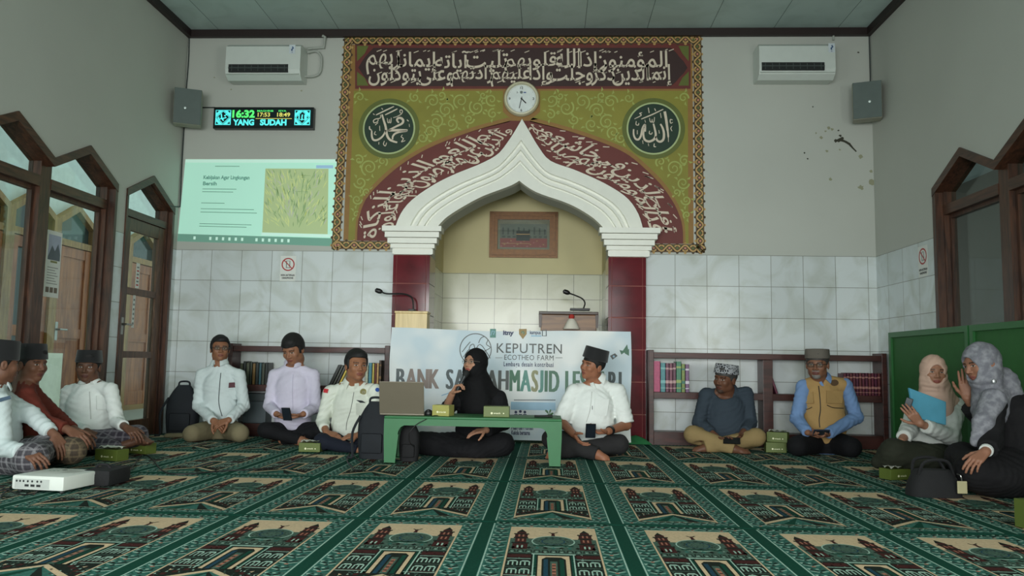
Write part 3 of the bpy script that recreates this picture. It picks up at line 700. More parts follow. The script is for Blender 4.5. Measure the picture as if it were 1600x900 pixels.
# the two round medallions, their names drawn stroke by stroke
MUH = [([(560, 388), (536, 352), (556, 326), (596, 332), (616, 362), (598, 398), (530, 432), (430, 482)], 28), ([(425, 486), (540, 482), (672, 482)], 30), ([(665, 492), (580, 502), (515, 524), (484, 560), (480, 600)], 24),
       ([(345, 280), (368, 360), (392, 440), (408, 540), (440, 598), (490, 624), (540, 638)], 28), ([(398, 480), (352, 560), (285, 606), (236, 604), (216, 560), (214, 486)], 25), ([(214, 480), (188, 466), (186, 430)], 16),
       ([(268, 288), (380, 234), (498, 178)], 17), ([(385, 286), (460, 250), (542, 208)], 17), ([(412, 328), (418, 378), (434, 384), (440, 342), (446, 384), (460, 380), (462, 322)], 11),
       ([(598, 272), (576, 256), (576, 228), (598, 224), (606, 246), (590, 276), (540, 306), (488, 322)], 11), ([(325, 286), (322, 326), (262, 340), (236, 362), (248, 388), (290, 370), (296, 340)], 12), ([(258, 416), (296, 384)], 14), ([(315, 425), (318, 490)], 12),
       ([(262, 495), (248, 530), (276, 542)], 10), ([(340, 200), (356, 218)], 14), ([(232, 270), (250, 286)], 14), ([(306, 632), (304, 664)], 12), ([(376, 618), (364, 660), (388, 682), (404, 640)], 11),
       ([(606, 540), (590, 566), (618, 590), (594, 630), (642, 614)], 11), ([(664, 348), (684, 368)], 16), ([(692, 402), (696, 440)], 9)]
ALL = [([(600, 242), (616, 330), (630, 430), (644, 540), (648, 632)], [34, 32, 30, 22, 8]), ([(545, 402), (572, 450), (590, 520), (584, 596), (546, 628), (504, 612), (484, 560)], 27), ([(456, 398), (474, 470), (486, 540), (464, 598), (400, 626), (346, 602), (328, 540), (336, 450)], 27),
       ([(204, 468), (204, 536), (228, 592), (268, 598), (298, 548), (318, 456), (350, 410), (352, 500)], 24), ([(406, 326), (414, 368), (432, 378), (440, 342), (446, 378), (464, 374), (470, 316)], 11), ([(300, 340), (440, 282), (582, 214)], 15),
       ([(390, 194), (402, 262)], 14), ([(470, 204), (486, 236)], 14), ([(545, 262), (556, 326)], 12), ([(312, 258), (280, 268), (300, 292), (214, 338)], 11), ([(238, 366), (234, 410), (264, 416), (270, 390)], 11), ([(250, 482), (250, 534)], 12),
       ([(408, 490), (404, 522), (430, 532), (442, 508)], 12), ([(525, 480), (532, 524)], 11), ([(346, 350), (356, 384)], 10), ([(702, 352), (672, 346), (676, 392), (704, 380)], 11), ([(694, 430), (678, 458), (694, 494)], 10), ([(318, 612), (324, 656)], 11), ([(390, 650), (396, 684)], 10), ([(468, 650), (464, 688), (490, 694)], 12)]
for strokes, ox, cpx, cpy in ((MUH, 555, 608, 201), (ALL, 965, 1021, 201)):
    a_ = bart(0.0075); c = bp(cpx, cpy)
    a_.disc(c, 49.5*PX, 0, 0, 56); a_.disc(c, 42.5*PX, 1, 1, 56); a_.disc(c, 40*PX, 2, 2, 56)
    for pts, wd in strokes:
        q = [bp(ox+p[0]/8.18, 145+p[1]/8.18) for p in pts]; sm = smooth_path(q, 5) if len(q) > 2 else q
        if isinstance(wd, list): ww = [wd[min(i*len(wd)//len(sm), len(wd)-1)]/8.18*PX for i in range(len(sm))]
        else:
            n = len(sm); ww = [wd/8.18*PX*(0.55+0.55*math.sin(math.pi*(0.12+0.76*i/max(n-1, 1)))) for i in range(n)]
        a_.stroke(sm, ww, 3, 3)
    a_.build('medallion', [P_moss, P_ring, P_green, P_cream], mural)

# ------------------------------------------------------------------ white moulded arch, capitals, red tiled pillars
archo = thing('mihrab_arch', (bp(815, 400)[0], D, 1.78), 'white stepped plaster arch with a pointed crown framing the niche', 'arch')
def arch_mould():
    prof = [(0.0, 0.0), (0.0, 0.07), (0.34, 0.085), (0.36, 0.06), (0.42, 0.058), (0.44, 0.09), (0.5, 0.094), (0.515, 0.064), (0.575, 0.064), (0.59, 0.1), (0.67, 0.1), (0.69, 0.075), (0.72, 0.075), (0.735, 0.09), (1.0, 0.10), (1.0, 0.0)]
    mb = MB(); n = len(arch_in); vs = []; k = len(prof)
    for i in range(n):
        for t, w_ in prof:
            q = arch_out[i].lerp(arch_in[i], t); vs.append(bw(q.x, q.y, w_))
    fs = [(i*k+j, (i+1)*k+j, (i+1)*k+j+1, i*k+j+1) for i in range(n-1) for j in range(k-1)]
    mb.add(vs, fs); return mb
arch_mould().build('arch_moulding', M_white, archo)
steps = [(1.985, 2.04, 0.0, 0.20), (1.93, 1.985, 0.028, 0.175), (1.875, 1.93, 0.055, 0.15), (1.83, 1.875, 0.085, 0.125), (1.775, 1.83, 0.105, 0.105)]
for (xa, xb) in ((-1.62, -1.045), (0.47, 1.045)):
    c = MB()
    for z0, z1, ins, pr in steps: c.box((xa+ins*0.85, D-pr, z0), (xb-ins*0.85, D-0.001, z1-0.004), 0)
    c.box((xa+0.10, D-0.10, 1.77), (xb-0.10, D-0.001, 2.03))
    c.build('capital', M_white, archo)
M_ptile = mat('maroon_pillar_tile', (96, 28, 36), 0.1, var=0.28, vscale=5); M_pgrout = mat('pillar_grout', (150, 90, 80), 0.7)
for (xa, xb, lb) in ((-1.525, -1.165, 'left maroon tiled pillar under the white arch, beside the left bookshelf'), (0.565, 0.925, 'right maroon tiled pillar under the white arch, beside the right bookshelf')):
    p = thing('tiled_pillar', ((xa+xb)/2, D, 0), lb, 'pillar', 'maroon pillars of the prayer niche')
    c = MB(); c.box((xa+0.006, D-0.064, 0), (xb-0.006, D+0.298, 1.768)); c.build('pillar_core', M_pgrout, p)
    t = MB(); zz = [0.0, 0.27, 0.575, 0.88, 1.185, 1.49, 1.768]
    for z0, z1 in zip(zz, zz[1:]):
        t.box((xa+0.035, D-0.071, z0+0.004), (xb-0.035, D-0.06, z1-0.004), bev=0.002)
        t.box((xa, D-0.0705, z0+0.003), (xa+0.031, D-0.06, z1-0.003)); t.box((xb-0.031, D-0.0705, z0+0.003), (xb, D-0.06, z1-0.003))
        for xs_, s_ in ((xa, 1), (xb, -1)):
            lo_, hi_ = (xs_, xs_+0.008) if s_ > 0 else (xs_-0.008, xs_)
            t.box((lo_, D-0.055, z0+0.004), (hi_, D+0.295, z1-0.004))
    t.build('glazed_tiles', M_ptile, p)

# ------------------------------------------------------------------ clock
ck = thing('wall_clock', (bp(815, 156)[0], D, bp(815, 156)[1]), 'round white-rimmed wall clock above the point of the arch', 'clock')
cx, cz = bp(815, 156); R_ = 0.177
c = MB(); c.lathe([(R_, 0.0), (R_, 0.03), (R_-0.012, 0.05), (R_-0.026, 0.052), (R_-0.034, 0.036), (R_-0.034, 0.02), (0, 0.02)], (cx, D-0.011, cz), (0, -1, 0), 48); c.build('clock_rim', mat('clock_rim_cream', (206, 200, 170), 0.3), ck, smooth=True)
da = Art(lambda u, v, w_: Vector((cx+u, D-0.031-w_, cz+v)), 0.002, 0.001); da.disc((0, 0), R_-0.034, 0, 0, 48)
K = mat('ink_black', (28, 28, 30), 0.6); da.text('12', 0, 0.098, 0.026, 1, 1, align='C', bold=0.02); da.text('6', 0, -0.128, 0.026, 1, 1, align='C', bold=0.02); da.text('3', 0.118, -0.012, 0.026, 1, 1, align='C', bold=0.02); da.text('9', -0.118, -0.012, 0.026, 1, 1, align='C', bold=0.02)
da.disc((-0.002, 0.066), 0.015, 2, 1, 16); da.text('3-', -0.05, 0.056, 0.018, 1, 1, bold=0.02); da.stroke([(0.02, 0.064), (0.045, 0.064)], 0.012, 3, 1)
for q in range(60):
    a = 2*math.pi*q/60; r0 = R_-0.046 if q % 5 else R_-0.05; da.stroke([(r0*math.cos(a), r0*math.sin(a)), ((R_-0.039)*math.cos(a), (R_-0.039)*math.sin(a))], 0.002, 1, 1)
da.build('dial', [mat('dial_white', (222, 228, 226), 0.35), K, mat('dial_grey', (110, 120, 118), 0.5), mat('dial_blue', (70, 90, 150), 0.5)], ck)
hb = Art(lambda u, v, w_: Vector((cx+u, D-0.036-w_, cz+v)), 0.002, 0.001)
a1, a2 = math.radians(90-32*6), math.radians(90-(4.53*30)); hb.stroke([(-0.02*math.cos(a1), -0.02*math.sin(a1)), (0.1*math.cos(a1), 0.1*math.sin(a1))], 0.007, 0, 1); hb.stroke([(0, 0), (0.066*math.cos(a2), 0.066*math.sin(a2))], 0.011, 0, 2); hb.disc((0, 0), 0.009, 0, 3, 14)
hb.build('clock_hands', K, ck)

# ------------------------------------------------------------------ framed picture in the niche
xa, za = -0.665, 1.885; xb, zb_ = 0.085, 2.395
pf = thing('framed_picture', ((xa+xb)/2, D+NICHE, za), 'gilt framed picture of a black cube above a red crowd, in the niche', 'picture')
M_gilt = mat('gilt_frame', (98, 64, 28), 0.4, 0.35, var=0.2, vscale=30)
f = MB(); o_ = [(xa, za), (xb, za), (xb, zb_), (xa, zb_)]
for d0, wd0, wd1 in ((0.03, 0.0, 0.03), (0.05, 0.026, 0.055), (0.04, 0.05, 0.09)): f.frame(inset(o_, wd0), inset(o_, wd1), niche_plane, 0.002, d0)
f.build('gilt_frame', M_gilt, pf)
pa = Art(niche_plane, 0.012, 0.001); i_ = inset(o_, 0.088); u0, v0 = i_[0]; u1, v1 = i_[2]
def pr(a, b, c, d, mi, l): pa.rect(u0+(u1-u0)*a, v0+(v1-v0)*b, u0+(u1-u0)*c, v0+(v1-v0)*d, mi, l)
pr(0, 0, 1, 1, 0, 0); pr(0.05, 0.08, 0.95, 0.86, 1, 1); pr(0.05, 0.08, 0.95, 0.38, 2, 2); pr(0.36, 0.3, 0.62, 0.62, 3, 4); pr(0.36, 0.5, 0.62, 0.53, 5, 5)
for q in range(9):
    s = 0.09+0.1*q; pr(s, 0.5, s+0.03, 0.75-0.03*(q % 3), 4, 3); pr(s-0.015, 0.62, s+0.06, 0.64, 1, 3); pr(s, 0.4, s+0.06, 0.46, 4, 3)
for q in range(14): pr(0.06+0.062*q, 0.1+0.06*(q % 4), 0.09+0.062*q, 0.13+0.06*(q % 4), 5 if q % 2 else 6, 3)
pr(0.08, 0.2, 0.62, 0.22, 5, 3)
pa.build('picture_print', [mat('mount_grey', (128, 120, 100), 0.3), mat('print_grey', (104, 106, 96), 0.3), mat('print_red', (150, 54, 50), 0.3), mat('print_black', (20, 22, 20), 0.3), mat('print_dark', (64, 66, 60), 0.3), mat('print_gold', (190, 140, 90), 0.3), mat('print_pink', (190, 110, 110), 0.3)], pf)
g = MB(); g.prism(inset(o_, 0.085), niche_plane, 0.026, 0.028); g.build('picture_glass', glass('picture_glass', (245, 248, 246), 0.03), pf)
# ------------------------------------------------------------------ bookshelves and books
M_shelf = wood('bookshelf_wood', (54, 28, 24), (80, 42, 36), 0.4, 'X', 5)
def board(parent, name, x0, x1, y0, y1, z0, z1):
    b = MB(); b.box((x0, y0, z0), (x1, y1, z1), bev=0.004); return b.build(name, M_shelf, parent)
SY = 7.47; SB = 7.672
def shelf(x0, x1, mids, label, up=0.045):
    t = thing('bookshelf', ((x0+x1)/2, (SY+SB)/2, 0), label, 'bookshelf', 'low bookshelves along the back wall')
    board(t, 'top_board', x0+up, x1-up, SY, SB, 0.805, 0.858); board(t, 'shelf_board', x0+up, x1-up, SY+0.01, SB, 0.43, 0.49); board(t, 'base_board', x0+up, x1-up, SY, SB, 0.0, 0.125)
    for xa in (x0, x1-up): board(t, 'upright', xa, xa+up, SY-0.012, SB, 0.0, 0.88)
    for xm in mids: board(t, 'divider', xm-0.045, xm+0.045, SY+0.004, SB, 0.127, 0.803)
    return t
shelf(0.935, 3.105, [2.03], 'low dark red-brown open bookshelf along the right part of the back wall')
shelf(-3.06, -1.505, [], 'low dark red-brown open bookshelf along the left part of the back wall')
M_pages = mat('book_pages', (206, 196, 170), 0.8)
def book(x, wd, h, dep, col, lean, label, group, band=None, dark=False):
    t = thing('book', (x, SY+0.03, 0.49), label, 'book', group)
    R = Matrix.Rotation(lean, 3, 'Y'); o_ = Vector((x, 0, 0.491))
    c = MB(); cov = mat('book_cover_%d_%d_%d' % col, col, 0.4, var=0.15, vscale=40); y0 = SY+0.028
    def bx(lo, hi, mi): c.box(lo, hi, mi, R, (x, 0, 0.491))
    bx((0, y0, 0), (wd, y0+0.004, h), 0); bx((0, y0, 0), (0.003, y0+dep, h), 0); bx((wd-0.003, y0, 0), (wd, y0+dep, h), 0)
    if band:
        for zf, hf in ((0.78, 0.06), (0.3, 0.1), (0.12, 0.03)): bx((0.001, y0-0.0008, h*zf), (wd-0.001, y0+0.001, h*(zf+hf)), 1)
    c.build('cover', [cov, mat('spine_band_%d_%d_%d' % (band or (200, 170, 90)), band or (200, 170, 90), 0.4)], t)
    p = MB(); p.box((0.0035, y0+0.0045, 0.003), (wd-0.0035, y0+dep-0.004, h-0.004), 0, R, (x, 0, 0.491)); p.build('pages', M_pages, t)
    return t
def shelf_row(x, specs, group, where):
    for wd, h, col, band, lab, lean in specs:
        if lean: book(x, wd, h, 0.14, col, lean, lab, group, band); x += wd/math.cos(lean)+abs(math.sin(lean))*0.012
        else: book(x, wd, h, 0.14, col, 0, lab, group, band); x += wd+0.0012
def bx7(px): return at(px, 600, Y=SY+0.03).x
shelf_row(bx7(1020), [(0.070, 0.285, (178, 62, 106), None, 'thick pink book at the left end of the right shelf', 0), (0.046, 0.27, (66, 136, 142), (120, 180, 180), 'teal book beside the thick pink book on the right shelf', 0),
  (0.032, 0.268, (104, 44, 74), (190, 150, 150), 'first plum book to the right of the teal book', 0), (0.032, 0.266, (112, 44, 70), (190, 150, 150), 'middle of the three plum books on the right shelf', 0),
  (0.03, 0.27, (96, 40, 66), (190, 150, 150), 'third plum book, touching the green patterned book', 0), (0.048, 0.285, (56, 128, 96), (150, 170, 90), 'green and teal patterned book, tallest of the row', 0),
  (0.034, 0.262, (122, 140, 66), (40, 110, 90), 'yellow-green patterned book second from the end of the row', 0), (0.036, 0.26, (120, 84, 122), (214, 206, 216), 'purple and white patterned book at the right end of the row', 0)], 'colourful books on the right shelf', '')
shelf_row(bx7(1212), [(0.022, 0.215, (104, 46, 66), None, 'lone plum book leaning against the shelf divider', -0.32)], None, '')
nb_ = 15; x = bx7(1318)
for i in range(nb_):
    book(x, 0.0268, 0.2+0.006*(i % 2), 0.14, ((96, 40, 56), (86, 36, 58), (104, 50, 54))[i % 3], 0, 'plum-red bound volume in the set on the right shelf by the green screen', 'plum-red volumes in a set', (168, 120, 110)); x += 0.0278
LS = [((58, 62, 44), 0.03, 0.2), ((34, 38, 34), 0.028, 0.22), ((70, 74, 56), 0.034, 0.205), ((50, 56, 44), 0.024, 0.215), ((112, 86, 44), 0.03, 0.2), ((36, 44, 40), 0.03, 0.21), ((44, 84, 92), 0.026, 0.205), ((60, 66, 52), 0.03, 0.2), ((30, 36, 34), 0.028, 0.21)]
LN = ['olive book at the left end of the left shelf, behind the man in glasses', 'black tall book second on the left shelf', 'grey-olive thick book third on the left shelf', 'dark moss book just left of the tan book on the left shelf', 'tan book among dark ones on the left shelf',
      'near-black book between the tan and the blue book', 'slate-blue book on the left shelf beside the lavender shirt', 'moss-grey book second from the end of the dark books', 'black book ending the dark group on the left shelf']
x = bx7(374)
for (c_, wd, h), lab in zip(LS, LN): book(x, wd, h, 0.14, c_, 0, lab, 'dark books on the left shelf'); x += wd+0.0015
x = bx7(513)
for c_, wd, h, lab in (((34, 38, 34), 0.03, 0.22, 'black book leaning right on the left shelf behind the man with badges'), ((66, 70, 60), 0.02, 0.215, 'grey book leaning right, second of the leaning books'), ((40, 42, 36), 0.024, 0.22, 'dark book leaning right, next to the yellow leaning book'), ((206, 178, 56), 0.02, 0.2, 'yellow book leaning right on the left shelf')):
    book(x, wd, h, 0.14, c_, 0.42, lab, 'leaning books on the left shelf'); x += wd/math.cos(0.42)+0.003
x = bx7(570)
for c_, wd, h, bd, lab in (((196, 200, 170), 0.03, 0.2, None, 'pale book at the right end of the left shelf, beside the teal book'), ((60, 140, 158), 0.034, 0.225, None, 'tall teal book at the right end of the left shelf'), ((222, 196, 84), 0.022, 0.22, None, 'yellow book between the teal and the brown book'), ((130, 52, 34), 0.018, 0.22, None, 'thin red-brown book between two light ones'), ((226, 176, 112), 0.022, 0.222, None, 'apricot book at the right end of the left shelf'), ((74, 50, 32), 0.022, 0.25, (150, 110, 60), 'tall dark brown book against the left shelf upright')):
    book(x, wd, h, 0.14, c_, 0, lab, 'bright books at the end of the left shelf', bd); x += wd+0.0014
# grey-blue storage box on the lower left shelf
q = at(398, 640, Y=7.5); t = thing('storage_box', (q.x, 7.56, 0.125), 'grey-blue storage box with a lid on the lower left shelf', 'box')
b = MB(); b.box((q.x-0.11, 7.49, 0.126), (q.x+0.11, 7.66, 0.33), bev=0.006); b.build('box_body', mat('box_grey_blue', (74, 84, 88), 0.6), t)
b = MB(); b.box((q.x-0.115, 7.485, 0.331), (q.x+0.115, 7.665, 0.405), bev=0.006); b.build('lid', mat('box_lid_slate', (58, 66, 68), 0.6), t)

# ------------------------------------------------------------------ lecterns and goose-neck microphones
M_pod = wood('lectern_wood', (96, 62, 30), (138, 96, 52), 0.4, 'X', 5); M_podd = wood('lectern_edge', (44, 28, 18), (66, 42, 26), 0.4, 'X', 5)
xa, xb = at(845, 500, Y=7.9).x, at(932, 500, Y=7.9).x; zt_ = at(890, 487, Y=7.9).z
t = thing('lectern', ((xa+xb)/2, 8.1, 0), 'brown wooden lectern standing in the niche under the framed picture', 'lectern')
b = MB(); b.box((xa, 7.9, 0.0), (xb, 8.25, zt_-0.03), bev=0.006); b.build('lectern_body', M_pod, t)
b = MB(); b.box((xa-0.02, 7.88, zt_-0.03), (xb+0.02, 8.27, zt_), bev=0.006)
for xs_ in (xa-0.022, xb-0.012): b.prism([(xs_, zt_-0.03), (xs_+0.034, zt_-0.03), (xs_+0.028, zt_-0.16), (xs_+0.006, zt_-0.16)], lambda u, v, w_: Vector((u, 7.9-w_, v)), 0.0, 0.02)
b.build('lectern_top', M_podd, t)
def gooseneck(name, base, pts, label, plate):
    t = thing(name, base, label, 'microphone'); Mk = mat('mic_black', (24, 24, 24), 0.4)
    b = MB(); b.box((base.x-plate, base.y-0.05, base.z), (base.x+plate, base.y+0.05, base.z+0.022), bev=0.006); b.build('mic_base', Mk, t)
    sm = smooth_path([base+Vector((plate*0.35, 0, 0.02))]+pts, 6); b = MB(); b.tube(sm, 0.0075, 8); b.build('gooseneck', Mk, t, smooth=True)
    h = pts[-1]; d = (pts[-1]-pts[-2]).normalized(); b = MB(); b.tube([h-d*0.01, h, h+d*0.02, h+d*0.055, h+d*0.065], [0.009, 0.019, 0.025, 0.022, 0.008], 12); b.build('mic_head', Mk, t, smooth=True)
YM = 8.0
gooseneck('gooseneck_microphone', at(906, 486, Y=YM)+Vector((0, 0, 0.004)), [at(914, 474, Y=YM), at(910, 467, Y=YM), at(900, 462, Y=YM), at(889, 458, Y=YM)], 'black goose-neck microphone on the brown lectern in the niche', 0.1)
xa, xb = at(617, 500, Y=7.4).x, at(667, 500, Y=7.4).x; zt2 = at(645, 486, Y=7.4).z
t = thing('lectern', ((xa+xb)/2, 7.5, 0), 'pale wooden lectern in front of the left maroon pillar', 'lectern')
M_pale = wood('pale_lectern_wood', (196, 168, 110), (226, 200, 140), 0.35, 'Z', 3)
b = MB(); b.box((xa, 7.41, 0), (xb, 7.58, zt2-0.02), bev=0.004); b.build('lectern_body', M_pale, t); b = MB(); b.box((xa-0.006, 7.40, zt2-0.02), (xb+0.006, 7.585, zt2), bev=0.004); b.build('lectern_top', M_pale, t)
YM = 7.48
q = at(644, 486, Y=YM); q.z = zt2
gooseneck('gooseneck_microphone', q, [at(645, 470, Y=YM), at(641, 463, Y=YM), at(628, 459, Y=YM), at(605, 459, Y=YM), at(596, 456, Y=YM)], 'black goose-neck microphone on the pale lectern by the left pillar', 0.03)
# little white cloth with a red knot hung on the lectern front
q = at(893, 506, Y=7.86); t = thing('cloth_rosette', q, 'small white cloth with a red knot hung on the brown lectern', 'decoration')
b = MB(); b.lathe([(0.0, 0.06), (0.03, 0.05), (0.05, 0.02), (0.085, -0.05), (0.08, -0.055), (0.0, -0.04)], q, (0, 0, 1), 14); b.build('white_cloth', mat('rosette_white', (226, 220, 206), 0.8), t, smooth=True)
b = MB(); b.lathe([(0, 0.028), (0.022, 0.02), (0.03, 0.0), (0.022, -0.02), (0, -0.026)], q+Vector((0, -0.005, 0.07)), (0, 0, 1), 12); b.build('red_knot', mat('rosette_red', (178, 52, 44), 0.8), t, smooth=True)

# ------------------------------------------------------------------ the banner
BY = 7.33
def bwave(x, z): return 0.010*math.sin(4.1*x+2.6*z)+0.006*math.sin(9*x-5.2*z+1)+0.004*math.sin(21*(x+0.5*z))+0.02*max(0, 0.25-z)
bx0, bx1 = at(609, 600, Y=BY).x, at(986, 600, Y=BY).x; bz0, bz1 = 0.035, at(800, 515, Y=BY).z
ban = thing('banner', ((bx0+bx1)/2, BY, bz0), 'white printed banner with large letters stretched between the two pillars', 'banner')
NX, NZ = 90, 40; mb = MB(); vs = []
for sgn in (0, 0.004):
    for j in range(NZ+1):
        for i in range(NX+1):
            u = i/NX; v = j/NZ; x = bx0+(bx1-bx0)*u+0.006*math.sin(7*v+u*3); z = bz0+(bz1-bz0)*v+0.006*math.sin(9*u+1)*v-0.012*math.sin(math.pi*u)*v
            vs.append((x, BY-bwave(x, z)+sgn, z))
fs = []; off = (NX+1)*(NZ+1)
for j in range(NZ):
    for i in range(NX):
        a = j*(NX+1)+i; fs.append((a, a+1, a+NX+2, a+NX+1)); fs.append((off+a, off+a+NX+1, off+a+NX+2, off+a+1))
for i in range(NX): fs.append((i, off+i, off+i+1, i+1)); a = NZ*(NX+1)+i; fs.append((a, a+1, off+a+1, off+a))
for j in range(NZ): a = j*(NX+1); fs.append((a, a+NX+1, off+a+NX+1, off+a)); a += NX; fs.append((a, off+a, off+a+NX+1, a+NX+1))
mb.add(vs, fs)
m = bpy.data.materials.new('banner_print'); m.use_nodes = True; n = m.node_tree.nodes; L = m.node_tree.links
g = n.new('ShaderNodeNewGeometry'); no = n.new('ShaderNodeTexNoise'); no.inputs['Scale'].default_value = 2.2; no.inputs['Detail'].default_value = 2
L.new(g.outputs['Position'], no.inputs[0]); rp = n.new('ShaderNodeValToRGB'); rp.color_ramp.elements[0].position = 0.38; rp.color_ramp.elements[1].position = 0.6
rp.color_ramp.elements[0].color = lin((236, 238, 236)); rp.color_ramp.elements[1].color = lin((200, 216, 224)); L.new(no.outputs['Fac'], rp.inputs[0]); L.new(rp.outputs[0], n['Principled BSDF'].inputs['Base Color']); n['Principled BSDF'].inputs['Roughness'].default_value = 0.62
def bf(u, v, w_): return Vector((u, BY-bwave(u, v)-w_, v))
def bq(px, py): q = at(px, py, Y=BY); return (q.x, q.z)
BPX = 0.00594
B_dk = mat('print_slate', (66, 78, 80), 0.5); B_gr = mat('print_green_ink', (70, 112, 88), 0.5); B_br = mat('print_taupe', (128, 112, 102), 0.5); B_na = mat('print_navy', (44, 54, 88), 0.5)
B_te = mat('print_teal', (86, 140, 128), 0.5); B_kh = mat('print_khaki', (146, 146, 108), 0.5); B_gd = mat('print_crest_gold', (150, 124, 70), 0.5); B_bl = mat('print_sky', (150, 186, 208), 0.5); B_ink = mat('print_charcoal', (84, 88, 86), 0.5)
BM = [B_dk, B_gr, B_br, B_na, B_te, B_kh, B_gd, B_bl, B_ink]
class FineArt(Art):
    def text(s, *a, **k): return super().text(*a, **k)
ta = Art(bf, 0.003, 0.0006)
def spaced(string, px0, px1, py0, py1, cols, bold, layer=1):
    if bold > 0.02: bold = 0.0
    u0, v0 = bq(px0, py1); u1, v1 = bq(px1, py0); full = text_mesh(string, bold)[2]; pos = 0
    ws = [text_mesh(c_, bold)[2]+(0.16 if c_ == 'I' else 0) if c_ != ' ' else 0.28 for c_ in string]; gap = 0.12; tot = sum(ws)+gap*(len(ws)-1); k = (u1-u0)/tot
    ci = 0
    for c_, w_ in zip(string, ws):
        for dx_ in (-0.008, -0.003, 0.003, 0.008) if (c_ != ' ' and py1-py0 > 20) else (0,):
          if c_ != ' ':
            ta.text(c_, u0+(pos+(0.08 if c_ == 'I' else 0))*k+dx_, v0+((v1-v0)*0.21 if c_ == 'J' else 0), (v1-v0)*(0.79 if c_ == 'J' else 1), cols[ci % len(cols)], layer, width=(w_-(0.16 if c_ == 'I' else 0))*k, bold=bold)
        ci += c_ != ' '
        pos += w_+gap
spaced('BANK SAMPAH', 620, 794, 577, 606, [0, 2, 2, 2, 0, 0, 0, 8, 8, 8], 0.03)
spaced('MASJID LESTARI', 797, 972, 579, 611, [1, 4, 5, 4, 1, 1, 1, 1, 1, 1, 1, 0, 0], 0.03)
spaced('KEPUTREN', 776, 878, 537, 551, [8], 0.004)
spaced('ECOTHEO FARM', 788, 865, 555, 562, [8], 0.0); spaced('Lembaga desain kontribusi', 787, 865, 566, 572, [3], 0.02)
for a, b in ((774, 785), (868, 879)): ta.stroke([bq(a, 559), bq(b, 559)], 0.004, 8, 1)
c = bq(743, 546); ta.stroke([(c[0]+24.5*BPX*math.cos(2*math.pi*i/48), c[1]+24.5*BPX*math.sin(2*math.pi*i/48)) for i in range(48)], 0.008, 8, 1, True)
for pts in ([(724, 558), (733, 546), (740, 552), (750, 538), (764, 556)], [(730, 562), (738, 553), (748, 560), (757, 548), (766, 560)], [(748, 536), (751, 529), (757, 526), (762, 531), (760, 538), (766, 543), (758, 548)], [(733, 546), (735, 540), (740, 538), (742, 545)], [(722, 550), (729, 541), (735, 534)]):
    ta.stroke(smooth_path([bq(*p) for p in pts], 4), 0.007, 8, 1)
ta.rect(*bq(765.5, 527.5), *bq(775, 514), 4, 1); ta.stroke([bq(767, 524), bq(769, 517), bq(773, 518), bq(771, 523)], 0.008, 7, 2)
ta.text('itny', bq(786, 523)[0], bq(786, 523)[1], 0.042, 3, 1, width=0.1, bold=0.05)
ta.poly([bq(811, 514), bq(823, 514), bq(823, 522), bq(817, 530), bq(811, 522)], 6, 1); ta.disc(bq(817, 520), 0.016, 1, 2, 12); ta.disc(bq(817, 520), 0.008, 5, 3, 10)
ta.text('kampus', bq(828, 522)[0], bq(828, 522)[1], 0.034, 3, 1, width=0.1, bold=0.02); ta.rect(*bq(830, 526), *bq(846, 524), 7, 1); ta.stroke([bq(847.5, 525), bq(847.5, 516), bq(853.5, 516), bq(853.5, 525)], 0.009, 0, 1, True)
ta.stroke([bq(803, 625), bq(868, 625)], 0.007, 0, 1)
for i, px in enumerate((806, 813, 820)): ta.disc(bq(px, 643 if i == 1 else 644), 0.013, 3, 1, 12); ta.poly([bq(px-3.5, 651), bq(px+3.5, 651), bq(px+2.5, 647), bq(px-2.5, 647)], 3, 1)
ta.rect(*bq(798, 640), *bq(868, 629), 7, 1); ta.text('Pilah dari rumah', bq(799, 671)[0], bq(799, 671)[1], 0.04, 3, 1, width=0.2, bold=0.03); ta.text('Kelola bersama', bq(799, 679)[0], bq(799, 679)[1], 0.04, 3, 1, width=0.17, bold=0.03)
for pts in ([(980, 538), (972, 550), (985, 553)], [(976, 552), (984, 545), (986, 556)], [(968, 547), (978, 549), (971, 554)]): ta.poly([bq(min(p[0], 983), p[1]) for p in pts], 1, 1)
ta.poly([bq(953, 556), bq(961, 552), bq(965, 556), bq(957, 562)], 8, 1); ta.disc(bq(959, 557), 0.01, 7, 2, 10)
for i in range(4): ta.rect(*bq(622+i*17, 690), *bq(634+i*17, 680), 7, 1)
ta.stroke([bq(690, 618), bq(702, 614), bq(715, 620)], 0.01, 7, 1)
mb.v.extend(ta.v); o_ = len(mb.v)-len(ta.v); mb.f.extend([tuple(i+o_ for i in f_) for f_ in ta.f]); mb.m.extend([i+1 for i in ta.m]); mb.build('banner_sheet', [m]+BM, ban, smooth=True)

# ------------------------------------------------------------------ low green table and what is on it
M_tg = mat('green_plastic', (32, 104, 56), 0.5, var=0.04); TZ = 0.345
tx0, tx1, ty0, ty1 = at(600, 655, Y=5.66).x, at(878, 655, Y=5.66).x, 5.66, 6.08
tab = thing('low_table', ((tx0+tx1)/2, (ty0+ty1)/2, 0), 'low green plastic table in front of the woman with the microphone', 'table')
b = MB(); b.box((tx0, ty0, TZ-0.018), (tx1, ty1, TZ), bev=0.008); b.build('tabletop', M_tg, tab, smooth=True)
ap = MB()
def apron(u0, u1, fr, d0, d1):
    pts = [(u0, TZ-0.018), (u0, TZ-0.13)]
    for i in range(9):
        a = math.pi/2*i/8; pts.append((u0+0.10-0.0+0.055*(1-math.cos(a))-0.0, TZ-0.13+0.065*math.sin(a)))
    for i in range(9):
        a = math.pi/2*(1-i/8); pts.append((u1-0.10-0.055*(1-math.cos(a)), TZ-0.13+0.065*math.sin(a)))
    pts += [(u1, TZ-0.13), (u1, TZ-0.018)]
    ap.prism(pts, fr, d0, d1)
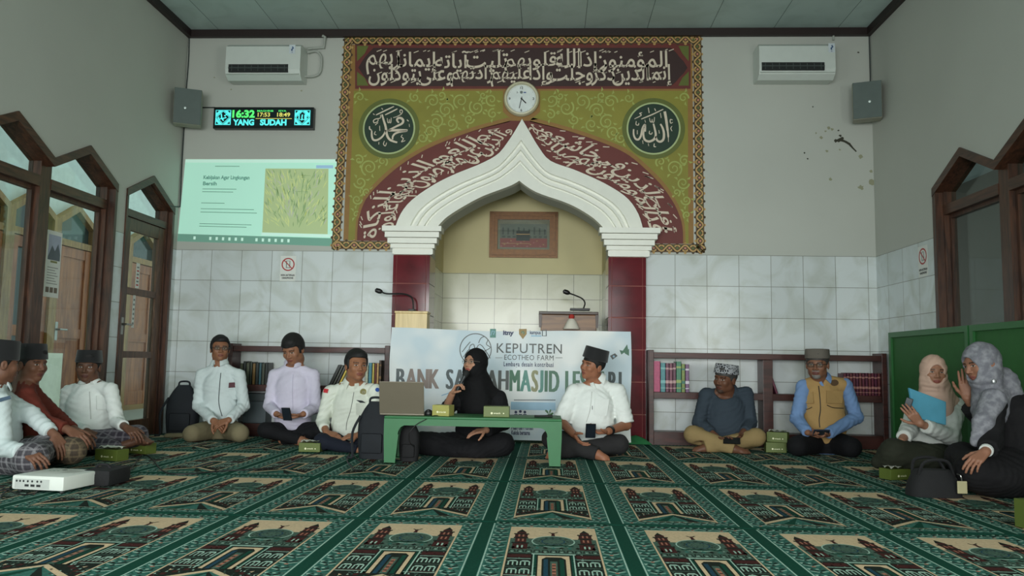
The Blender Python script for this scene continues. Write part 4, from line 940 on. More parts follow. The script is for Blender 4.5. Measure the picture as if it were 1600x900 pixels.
apron(tx0, tx1, lambda u, v, w_: Vector((u, ty0+w_, v)), 0.006, 0.016); apron(tx0, tx1, lambda u, v, w_: Vector((u, ty1-w_, v)), 0.006, 0.016)
apron(ty0+0.02, ty1-0.02, lambda u, v, w_: Vector((tx0+w_, u, v)), 0.006, 0.016); apron(ty0+0.02, ty1-0.02, lambda u, v, w_: Vector((tx1-w_, u, v)), 0.006, 0.016)
ap.build('apron', M_tg, tab)
for sx in (0, 1):
    for sy in (0, 1):
        lb = MB(); X0 = tx0 if sx == 0 else tx1; Y0 = ty0 if sy == 0 else ty1; dx = 1 if sx == 0 else -1; dy = 1 if sy == 0 else -1
        w0, w1 = 0.105, 0.085
        lb.prism([(0, TZ-0.13), (w0, TZ-0.13), (w1, 0.0088), (0.008, 0.0088)], lambda u, v, w_: Vector((X0+dx*u, Y0+dy*(0.006+w_), v)), 0.0, 0.012)
        lb.prism([(0.012, TZ-0.13), (w0+0.02, TZ-0.13), (w1, 0.0088), (0.012, 0.0088)], lambda u, v, w_: Vector((X0+dx*(0.006+w_), Y0+dy*u, v)), 0.0, 0.012)
        lb.box((min(X0+dx*0.008, X0+dx*w1), min(Y0+dy*0.006, Y0+dy*w1), 0.0085), (max(X0+dx*0.008, X0+dx*w1), max(Y0+dy*0.006, Y0+dy*w1), 0.016)); lb.build('leg', M_tg, tab)
# laptop seen from behind
lp = thing('laptop', (at(627, 650, Y=5.74).x, 5.8, TZ), 'open grey-brown laptop with its lid towards the viewer on the low green table', 'laptop'); Ml = mat('laptop_taupe', (108, 100, 84), 0.4, 0.2, var=0.02)
lx0, lx1 = at(592, 650, Y=5.72).x, at(662, 650, Y=5.72).x
b = MB(); b.box((0, 0, 0), (lx1-lx0, 0.007, 0.235), 0, Matrix.Rotation(math.radians(12), 3, 'X'), (lx0, 5.735, TZ+0.012), bev=0.003); b.build('lid', Ml, lp)
b = MB(); b.box((lx0, 5.745, TZ+0.0005), (lx1, 5.965, TZ+0.016), bev=0.004); bs = b.build('laptop_base', Ml, lp)
b = MB()
for r0 in range(5):
    for c0 in range(12): b.box((lx0+0.02+c0*0.024, 5.79+r0*0.022, TZ+0.0155), (lx0+0.041+c0*0.024, 5.809+r0*0.022, TZ+0.018))
b.build('keyboard', mat('key_black', (30, 30, 30), 0.5), bs)
b = MB(); b.box((0.008, 0.0068, 0.012), (lx1-lx0-0.008, 0.0085, 0.228), 0, Matrix.Rotation(math.radians(12), 3, 'X'), (lx0, 5.735, TZ+0.012)); b.build('screen', mat('laptop_screen', (40, 60, 70), 0.15), lp)
# snack boxes
M_snack = mat('snack_box_green', (92, 106, 44), 0.5, var=0.05); M_snackl = mat('snack_box_print', (232, 230, 190), 0.5); M_nap = mat('napkin_white', (228, 226, 214), 0.8)
def snack(x, y, z, rz, label, sx=0.185, sy=0.105, sz=0.078, napkin=True, lite=False, group='green snack boxes'):
    t = thing('snack_box', (x, y, z), label, 'box', group); R = Matrix.Rotation(rz, 3, 'Z'); z += 0.0006
    mm = M_snack if not lite else mat('snack_box_pale', (158, 154, 80), 0.5)
    b = MB(); b.box((-sx/2, -sy/2, 0), (sx/2, sy/2, sz), 0, R, (x, y, z), bev=0.003); b.build('carton', mm, t)
    fl = MB(); fl.box((-sx/2+0.002, -sy/2-0.0015, sz*0.72), (sx/2-0.002, -sy/2+0.001, sz-0.002), 0, R, (x, y, z)); fl.build('flap', mm, t)
    a = Art(lambda u, v, w_: Vector((x, y, z))+R @ Vector((u, -sy/2-w_, v)), 0.0005, 0.0004); a.disc((-sx*0.18, sz*0.36), 0.008, 0, 0, 12); a.text('snack', -sx*0.1, sz*0.3, 0.012, 0, 0, width=0.05, bold=0.02); a.disc((sx*0.28, sz*0.36), 0.005, 0, 0, 10); a.build('printed_label', M_snackl, t)
    if napkin:
        nb2 = MB(); vs = []; n_ = 6
        for j in range(n_+1):
            for i in range(n_+1): vs.append(Vector((x, y, z))+R @ Vector(((i/n_-0.5)*sx*0.86, (j/n_-0.5)*sy*0.8, sz+0.004+0.016*abs(math.sin(i*1.7+j*0.8)))))
        k_ = len(vs); vs += [v_-Vector((0, 0, 0.002)) for v_ in vs]; W1 = n_+1
        fs = [(j*W1+i, j*W1+i+1, (j+1)*W1+i+1, (j+1)*W1+i) for j in range(n_) for i in range(n_)]; fs += [tuple(k_+q for q in f)[::-1] for f in fs]
        nb2.add(vs, fs); nb2.build('napkin', M_nap, t, smooth=True)
    return t
def fl(px, py): q = at(px, py, Z=0); return q.x, q.y
q = at(692, 652, Y=5.78); snack(q.x, 5.79, TZ, -0.25, 'pale green snack box on the table next to the laptop', sx=0.13, napkin=False, lite=True)
q = at(776, 652, Y=5.78); snack(q.x, 5.79, TZ, 0.0, 'green snack box on the table in front of the woman in black', napkin=False, sz=0.076)
FZ = 0.0085
for (px, py, rz, lab, kw) in ((168, 722, -0.3, 'green snack box with a napkin on the carpet, nearer the white projector', dict(sx=0.2)), (214, 711, -0.3, 'green snack box with a napkin on the carpet beside the man in the white tunic', dict(sx=0.2)),
    (483, 708, 0.0, 'green snack box with a napkin on the carpet before the man in lavender', dict(sx=0.17, sz=0.07)), (1407, 752, 0.35, 'green snack box on the carpet in front of the woman with the blue folder', dict(sx=0.2, sz=0.07))):
    x, y = fl(px, py); snack(x, y+0.05, FZ, rz, lab, **kw)
x, y = fl(1214, 709); s1 = snack(x, y+0.05, FZ, -0.1, 'lower green snack box of the stack beside the man in the tan vest', sx=0.17, sz=0.085, napkin=False); 
snack(x+0.025, y+0.05, FZ+0.087, -0.45, 'upper green snack box with a napkin, on top of the stack by the tan vest', sx=0.17, sz=0.085)
x, y = fl(1606, 828); snack(x+0.05, y, FZ, 0.2, 'green snack box on the carpet at the right edge of the picture', sx=0.16, sz=0.13, napkin=False)
# black mouse with its lead, a black pen and a green ribbon on the table
q = at(669, 648, Y=5.76); t = thing('computer_mouse', (q.x, 5.78, TZ), 'black computer mouse beside the laptop on the green table', 'mouse')
b = MB(); b.lathe([(0.026, 0.0), (0.032, 0.012), (0.028, 0.03), (0.014, 0.042), (0, 0.045)], (q.x, 5.78, TZ+0.0006), (0, 0, 1), 20); b.build('mouse_body', MATS['mic_black'], t, smooth=True)
b = MB(); b.box((q.x-0.003, 5.752, TZ+0.03), (q.x+0.003, 5.766, TZ+0.04), bev=0.001); b.build('scroll_wheel', mat('wheel_grey', (70, 70, 70), 0.5), t)
b = MB(); b.tube(smooth_path([at(690, 651, Y=5.77)*1.0, Vector((q.x+0.05, 5.72, TZ+0.004)), at(664, 656, Y=5.655), at(650, 664, Y=5.645), at(640, 676, Y=5.64), at(640, 690, Y=5.66), at(648, 700, Y=5.7)], 6), 0.003, 6); tag(b.build('table_cable', MATS['mic_black']), 'thin black cable hanging over the front edge of the green table', 'cable')
q = at(848, 652, Y=5.8); t = thing('pen', (q.x, 5.8, TZ), 'thick black marker pen lying on the right end of the green table', 'pen')
b = MB(); b.tube([(q.x-0.06, 5.79, TZ+0.0095), (q.x+0.03, 5.81, TZ+0.0095)], 0.009, 10); b.build('pen_barrel', MATS['mic_black'], t, smooth=True); b = MB(); b.tube([(q.x+0.031, 5.81, TZ+0.0105), (q.x+0.07, 5.818, TZ+0.0105)], 0.010, 10); b.build('pen_cap', MATS['mic_black'], t, smooth=True)
q = at(858, 652, Y=5.84); b = MB()
for dx, dz, ww in ((-0.03, 0.05, 0.012), (0.012, 0.055, 0.01), (0.03, 0.03, 0.012)): b.tube(smooth_path([(q.x, 5.86, TZ+0.006), (q.x+dx*0.4, 5.86, TZ+dz*0.7), (q.x+dx, 5.865, TZ+dz)], 4), [0.003]*4+[ww*0.6]*4+[0.001], 6)
tag(b.build('leaf_sprig', mat('leaf_dark_green', (58, 88, 56), 0.5)), 'small dark green sprig on the right end of the green table', 'leaf')

# ------------------------------------------------------------------ projector, its case and the cables on the carpet
A_, B_, C_ = at(17, 768, Z=FZ), at(98, 772, Z=FZ), at(138, 742, Z=FZ)
ux = (B_-A_); ux.z = 0; pw = ux.length; ux.normalize(); uy = Vector((-ux.y, ux.x, 0)); pd = 0.30; ph = 0.088
pr_ = thing('projector', (A_+ux*pw/2+uy*pd/2), 'white video projector on the carpet at the left front', 'projector')
def pf_(u, v, w_): return A_+ux*u+uy*v+Vector((0, 0, w_))
Mp = mat('projector_white', (228, 232, 224), 0.35, var=0.02); Mpd = mat('projector_dark', (44, 46, 46), 0.5); Rp = Matrix((ux, uy, Vector((0, 0, 1)))).transposed()
b = MB(); b.box((0, 0, 0.012), (pw, pd, ph), 0, Rp, A_, bev=0.012); b.build('projector_case', Mp, pr_, smooth=True)
b = MB()
for u in (0.03, pw-0.03):
    for v in (0.03, pd-0.03): b.lathe([(0.012, 0), (0.012, 0.014)], pf_(u, v, 0), (0, 0, 1), 12)
b.build('projector_feet', Mpd, pr_)
b = Art(lambda u, v, w_: pf_(u, -w_, v), 0.0006, 0.0004); b.rect(0.02, 0.02, 0.22*pw/0.3, 0.07, 1, 0)
for i, u in enumerate((0.03, 0.05, 0.07, 0.095, 0.12, 0.15, 0.172)): b.disc((u*pw/0.3, 0.058), 0.006, 0, 1, 10)
for i in range(3): b.rect(0.08+0.035*i, 0.03, 0.105+0.035*i, 0.042, 0, 1)
b.build('port_panel', [Mpd, mat('projector_grey', (196, 200, 194), 0.4)], pr_)
b = Art(lambda u, v, w_: pf_(u, v, ph+w_), 0.0006, 0.0004); b.disc((0.13, 0.23), 0.014, 1, 0, 14)
for i in range(5):
    b.rect(0.17, 0.14+0.018*i, 0.26, 0.146+0.018*i, 0, 0)
for i in range(3): b.disc((0.07+0.025*i, 0.19), 0.007, 2, 0, 10)
b.build('control_panel', [mat('projector_lines', (170, 172, 160), 0.5), Mpd, mat('projector_green', (110, 170, 140), 0.5)], pr_)
b = MB(); b.lathe([(0.03, 0), (0.03, 0.012), (0.024, 0.012), (0.02, 0.004), (0, 0.004)], pf_(0.2*pw/0.3, pd-0.001, 0.05), uy, 20); b.build('lens', Mpd, pr_, smooth=True)
q = at(134, 762, Z=FZ); t = thing('carry_case', (q.x, q.y+0.12, FZ), 'soft black carry case on the carpet behind the white projector', 'bag'); Mk = mat('black_fabric', (22, 22, 24), 0.85, var=0.1, bump=0.15, bscale=90)
b = MB(); b.box((q.x-0.05, q.y+0.02, FZ), (q.x+0.12, q.y+0.26, FZ+0.095), bev=0.03); b.build('case_body', Mk, t, smooth=True)
b = MB(); b.tube(smooth_path([(q.x-0.01, q.y+0.1, FZ+0.09), (q.x+0.01, q.y+0.1, FZ+0.112), (q.x+0.06, q.y+0.1, FZ+0.112), (q.x+0.08, q.y+0.1, FZ+0.09)], 5), 0.008, 6); b.build('handle', Mk, t)
def floor_cable(pts, label, r=0.0045):
    P = [at(p[0], p[1], Z=FZ+0.006) for p in pts]; b = MB(); b.tube(smooth_path(P, 6), r, 6); return tag(b.build('power_cable', MATS['mic_black']), label, 'cable', 'black cables on the carpet')
floor_cable([(158, 737), (176, 744), (195, 745), (208, 728), (222, 711), (236, 716), (250, 732), (266, 740), (300, 740), (345, 736), (400, 733), (440, 728), (470, 716), (500, 707)], 'long black cable looping from the projector case across the carpet')
floor_cable([(20, 757), (12, 765), (4, 772), (0, 776)], 'short black cable from the back of the white projector')
floor_cable([(548, 706), (542, 718), (548, 728), (558, 735), (568, 733), (566, 724), (556, 716), (552, 710)], 'black cable loop on the carpet left of the green table')
floor_cable([(0, 760), (30, 772), (55, 770), (62, 762)], 'black cable lying in front of the white projector')

# ------------------------------------------------------------------ bags
def sdf_bag(name, label, cx_, cy_, z0, w_, d_, h_, rz, mat_, straps=True):
    t = thing(name, (cx_, cy_, z0), label, 'bag'); R = Matrix.Rotation(rz, 3, 'Z'); n_ = 20; vs = []; levels = 9; b = MB()
    for j in range(levels):
        v = j/(levels-1); s = (0.86+0.2*math.sin(math.pi*min(v*0.9+0.08, 1)))*(1 if v < 0.6 else (1-((v-0.6)/0.4)**2*0.55))
        for i in range(n_):
            a = 2*math.pi*i/n_; ca, sa_ = math.cos(a), math.sin(a); ex = 0.6
            p = Vector((math.copysign(abs(ca)**ex, ca)*w_/2*s, math.copysign(abs(sa_)**ex, sa_)*d_/2*s*(1.05-0.3*v), h_*v)); vs.append(R @ p+Vector((cx_, cy_, z0)))
    fs = [(j*n_+i, j*n_+(i+1) % n_, (j+1)*n_+(i+1) % n_, (j+1)*n_+i) for j in range(levels-1) for i in range(n_)]+[tuple(range(n_))[::-1], tuple((levels-1)*n_+i for i in range(n_))]
    b.add(vs, fs); b.build('bag_body', mat_, t, smooth=True)
    pk = MB(); pk.box((-w_*0.34, -d_*0.56, h_*0.1), (w_*0.34, -d_*0.4, h_*0.45), 0, R, (cx_, cy_, z0), bev=0.02); pk.build('front_pocket', mat_, t, smooth=True)
    if straps:
        s_ = MB(); s_.tube(smooth_path([R @ Vector(p)+Vector((cx_, cy_, z0)) for p in ((-0.05, 0, h_*0.96), (-0.04, 0, h_*1.06), (0.04, 0, h_*1.06), (0.05, 0, h_*0.96))], 5), 0.009, 6); s_.build('grab_handle', mat_, t, smooth=True)
        s_ = MB(); s_.tube(smooth_path([R @ Vector(p)+Vector((cx_, cy_, z0)) for p in ((-w_*0.4, -d_*0.4, h_*0.75), (-w_*0.62, -d_*0.5, h_*0.45), (-w_*0.6, -d_*0.5, 0.02), (-w_*0.75, -d_*0.6, 0.012))], 5), 0.011, 6); s_.build('shoulder_strap', mat_, t, smooth=True)
    return t
Mbk = mat('backpack_navy_black', (24, 28, 34), 0.8, var=0.1, bump=0.1)
q = at(290, 690, Y=7.3); sdf_bag('backpack', 'dark backpack leaning behind the man in glasses, by the tiled wall', at(286, 640, Y=7.37).x, 7.37, FZ, 0.28, 0.17, 0.47, 0.1, Mbk)
sdf_bag('backpack', 'black backpack on the carpet left of the green table leg', at(586, 690, Y=5.98).x, 5.98, FZ, 0.24, 0.17, 0.42, -0.1, Mbk)
sdf_bag('laptop_bag', 'black upright bag standing under the left end of the green table', at(640, 690, Y=5.87).x, 5.87, FZ, 0.14, 0.12, 0.28, 0.0, Mk, straps=False)
q = at(1472, 779, Z=FZ); hbx, hby = q.x, q.y+0.1
t = thing('handbag', (hbx, hby, FZ), 'black handbag with a pale tag lying in front of the woman in the grey headscarf', 'bag'); b = MB()
n_ = 18; vs = []
for j in range(7):
    v = j/6; s = 1-0.35*v*v
    for i in range(n_):
        a = 2*math.pi*i/n_; vs.append((hbx+0.15*s*math.copysign(abs(math.cos(a))**0.7, math.cos(a)), hby+0.09*s*math.copysign(abs(math.sin(a))**0.7, math.sin(a)), FZ+0.15*v))
b.add(vs, [(j*n_+i, j*n_+(i+1) % n_, (j+1)*n_+(i+1) % n_, (j+1)*n_+i) for j in range(6) for i in range(n_)]+[tuple(range(n_))[::-1], tuple(6*n_+i for i in range(n_))]); b.build('bag_body', Mk, t, smooth=True)
for dy in (-0.04, 0.04):
    b = MB(); b.tube(smooth_path([(hbx-0.1, hby+dy, FZ+0.12), (hbx-0.07, hby+dy*1.6, FZ+0.20), (hbx+0.05, hby+dy*1.6, FZ+0.205), (hbx+0.1, hby+dy, FZ+0.12)], 6), 0.009, 7); b.build('handle', Mk, t, smooth=True)
b = MB(); b.box((hbx+0.085, hby-0.106, FZ+0.03), (hbx+0.14, hby-0.098, FZ+0.10), bev=0.004); tg = b.build('bag_tag', mat('tag_khaki', (176, 168, 130), 0.5), t); b = MB(); b.tube(smooth_path([(hbx+0.112, hby-0.102, FZ+0.10), (hbx+0.105, hby-0.104, FZ+0.13), (hbx+0.10, hby-0.075, FZ+0.135)], 4), 0.004, 6); b.build('tag_chain', MATS['brushed_steel'], tg)
# green folded cloth by the right pillar
q = at(990, 694, Z=FZ); b = MB(); vs = []; n_ = 12
for j in range(n_+1):
    for i in range(n_+1):
        u, v = i/n_-0.5, j/n_-0.5; e = max(0.0, 1-4*max(u*u, v*v)); vs.append((q.x+u*0.34, q.y+0.08+v*0.2, FZ+0.001+e*0.07*(0.8+0.3*math.sin(9*u+7*v))))
b.add(vs, [(j*(n_+1)+i, j*(n_+1)+i+1, (j+1)*(n_+1)+i+1, (j+1)*(n_+1)+i) for j in range(n_) for i in range(n_)]); b.add([(q.x+a, q.y+0.08+c_, FZ) for a, c_ in ((-0.17, -0.1), (0.17, -0.1), (0.17, 0.1), (-0.17, 0.1))], [(3, 2, 1, 0)])
tag(b.build('folded_cloth', mat('cloth_bright_green', (44, 120, 70), 0.9, var=0.1), smooth=True), 'crumpled green cloth on the carpet at the foot of the right pillar', 'cloth')

# ------------------------------------------------------------------ green screens along the right wall
M_gs = mat('screen_green_frame', (42, 104, 52), 0.45, var=0.05); M_gp = mat('screen_green_panel', (40, 100, 44), 0.6, var=0.06)
SXp = 3.05
def screen(y0, y1, label):
    t = thing('partition_screen', (SXp, (y0+y1)/2, 0), label, 'screen', 'green partition screens')
    fr = lambda u, v, w_: Vector((SXp-w_, u, v)); b = MB()
    o_ = [(y0, 0.03), (y1, 0.03), (y1, 1.06), (y0, 1.06)]; b.frame(o_, inset(o_, 0.045), fr, -0.03, 0.03); b.build('frame', M_gs, t)
    b = MB(); b.prism(inset(o_, 0.04), fr, -0.012, 0.012); b.build('panel', M_gp, t)
    for y_ in (y0+0.03, y1-0.10):
        b = MB(); b.box((SXp-0.10, y_, 0.0085), (SXp+0.06, y_+0.07, 0.032), bev=0.004); b.build('foot', M_gs, t)
yS = at(1393, 517, X=SXp).y; yM = at(1519, 505, X=SXp).y
screen(yM+0.012, yS, 'green partition screen by the right wall, the farther one, behind the pink headscarf'); screen(yM-1.25, yM-0.012, 'green partition screen by the right wall, the nearer one, behind the grey headscarf')

# ------------------------------------------------------------------ air conditioners, loudspeakers, LED clock, projected slide
M_ac = mat('air_conditioner_white', (206, 212, 206), 0.4, var=0.02); M_slot = mat('vent_black', (26, 30, 30), 0.6)
def ac(pxa, pya, pxb, pyb, label, logo_px, vent):
    YA = D-0.23; a = at(pxa, pya, Y=YA); c = at(pxb, pyb, Y=YA); x0_, x1_, z1_, z0_ = a.x, c.x, a.z, c.z
    t = thing('air_conditioner', ((x0_+x1_)/2, D, z0_), label, 'air conditioner', 'wall air conditioners'); b = MB()
    prof = [(D-0.002, z1_-0.01), (D-0.19, z1_), (YA, z1_-0.03), (YA-0.004, z0_+0.09), (YA+0.015, z0_+0.04), (YA+0.075, z0_), (D-0.002, z0_+0.012)]
    vs = [(x0_, y, z) for y, z in prof]+[(x1_, y, z) for y, z in prof]; k_ = len(prof)
    b.add(vs, [tuple(range(k_)), tuple(range(2*k_-1, k_-1, -1))]+[(i, (i+1) % k_, k_+(i+1) % k_, k_+i) for i in range(k_)]); b.build('ac_body', M_ac, t)
    v0 = at(vent[0], vent[2], Y=YA); v1 = at(vent[1], vent[3], Y=YA); b = MB(); b.box((v0.x, YA-0.012, v1.z), (v1.x, YA+0.01, v0.z)); vo = b.build('air_outlet', M_slot, t)
    b = MB()
    for i in range(9): xx = v0.x+(v1.x-v0.x)*(i+0.5)/9; b.box((xx-0.003, YA-0.016, v1.z+0.01), (xx+0.003, YA-0.012, v0.z-0.01))
    b.box((v0.x, YA-0.02, (v0.z+v1.z)/2-0.004), (v1.x, YA-0.012, (v0.z+v1.z)/2+0.004)); b.build('louver', mat('louver_grey', (70, 78, 76), 0.5), vo)
    b = MB(); b.box((x0_+0.01, YA-0.0125, v1.z-0.02), (x1_-0.01, YA+0.004, v1.z-0.012)); b.build('flap_edge', M_ac, t)
    l = at(*logo_px, Y=YA); s_ = Art(lambda u, v, w_: Vector((l.x+u, YA-0.006-w_, l.z+v)), 0.002, 0.001); s_.rect(-0.03, -0.04, 0.03, 0.05, 0, 0); s_.stroke([(0, 0.03), (0.01, 0.015), (-0.005, 0), (0, -0.015)], 0.014, 1, 1); s_.stroke([(0.0, -0.025), (0.0, -0.032)], 0.01, 1, 1)
    s_.build('energy_sticker', [mat('sticker_pale', (206, 214, 220), 0.4), mat('sticker_blue', (60, 90, 130), 0.4)], t)
    return t
t = ac(354, 68, 468, 122, 'white wall air conditioner at the upper left, above the LED clock', (457, 78), (358, 450, 101, 113))
b = MB(); b.tube(smooth_path([at(474, 119, Y=D-0.06), at(490, 119, Y=D-0.05), at(500, 112, Y=D-0.04), at(502, 90, Y=D-0.04), at(494, 80, Y=D-0.04), at(480, 82, Y=D-0.06)], 6), 0.012, 8); b.tube([at(481, 76, Y=D-0.04), at(506, 74, Y=D-0.04), at(508, 58, Y=D-0.04), at(504, 56, Y=D-0.04)], 0.014, 8); b.build('refrigerant_pipe', mat('pipe_wrap', (168, 172, 164), 0.7), t, smooth=True)
t = ac(1186, 67, 1306, 121, 'white wall air conditioner at the upper right, above the stained plaster', (1299, 76), (1190, 1288, 98, 110))
b = MB(); b.tube([at(1302, 63, Y=D-0.02), at(1303, 41, Y=D-0.02)], 0.010, 8); b.build('refrigerant_pipe', MATS['pipe_wrap'], t, smooth=True)
M_sp = mat('speaker_grey', (84, 96, 92), 0.6, var=0.05, bump=0.1, bscale=300); M_spb = mat('speaker_box', (150, 148, 132), 0.5)
def speaker(px, py, Yc, rz, tilt, label, side):
    c = at(px, py, Y=Yc); w_, h_, d_ = 0.255, 0.35, 0.18; R = Matrix.Rotation(rz, 3, 'Z') @ Matrix.Rotation(tilt, 3, 'X')
    t = thing('loudspeaker', c-Vector((0, 0, h_/2)), label, 'loudspeaker', 'wall loudspeakers'); b = MB(); b.box((-w_/2, 0.005, -h_/2), (w_/2, d_, h_/2), 0, R, c, bev=0.01); b.build('speaker_box', M_spb, t)
    b = MB(); b.box((-w_/2+0.004, -0.01, -h_/2+0.004), (w_/2-0.004, 0.004, h_/2-0.004), 0, R, c, bev=0.004); g_ = b.build('grille', M_sp, t)
    b = MB(); b.lathe([(0.011, 0), (0.011, 0.004), (0, 0.005)], c+R @ Vector((0.02*side, -0.010, -0.02)), R @ Vector((0, -1, 0)), 14); b.build('badge', mat('badge_pale', (190, 200, 196), 0.4, 0.5), g_)
    e = Vector((XL+0.002 if side < 0 else XR-0.002, c.y+0.12, c.z)); s_ = c+R @ Vector((0, d_-0.01, 0)); b = MB(); b.tube([s_, e], 0.014, 8); b.build('bracket', mat('bracket_dark', (60, 60, 58), 0.5), t)
speaker(293, 166, 7.36, math.radians(22), math.radians(4), 'grey loudspeaker high in the left corner, left of the LED clock', -1); speaker(1355, 156, 7.36, math.radians(-20), math.radians(4), 'grey loudspeaker high in the right corner, right of the stained plaster', 1)
# LED prayer-time display
a, c = at(334, 167, Y=D-0.07), at(489, 201, Y=D-0.07); x0_, x1_, z1_, z0_ = a.x, c.x, a.z, c.z
led = thing('led_display', ((x0_+x1_)/2, D, z0_), 'black LED clock display with glowing cyan and green characters', 'display'); b = MB(); b.box((x0_, D-0.068, z0_), (x1_, D-0.002, z1_), bev=0.006); b.build('display_case', mat('led_case', (18, 24, 26), 0.3), led)
E_c = mat('led_cyan', (90, 235, 235), 0.5, var=0, emit=0.62); E_g = mat('led_green', (90, 240, 120), 0.5, var=0, emit=0.6); E_y = mat('led_yellow', (230, 220, 110), 0.5, var=0, emit=0.5); E_b = mat('led_field', (12, 34, 38), 0.3, var=0)
W_, H_ = x1_-x0_, z1_-z0_
la = Art(lambda u, v, w_: Vector((x0_+u*W_/155, D-0.068-w_, z1_-v*H_/34)), 0.0015, 0.001); la.rect(3, 3, 152, 30, 3, 0)
def emblem(cx_, k_):
    la.rect(cx_-12, 5, cx_+12, 28.5, 0, 1); la.poly([(cx_, 5.5), (cx_+11.5, 16.5), (cx_, 28), (cx_-11.5, 16.5)], 3, 2); la.stroke([(cx_, 6.8), (cx_+10, 16.5), (cx_, 26.5), (cx_-10, 16.5)], 1.3, 0, 3, True)
    for sx in (-1, 1):
        for sy in (-1, 1): la.poly([(cx_+sx*11, 16.5+sy*10.8), (cx_+sx*6.5, 16.5+sy*10.3), (cx_+sx*10.3, 16.5+sy*6.5)], 3, 2)
    if k_: strokes_ = [[(cx_-5, 12), (cx_-5, 19), (cx_-1, 21), (cx_, 12)], [(cx_, 19), (cx_+4, 21), (cx_+4, 12)], [(cx_+6, 10), (cx_+6, 20)]]
    else: strokes_ = [[(cx_+6, 12), (cx_+2, 14), (cx_+5, 17), (cx_-2, 19)], [(cx_-3, 11), (cx_-2, 18), (cx_+1, 22)], [(cx_-2, 18), (cx_-6, 20), (cx_-7, 16)]]
    for s_ in strokes_: la.stroke(s_, 2.0, 0, 3)
emblem(15.5, 0); emblem(138, 1)
def ltext(s_, u, v, h_, wd, mi, bold=0.03):
    vs, fs, tw, th = text_mesh(s_, bold); la.add([la.fr(u+q[0]*wd/tw, v-q[1]*h_/0.727, la.h(2)) for q in vs], fs, mi)
ltext('16:32', 29.5, 16.5, 11.5, 35, 1, 0.045); ltext('17:53', 69, 15.2, 6.5, 19, 2, 0.02); ltext('18:49', 99, 15.2, 6.5, 20, 2, 0.02); ltext('MAGHRIB', 68, 7.5, 2.6, 25, 1, 0.02); ltext('ISYA', 101, 7.5, 2.6, 12, 1, 0.02)
la.rect(66, 18, 122, 18.8, 2, 2); ltext('YANG', 31, 28.6, 9, 33, 0, 0.05); ltext('SUDAH', 73, 28.6, 9, 41, 0, 0.05); la.build('display_face', [E_c, E_g, E_y, E_b], led)
# the projected slide
sl = [(290, 249), (528, 249), (527, 385), (272, 377)]; Q = [Vector((*bp(*p), 0)) for p in sl]; Q[3].x = max(Q[3].x, XL+0.004); Q[0].x = max(Q[0].x, XL+0.004)
def slf(u, v, w_):
    top_ = Q[0].lerp(Q[1], u); bot = Q[3].lerp(Q[2], u); q = top_.lerp(bot, v); return bw(q.x, q.y, w_)
sd = Art(slf, 0.002, 0.0008)
def em(name, c_, e): return mat(name, c_, 0.7, var=0, emit=e)
SM = [em('slide_mint', (176, 226, 206), 0.34), em('slide_pale', (196, 232, 216), 0.34), em('slide_ink', (96, 150, 136), 0.22), em('slide_bar', (110, 158, 140), 0.22), em('slide_leaf', (172, 190, 140), 0.26), em('slide_leaf_dark', (140, 168, 118), 0.2), em('slide_leaf_light', (196, 206, 140), 0.26), em('slide_blue', (150, 186, 214), 0.3), em('slide_grey', (176, 182, 168), 0.28)]
def srect(a, b_, c_, d_, mi, l):
    n_ = 4; sd.poly([(a, b_), (c_, b_), (c_, d_), (a, d_)], mi, l)
srect(0, 0, 1, 1, 0, 0); srect(0, 0, 1, 0.04, 1, 1); srect(0, 0.91, 1, 1, 3, 1); srect(0.53, 0.11, 0.94, 0.865, 4, 1); srect(0.86, 0.07, 0.97, 0.105, 7, 2); srect(0.525, 0.865, 1, 0.9, 1, 1)
r_ = random.Random(11)
for i in range(260):
    u, v = r_.uniform(0.55, 0.92), r_.uniform(0.16, 0.8); a = math.atan2(0.95-v, (u-0.73)*2)+r_.uniform(-0.25, 0.25) if i % 3 else r_.uniform(0, 3.14) if v < 0.4 else r_.uniform(1.1, 2.0); L_ = r_.uniform(0.05, 0.12)
    u1, v1 = min(max(u+L_*math.cos(a)*0.57, 0.535), 0.935), min(max(v-L_*math.sin(a), 0.12), 0.86); sd.stroke([(u, v), ((u+u1)/2, (v+v1)/2), (u1, v1)], [0.002, 0.007, 0.001], r_.choice([5, 5, 6, 8, 6]), 2+i % 4)
def stext(s_, u, v, h_, wd, mi, bold=0.01):
    vs, fs, tw, th = text_mesh(s_, bold); sd.add([slf(u+q[0]*wd/tw, v-q[1]*h_/0.727, sd.h(2)) for q in vs], fs, mi)
stext('Kebijakan Agar Lingkungan', 0.13, 0.24, 0.045, 0.30, 2, 0.03); stext('Bersih', 0.13, 0.315, 0.045, 0.09, 2, 0.03)
for v, wd in ((0.36, 0.22), (0.395, 0.2), (0.53, 0.15), (0.6, 0.34), (0.64, 0.36), (0.78, 0.33), (0.81, 0.3)): sd.stroke([(0.13, v), (0.13+wd, v)], 0.008, 3, 2)
sd.stroke([(0.2, 0.085), (0.36, 0.085)], 0.008, 3, 2)
for i in range(13): u = 0.1+0.04*i+(0.06 if i > 0 else 0)+(0.05 if i > 6 else 0); sd.poly([(u, 0.935), (u+0.014, 0.935), (u+0.014, 0.972), (u, 0.972)], 1, 3)
tag(sd.build('projected_slide', SM), 'bright mint slide with a plant photo projected on the wall left of the mural', 'projection')

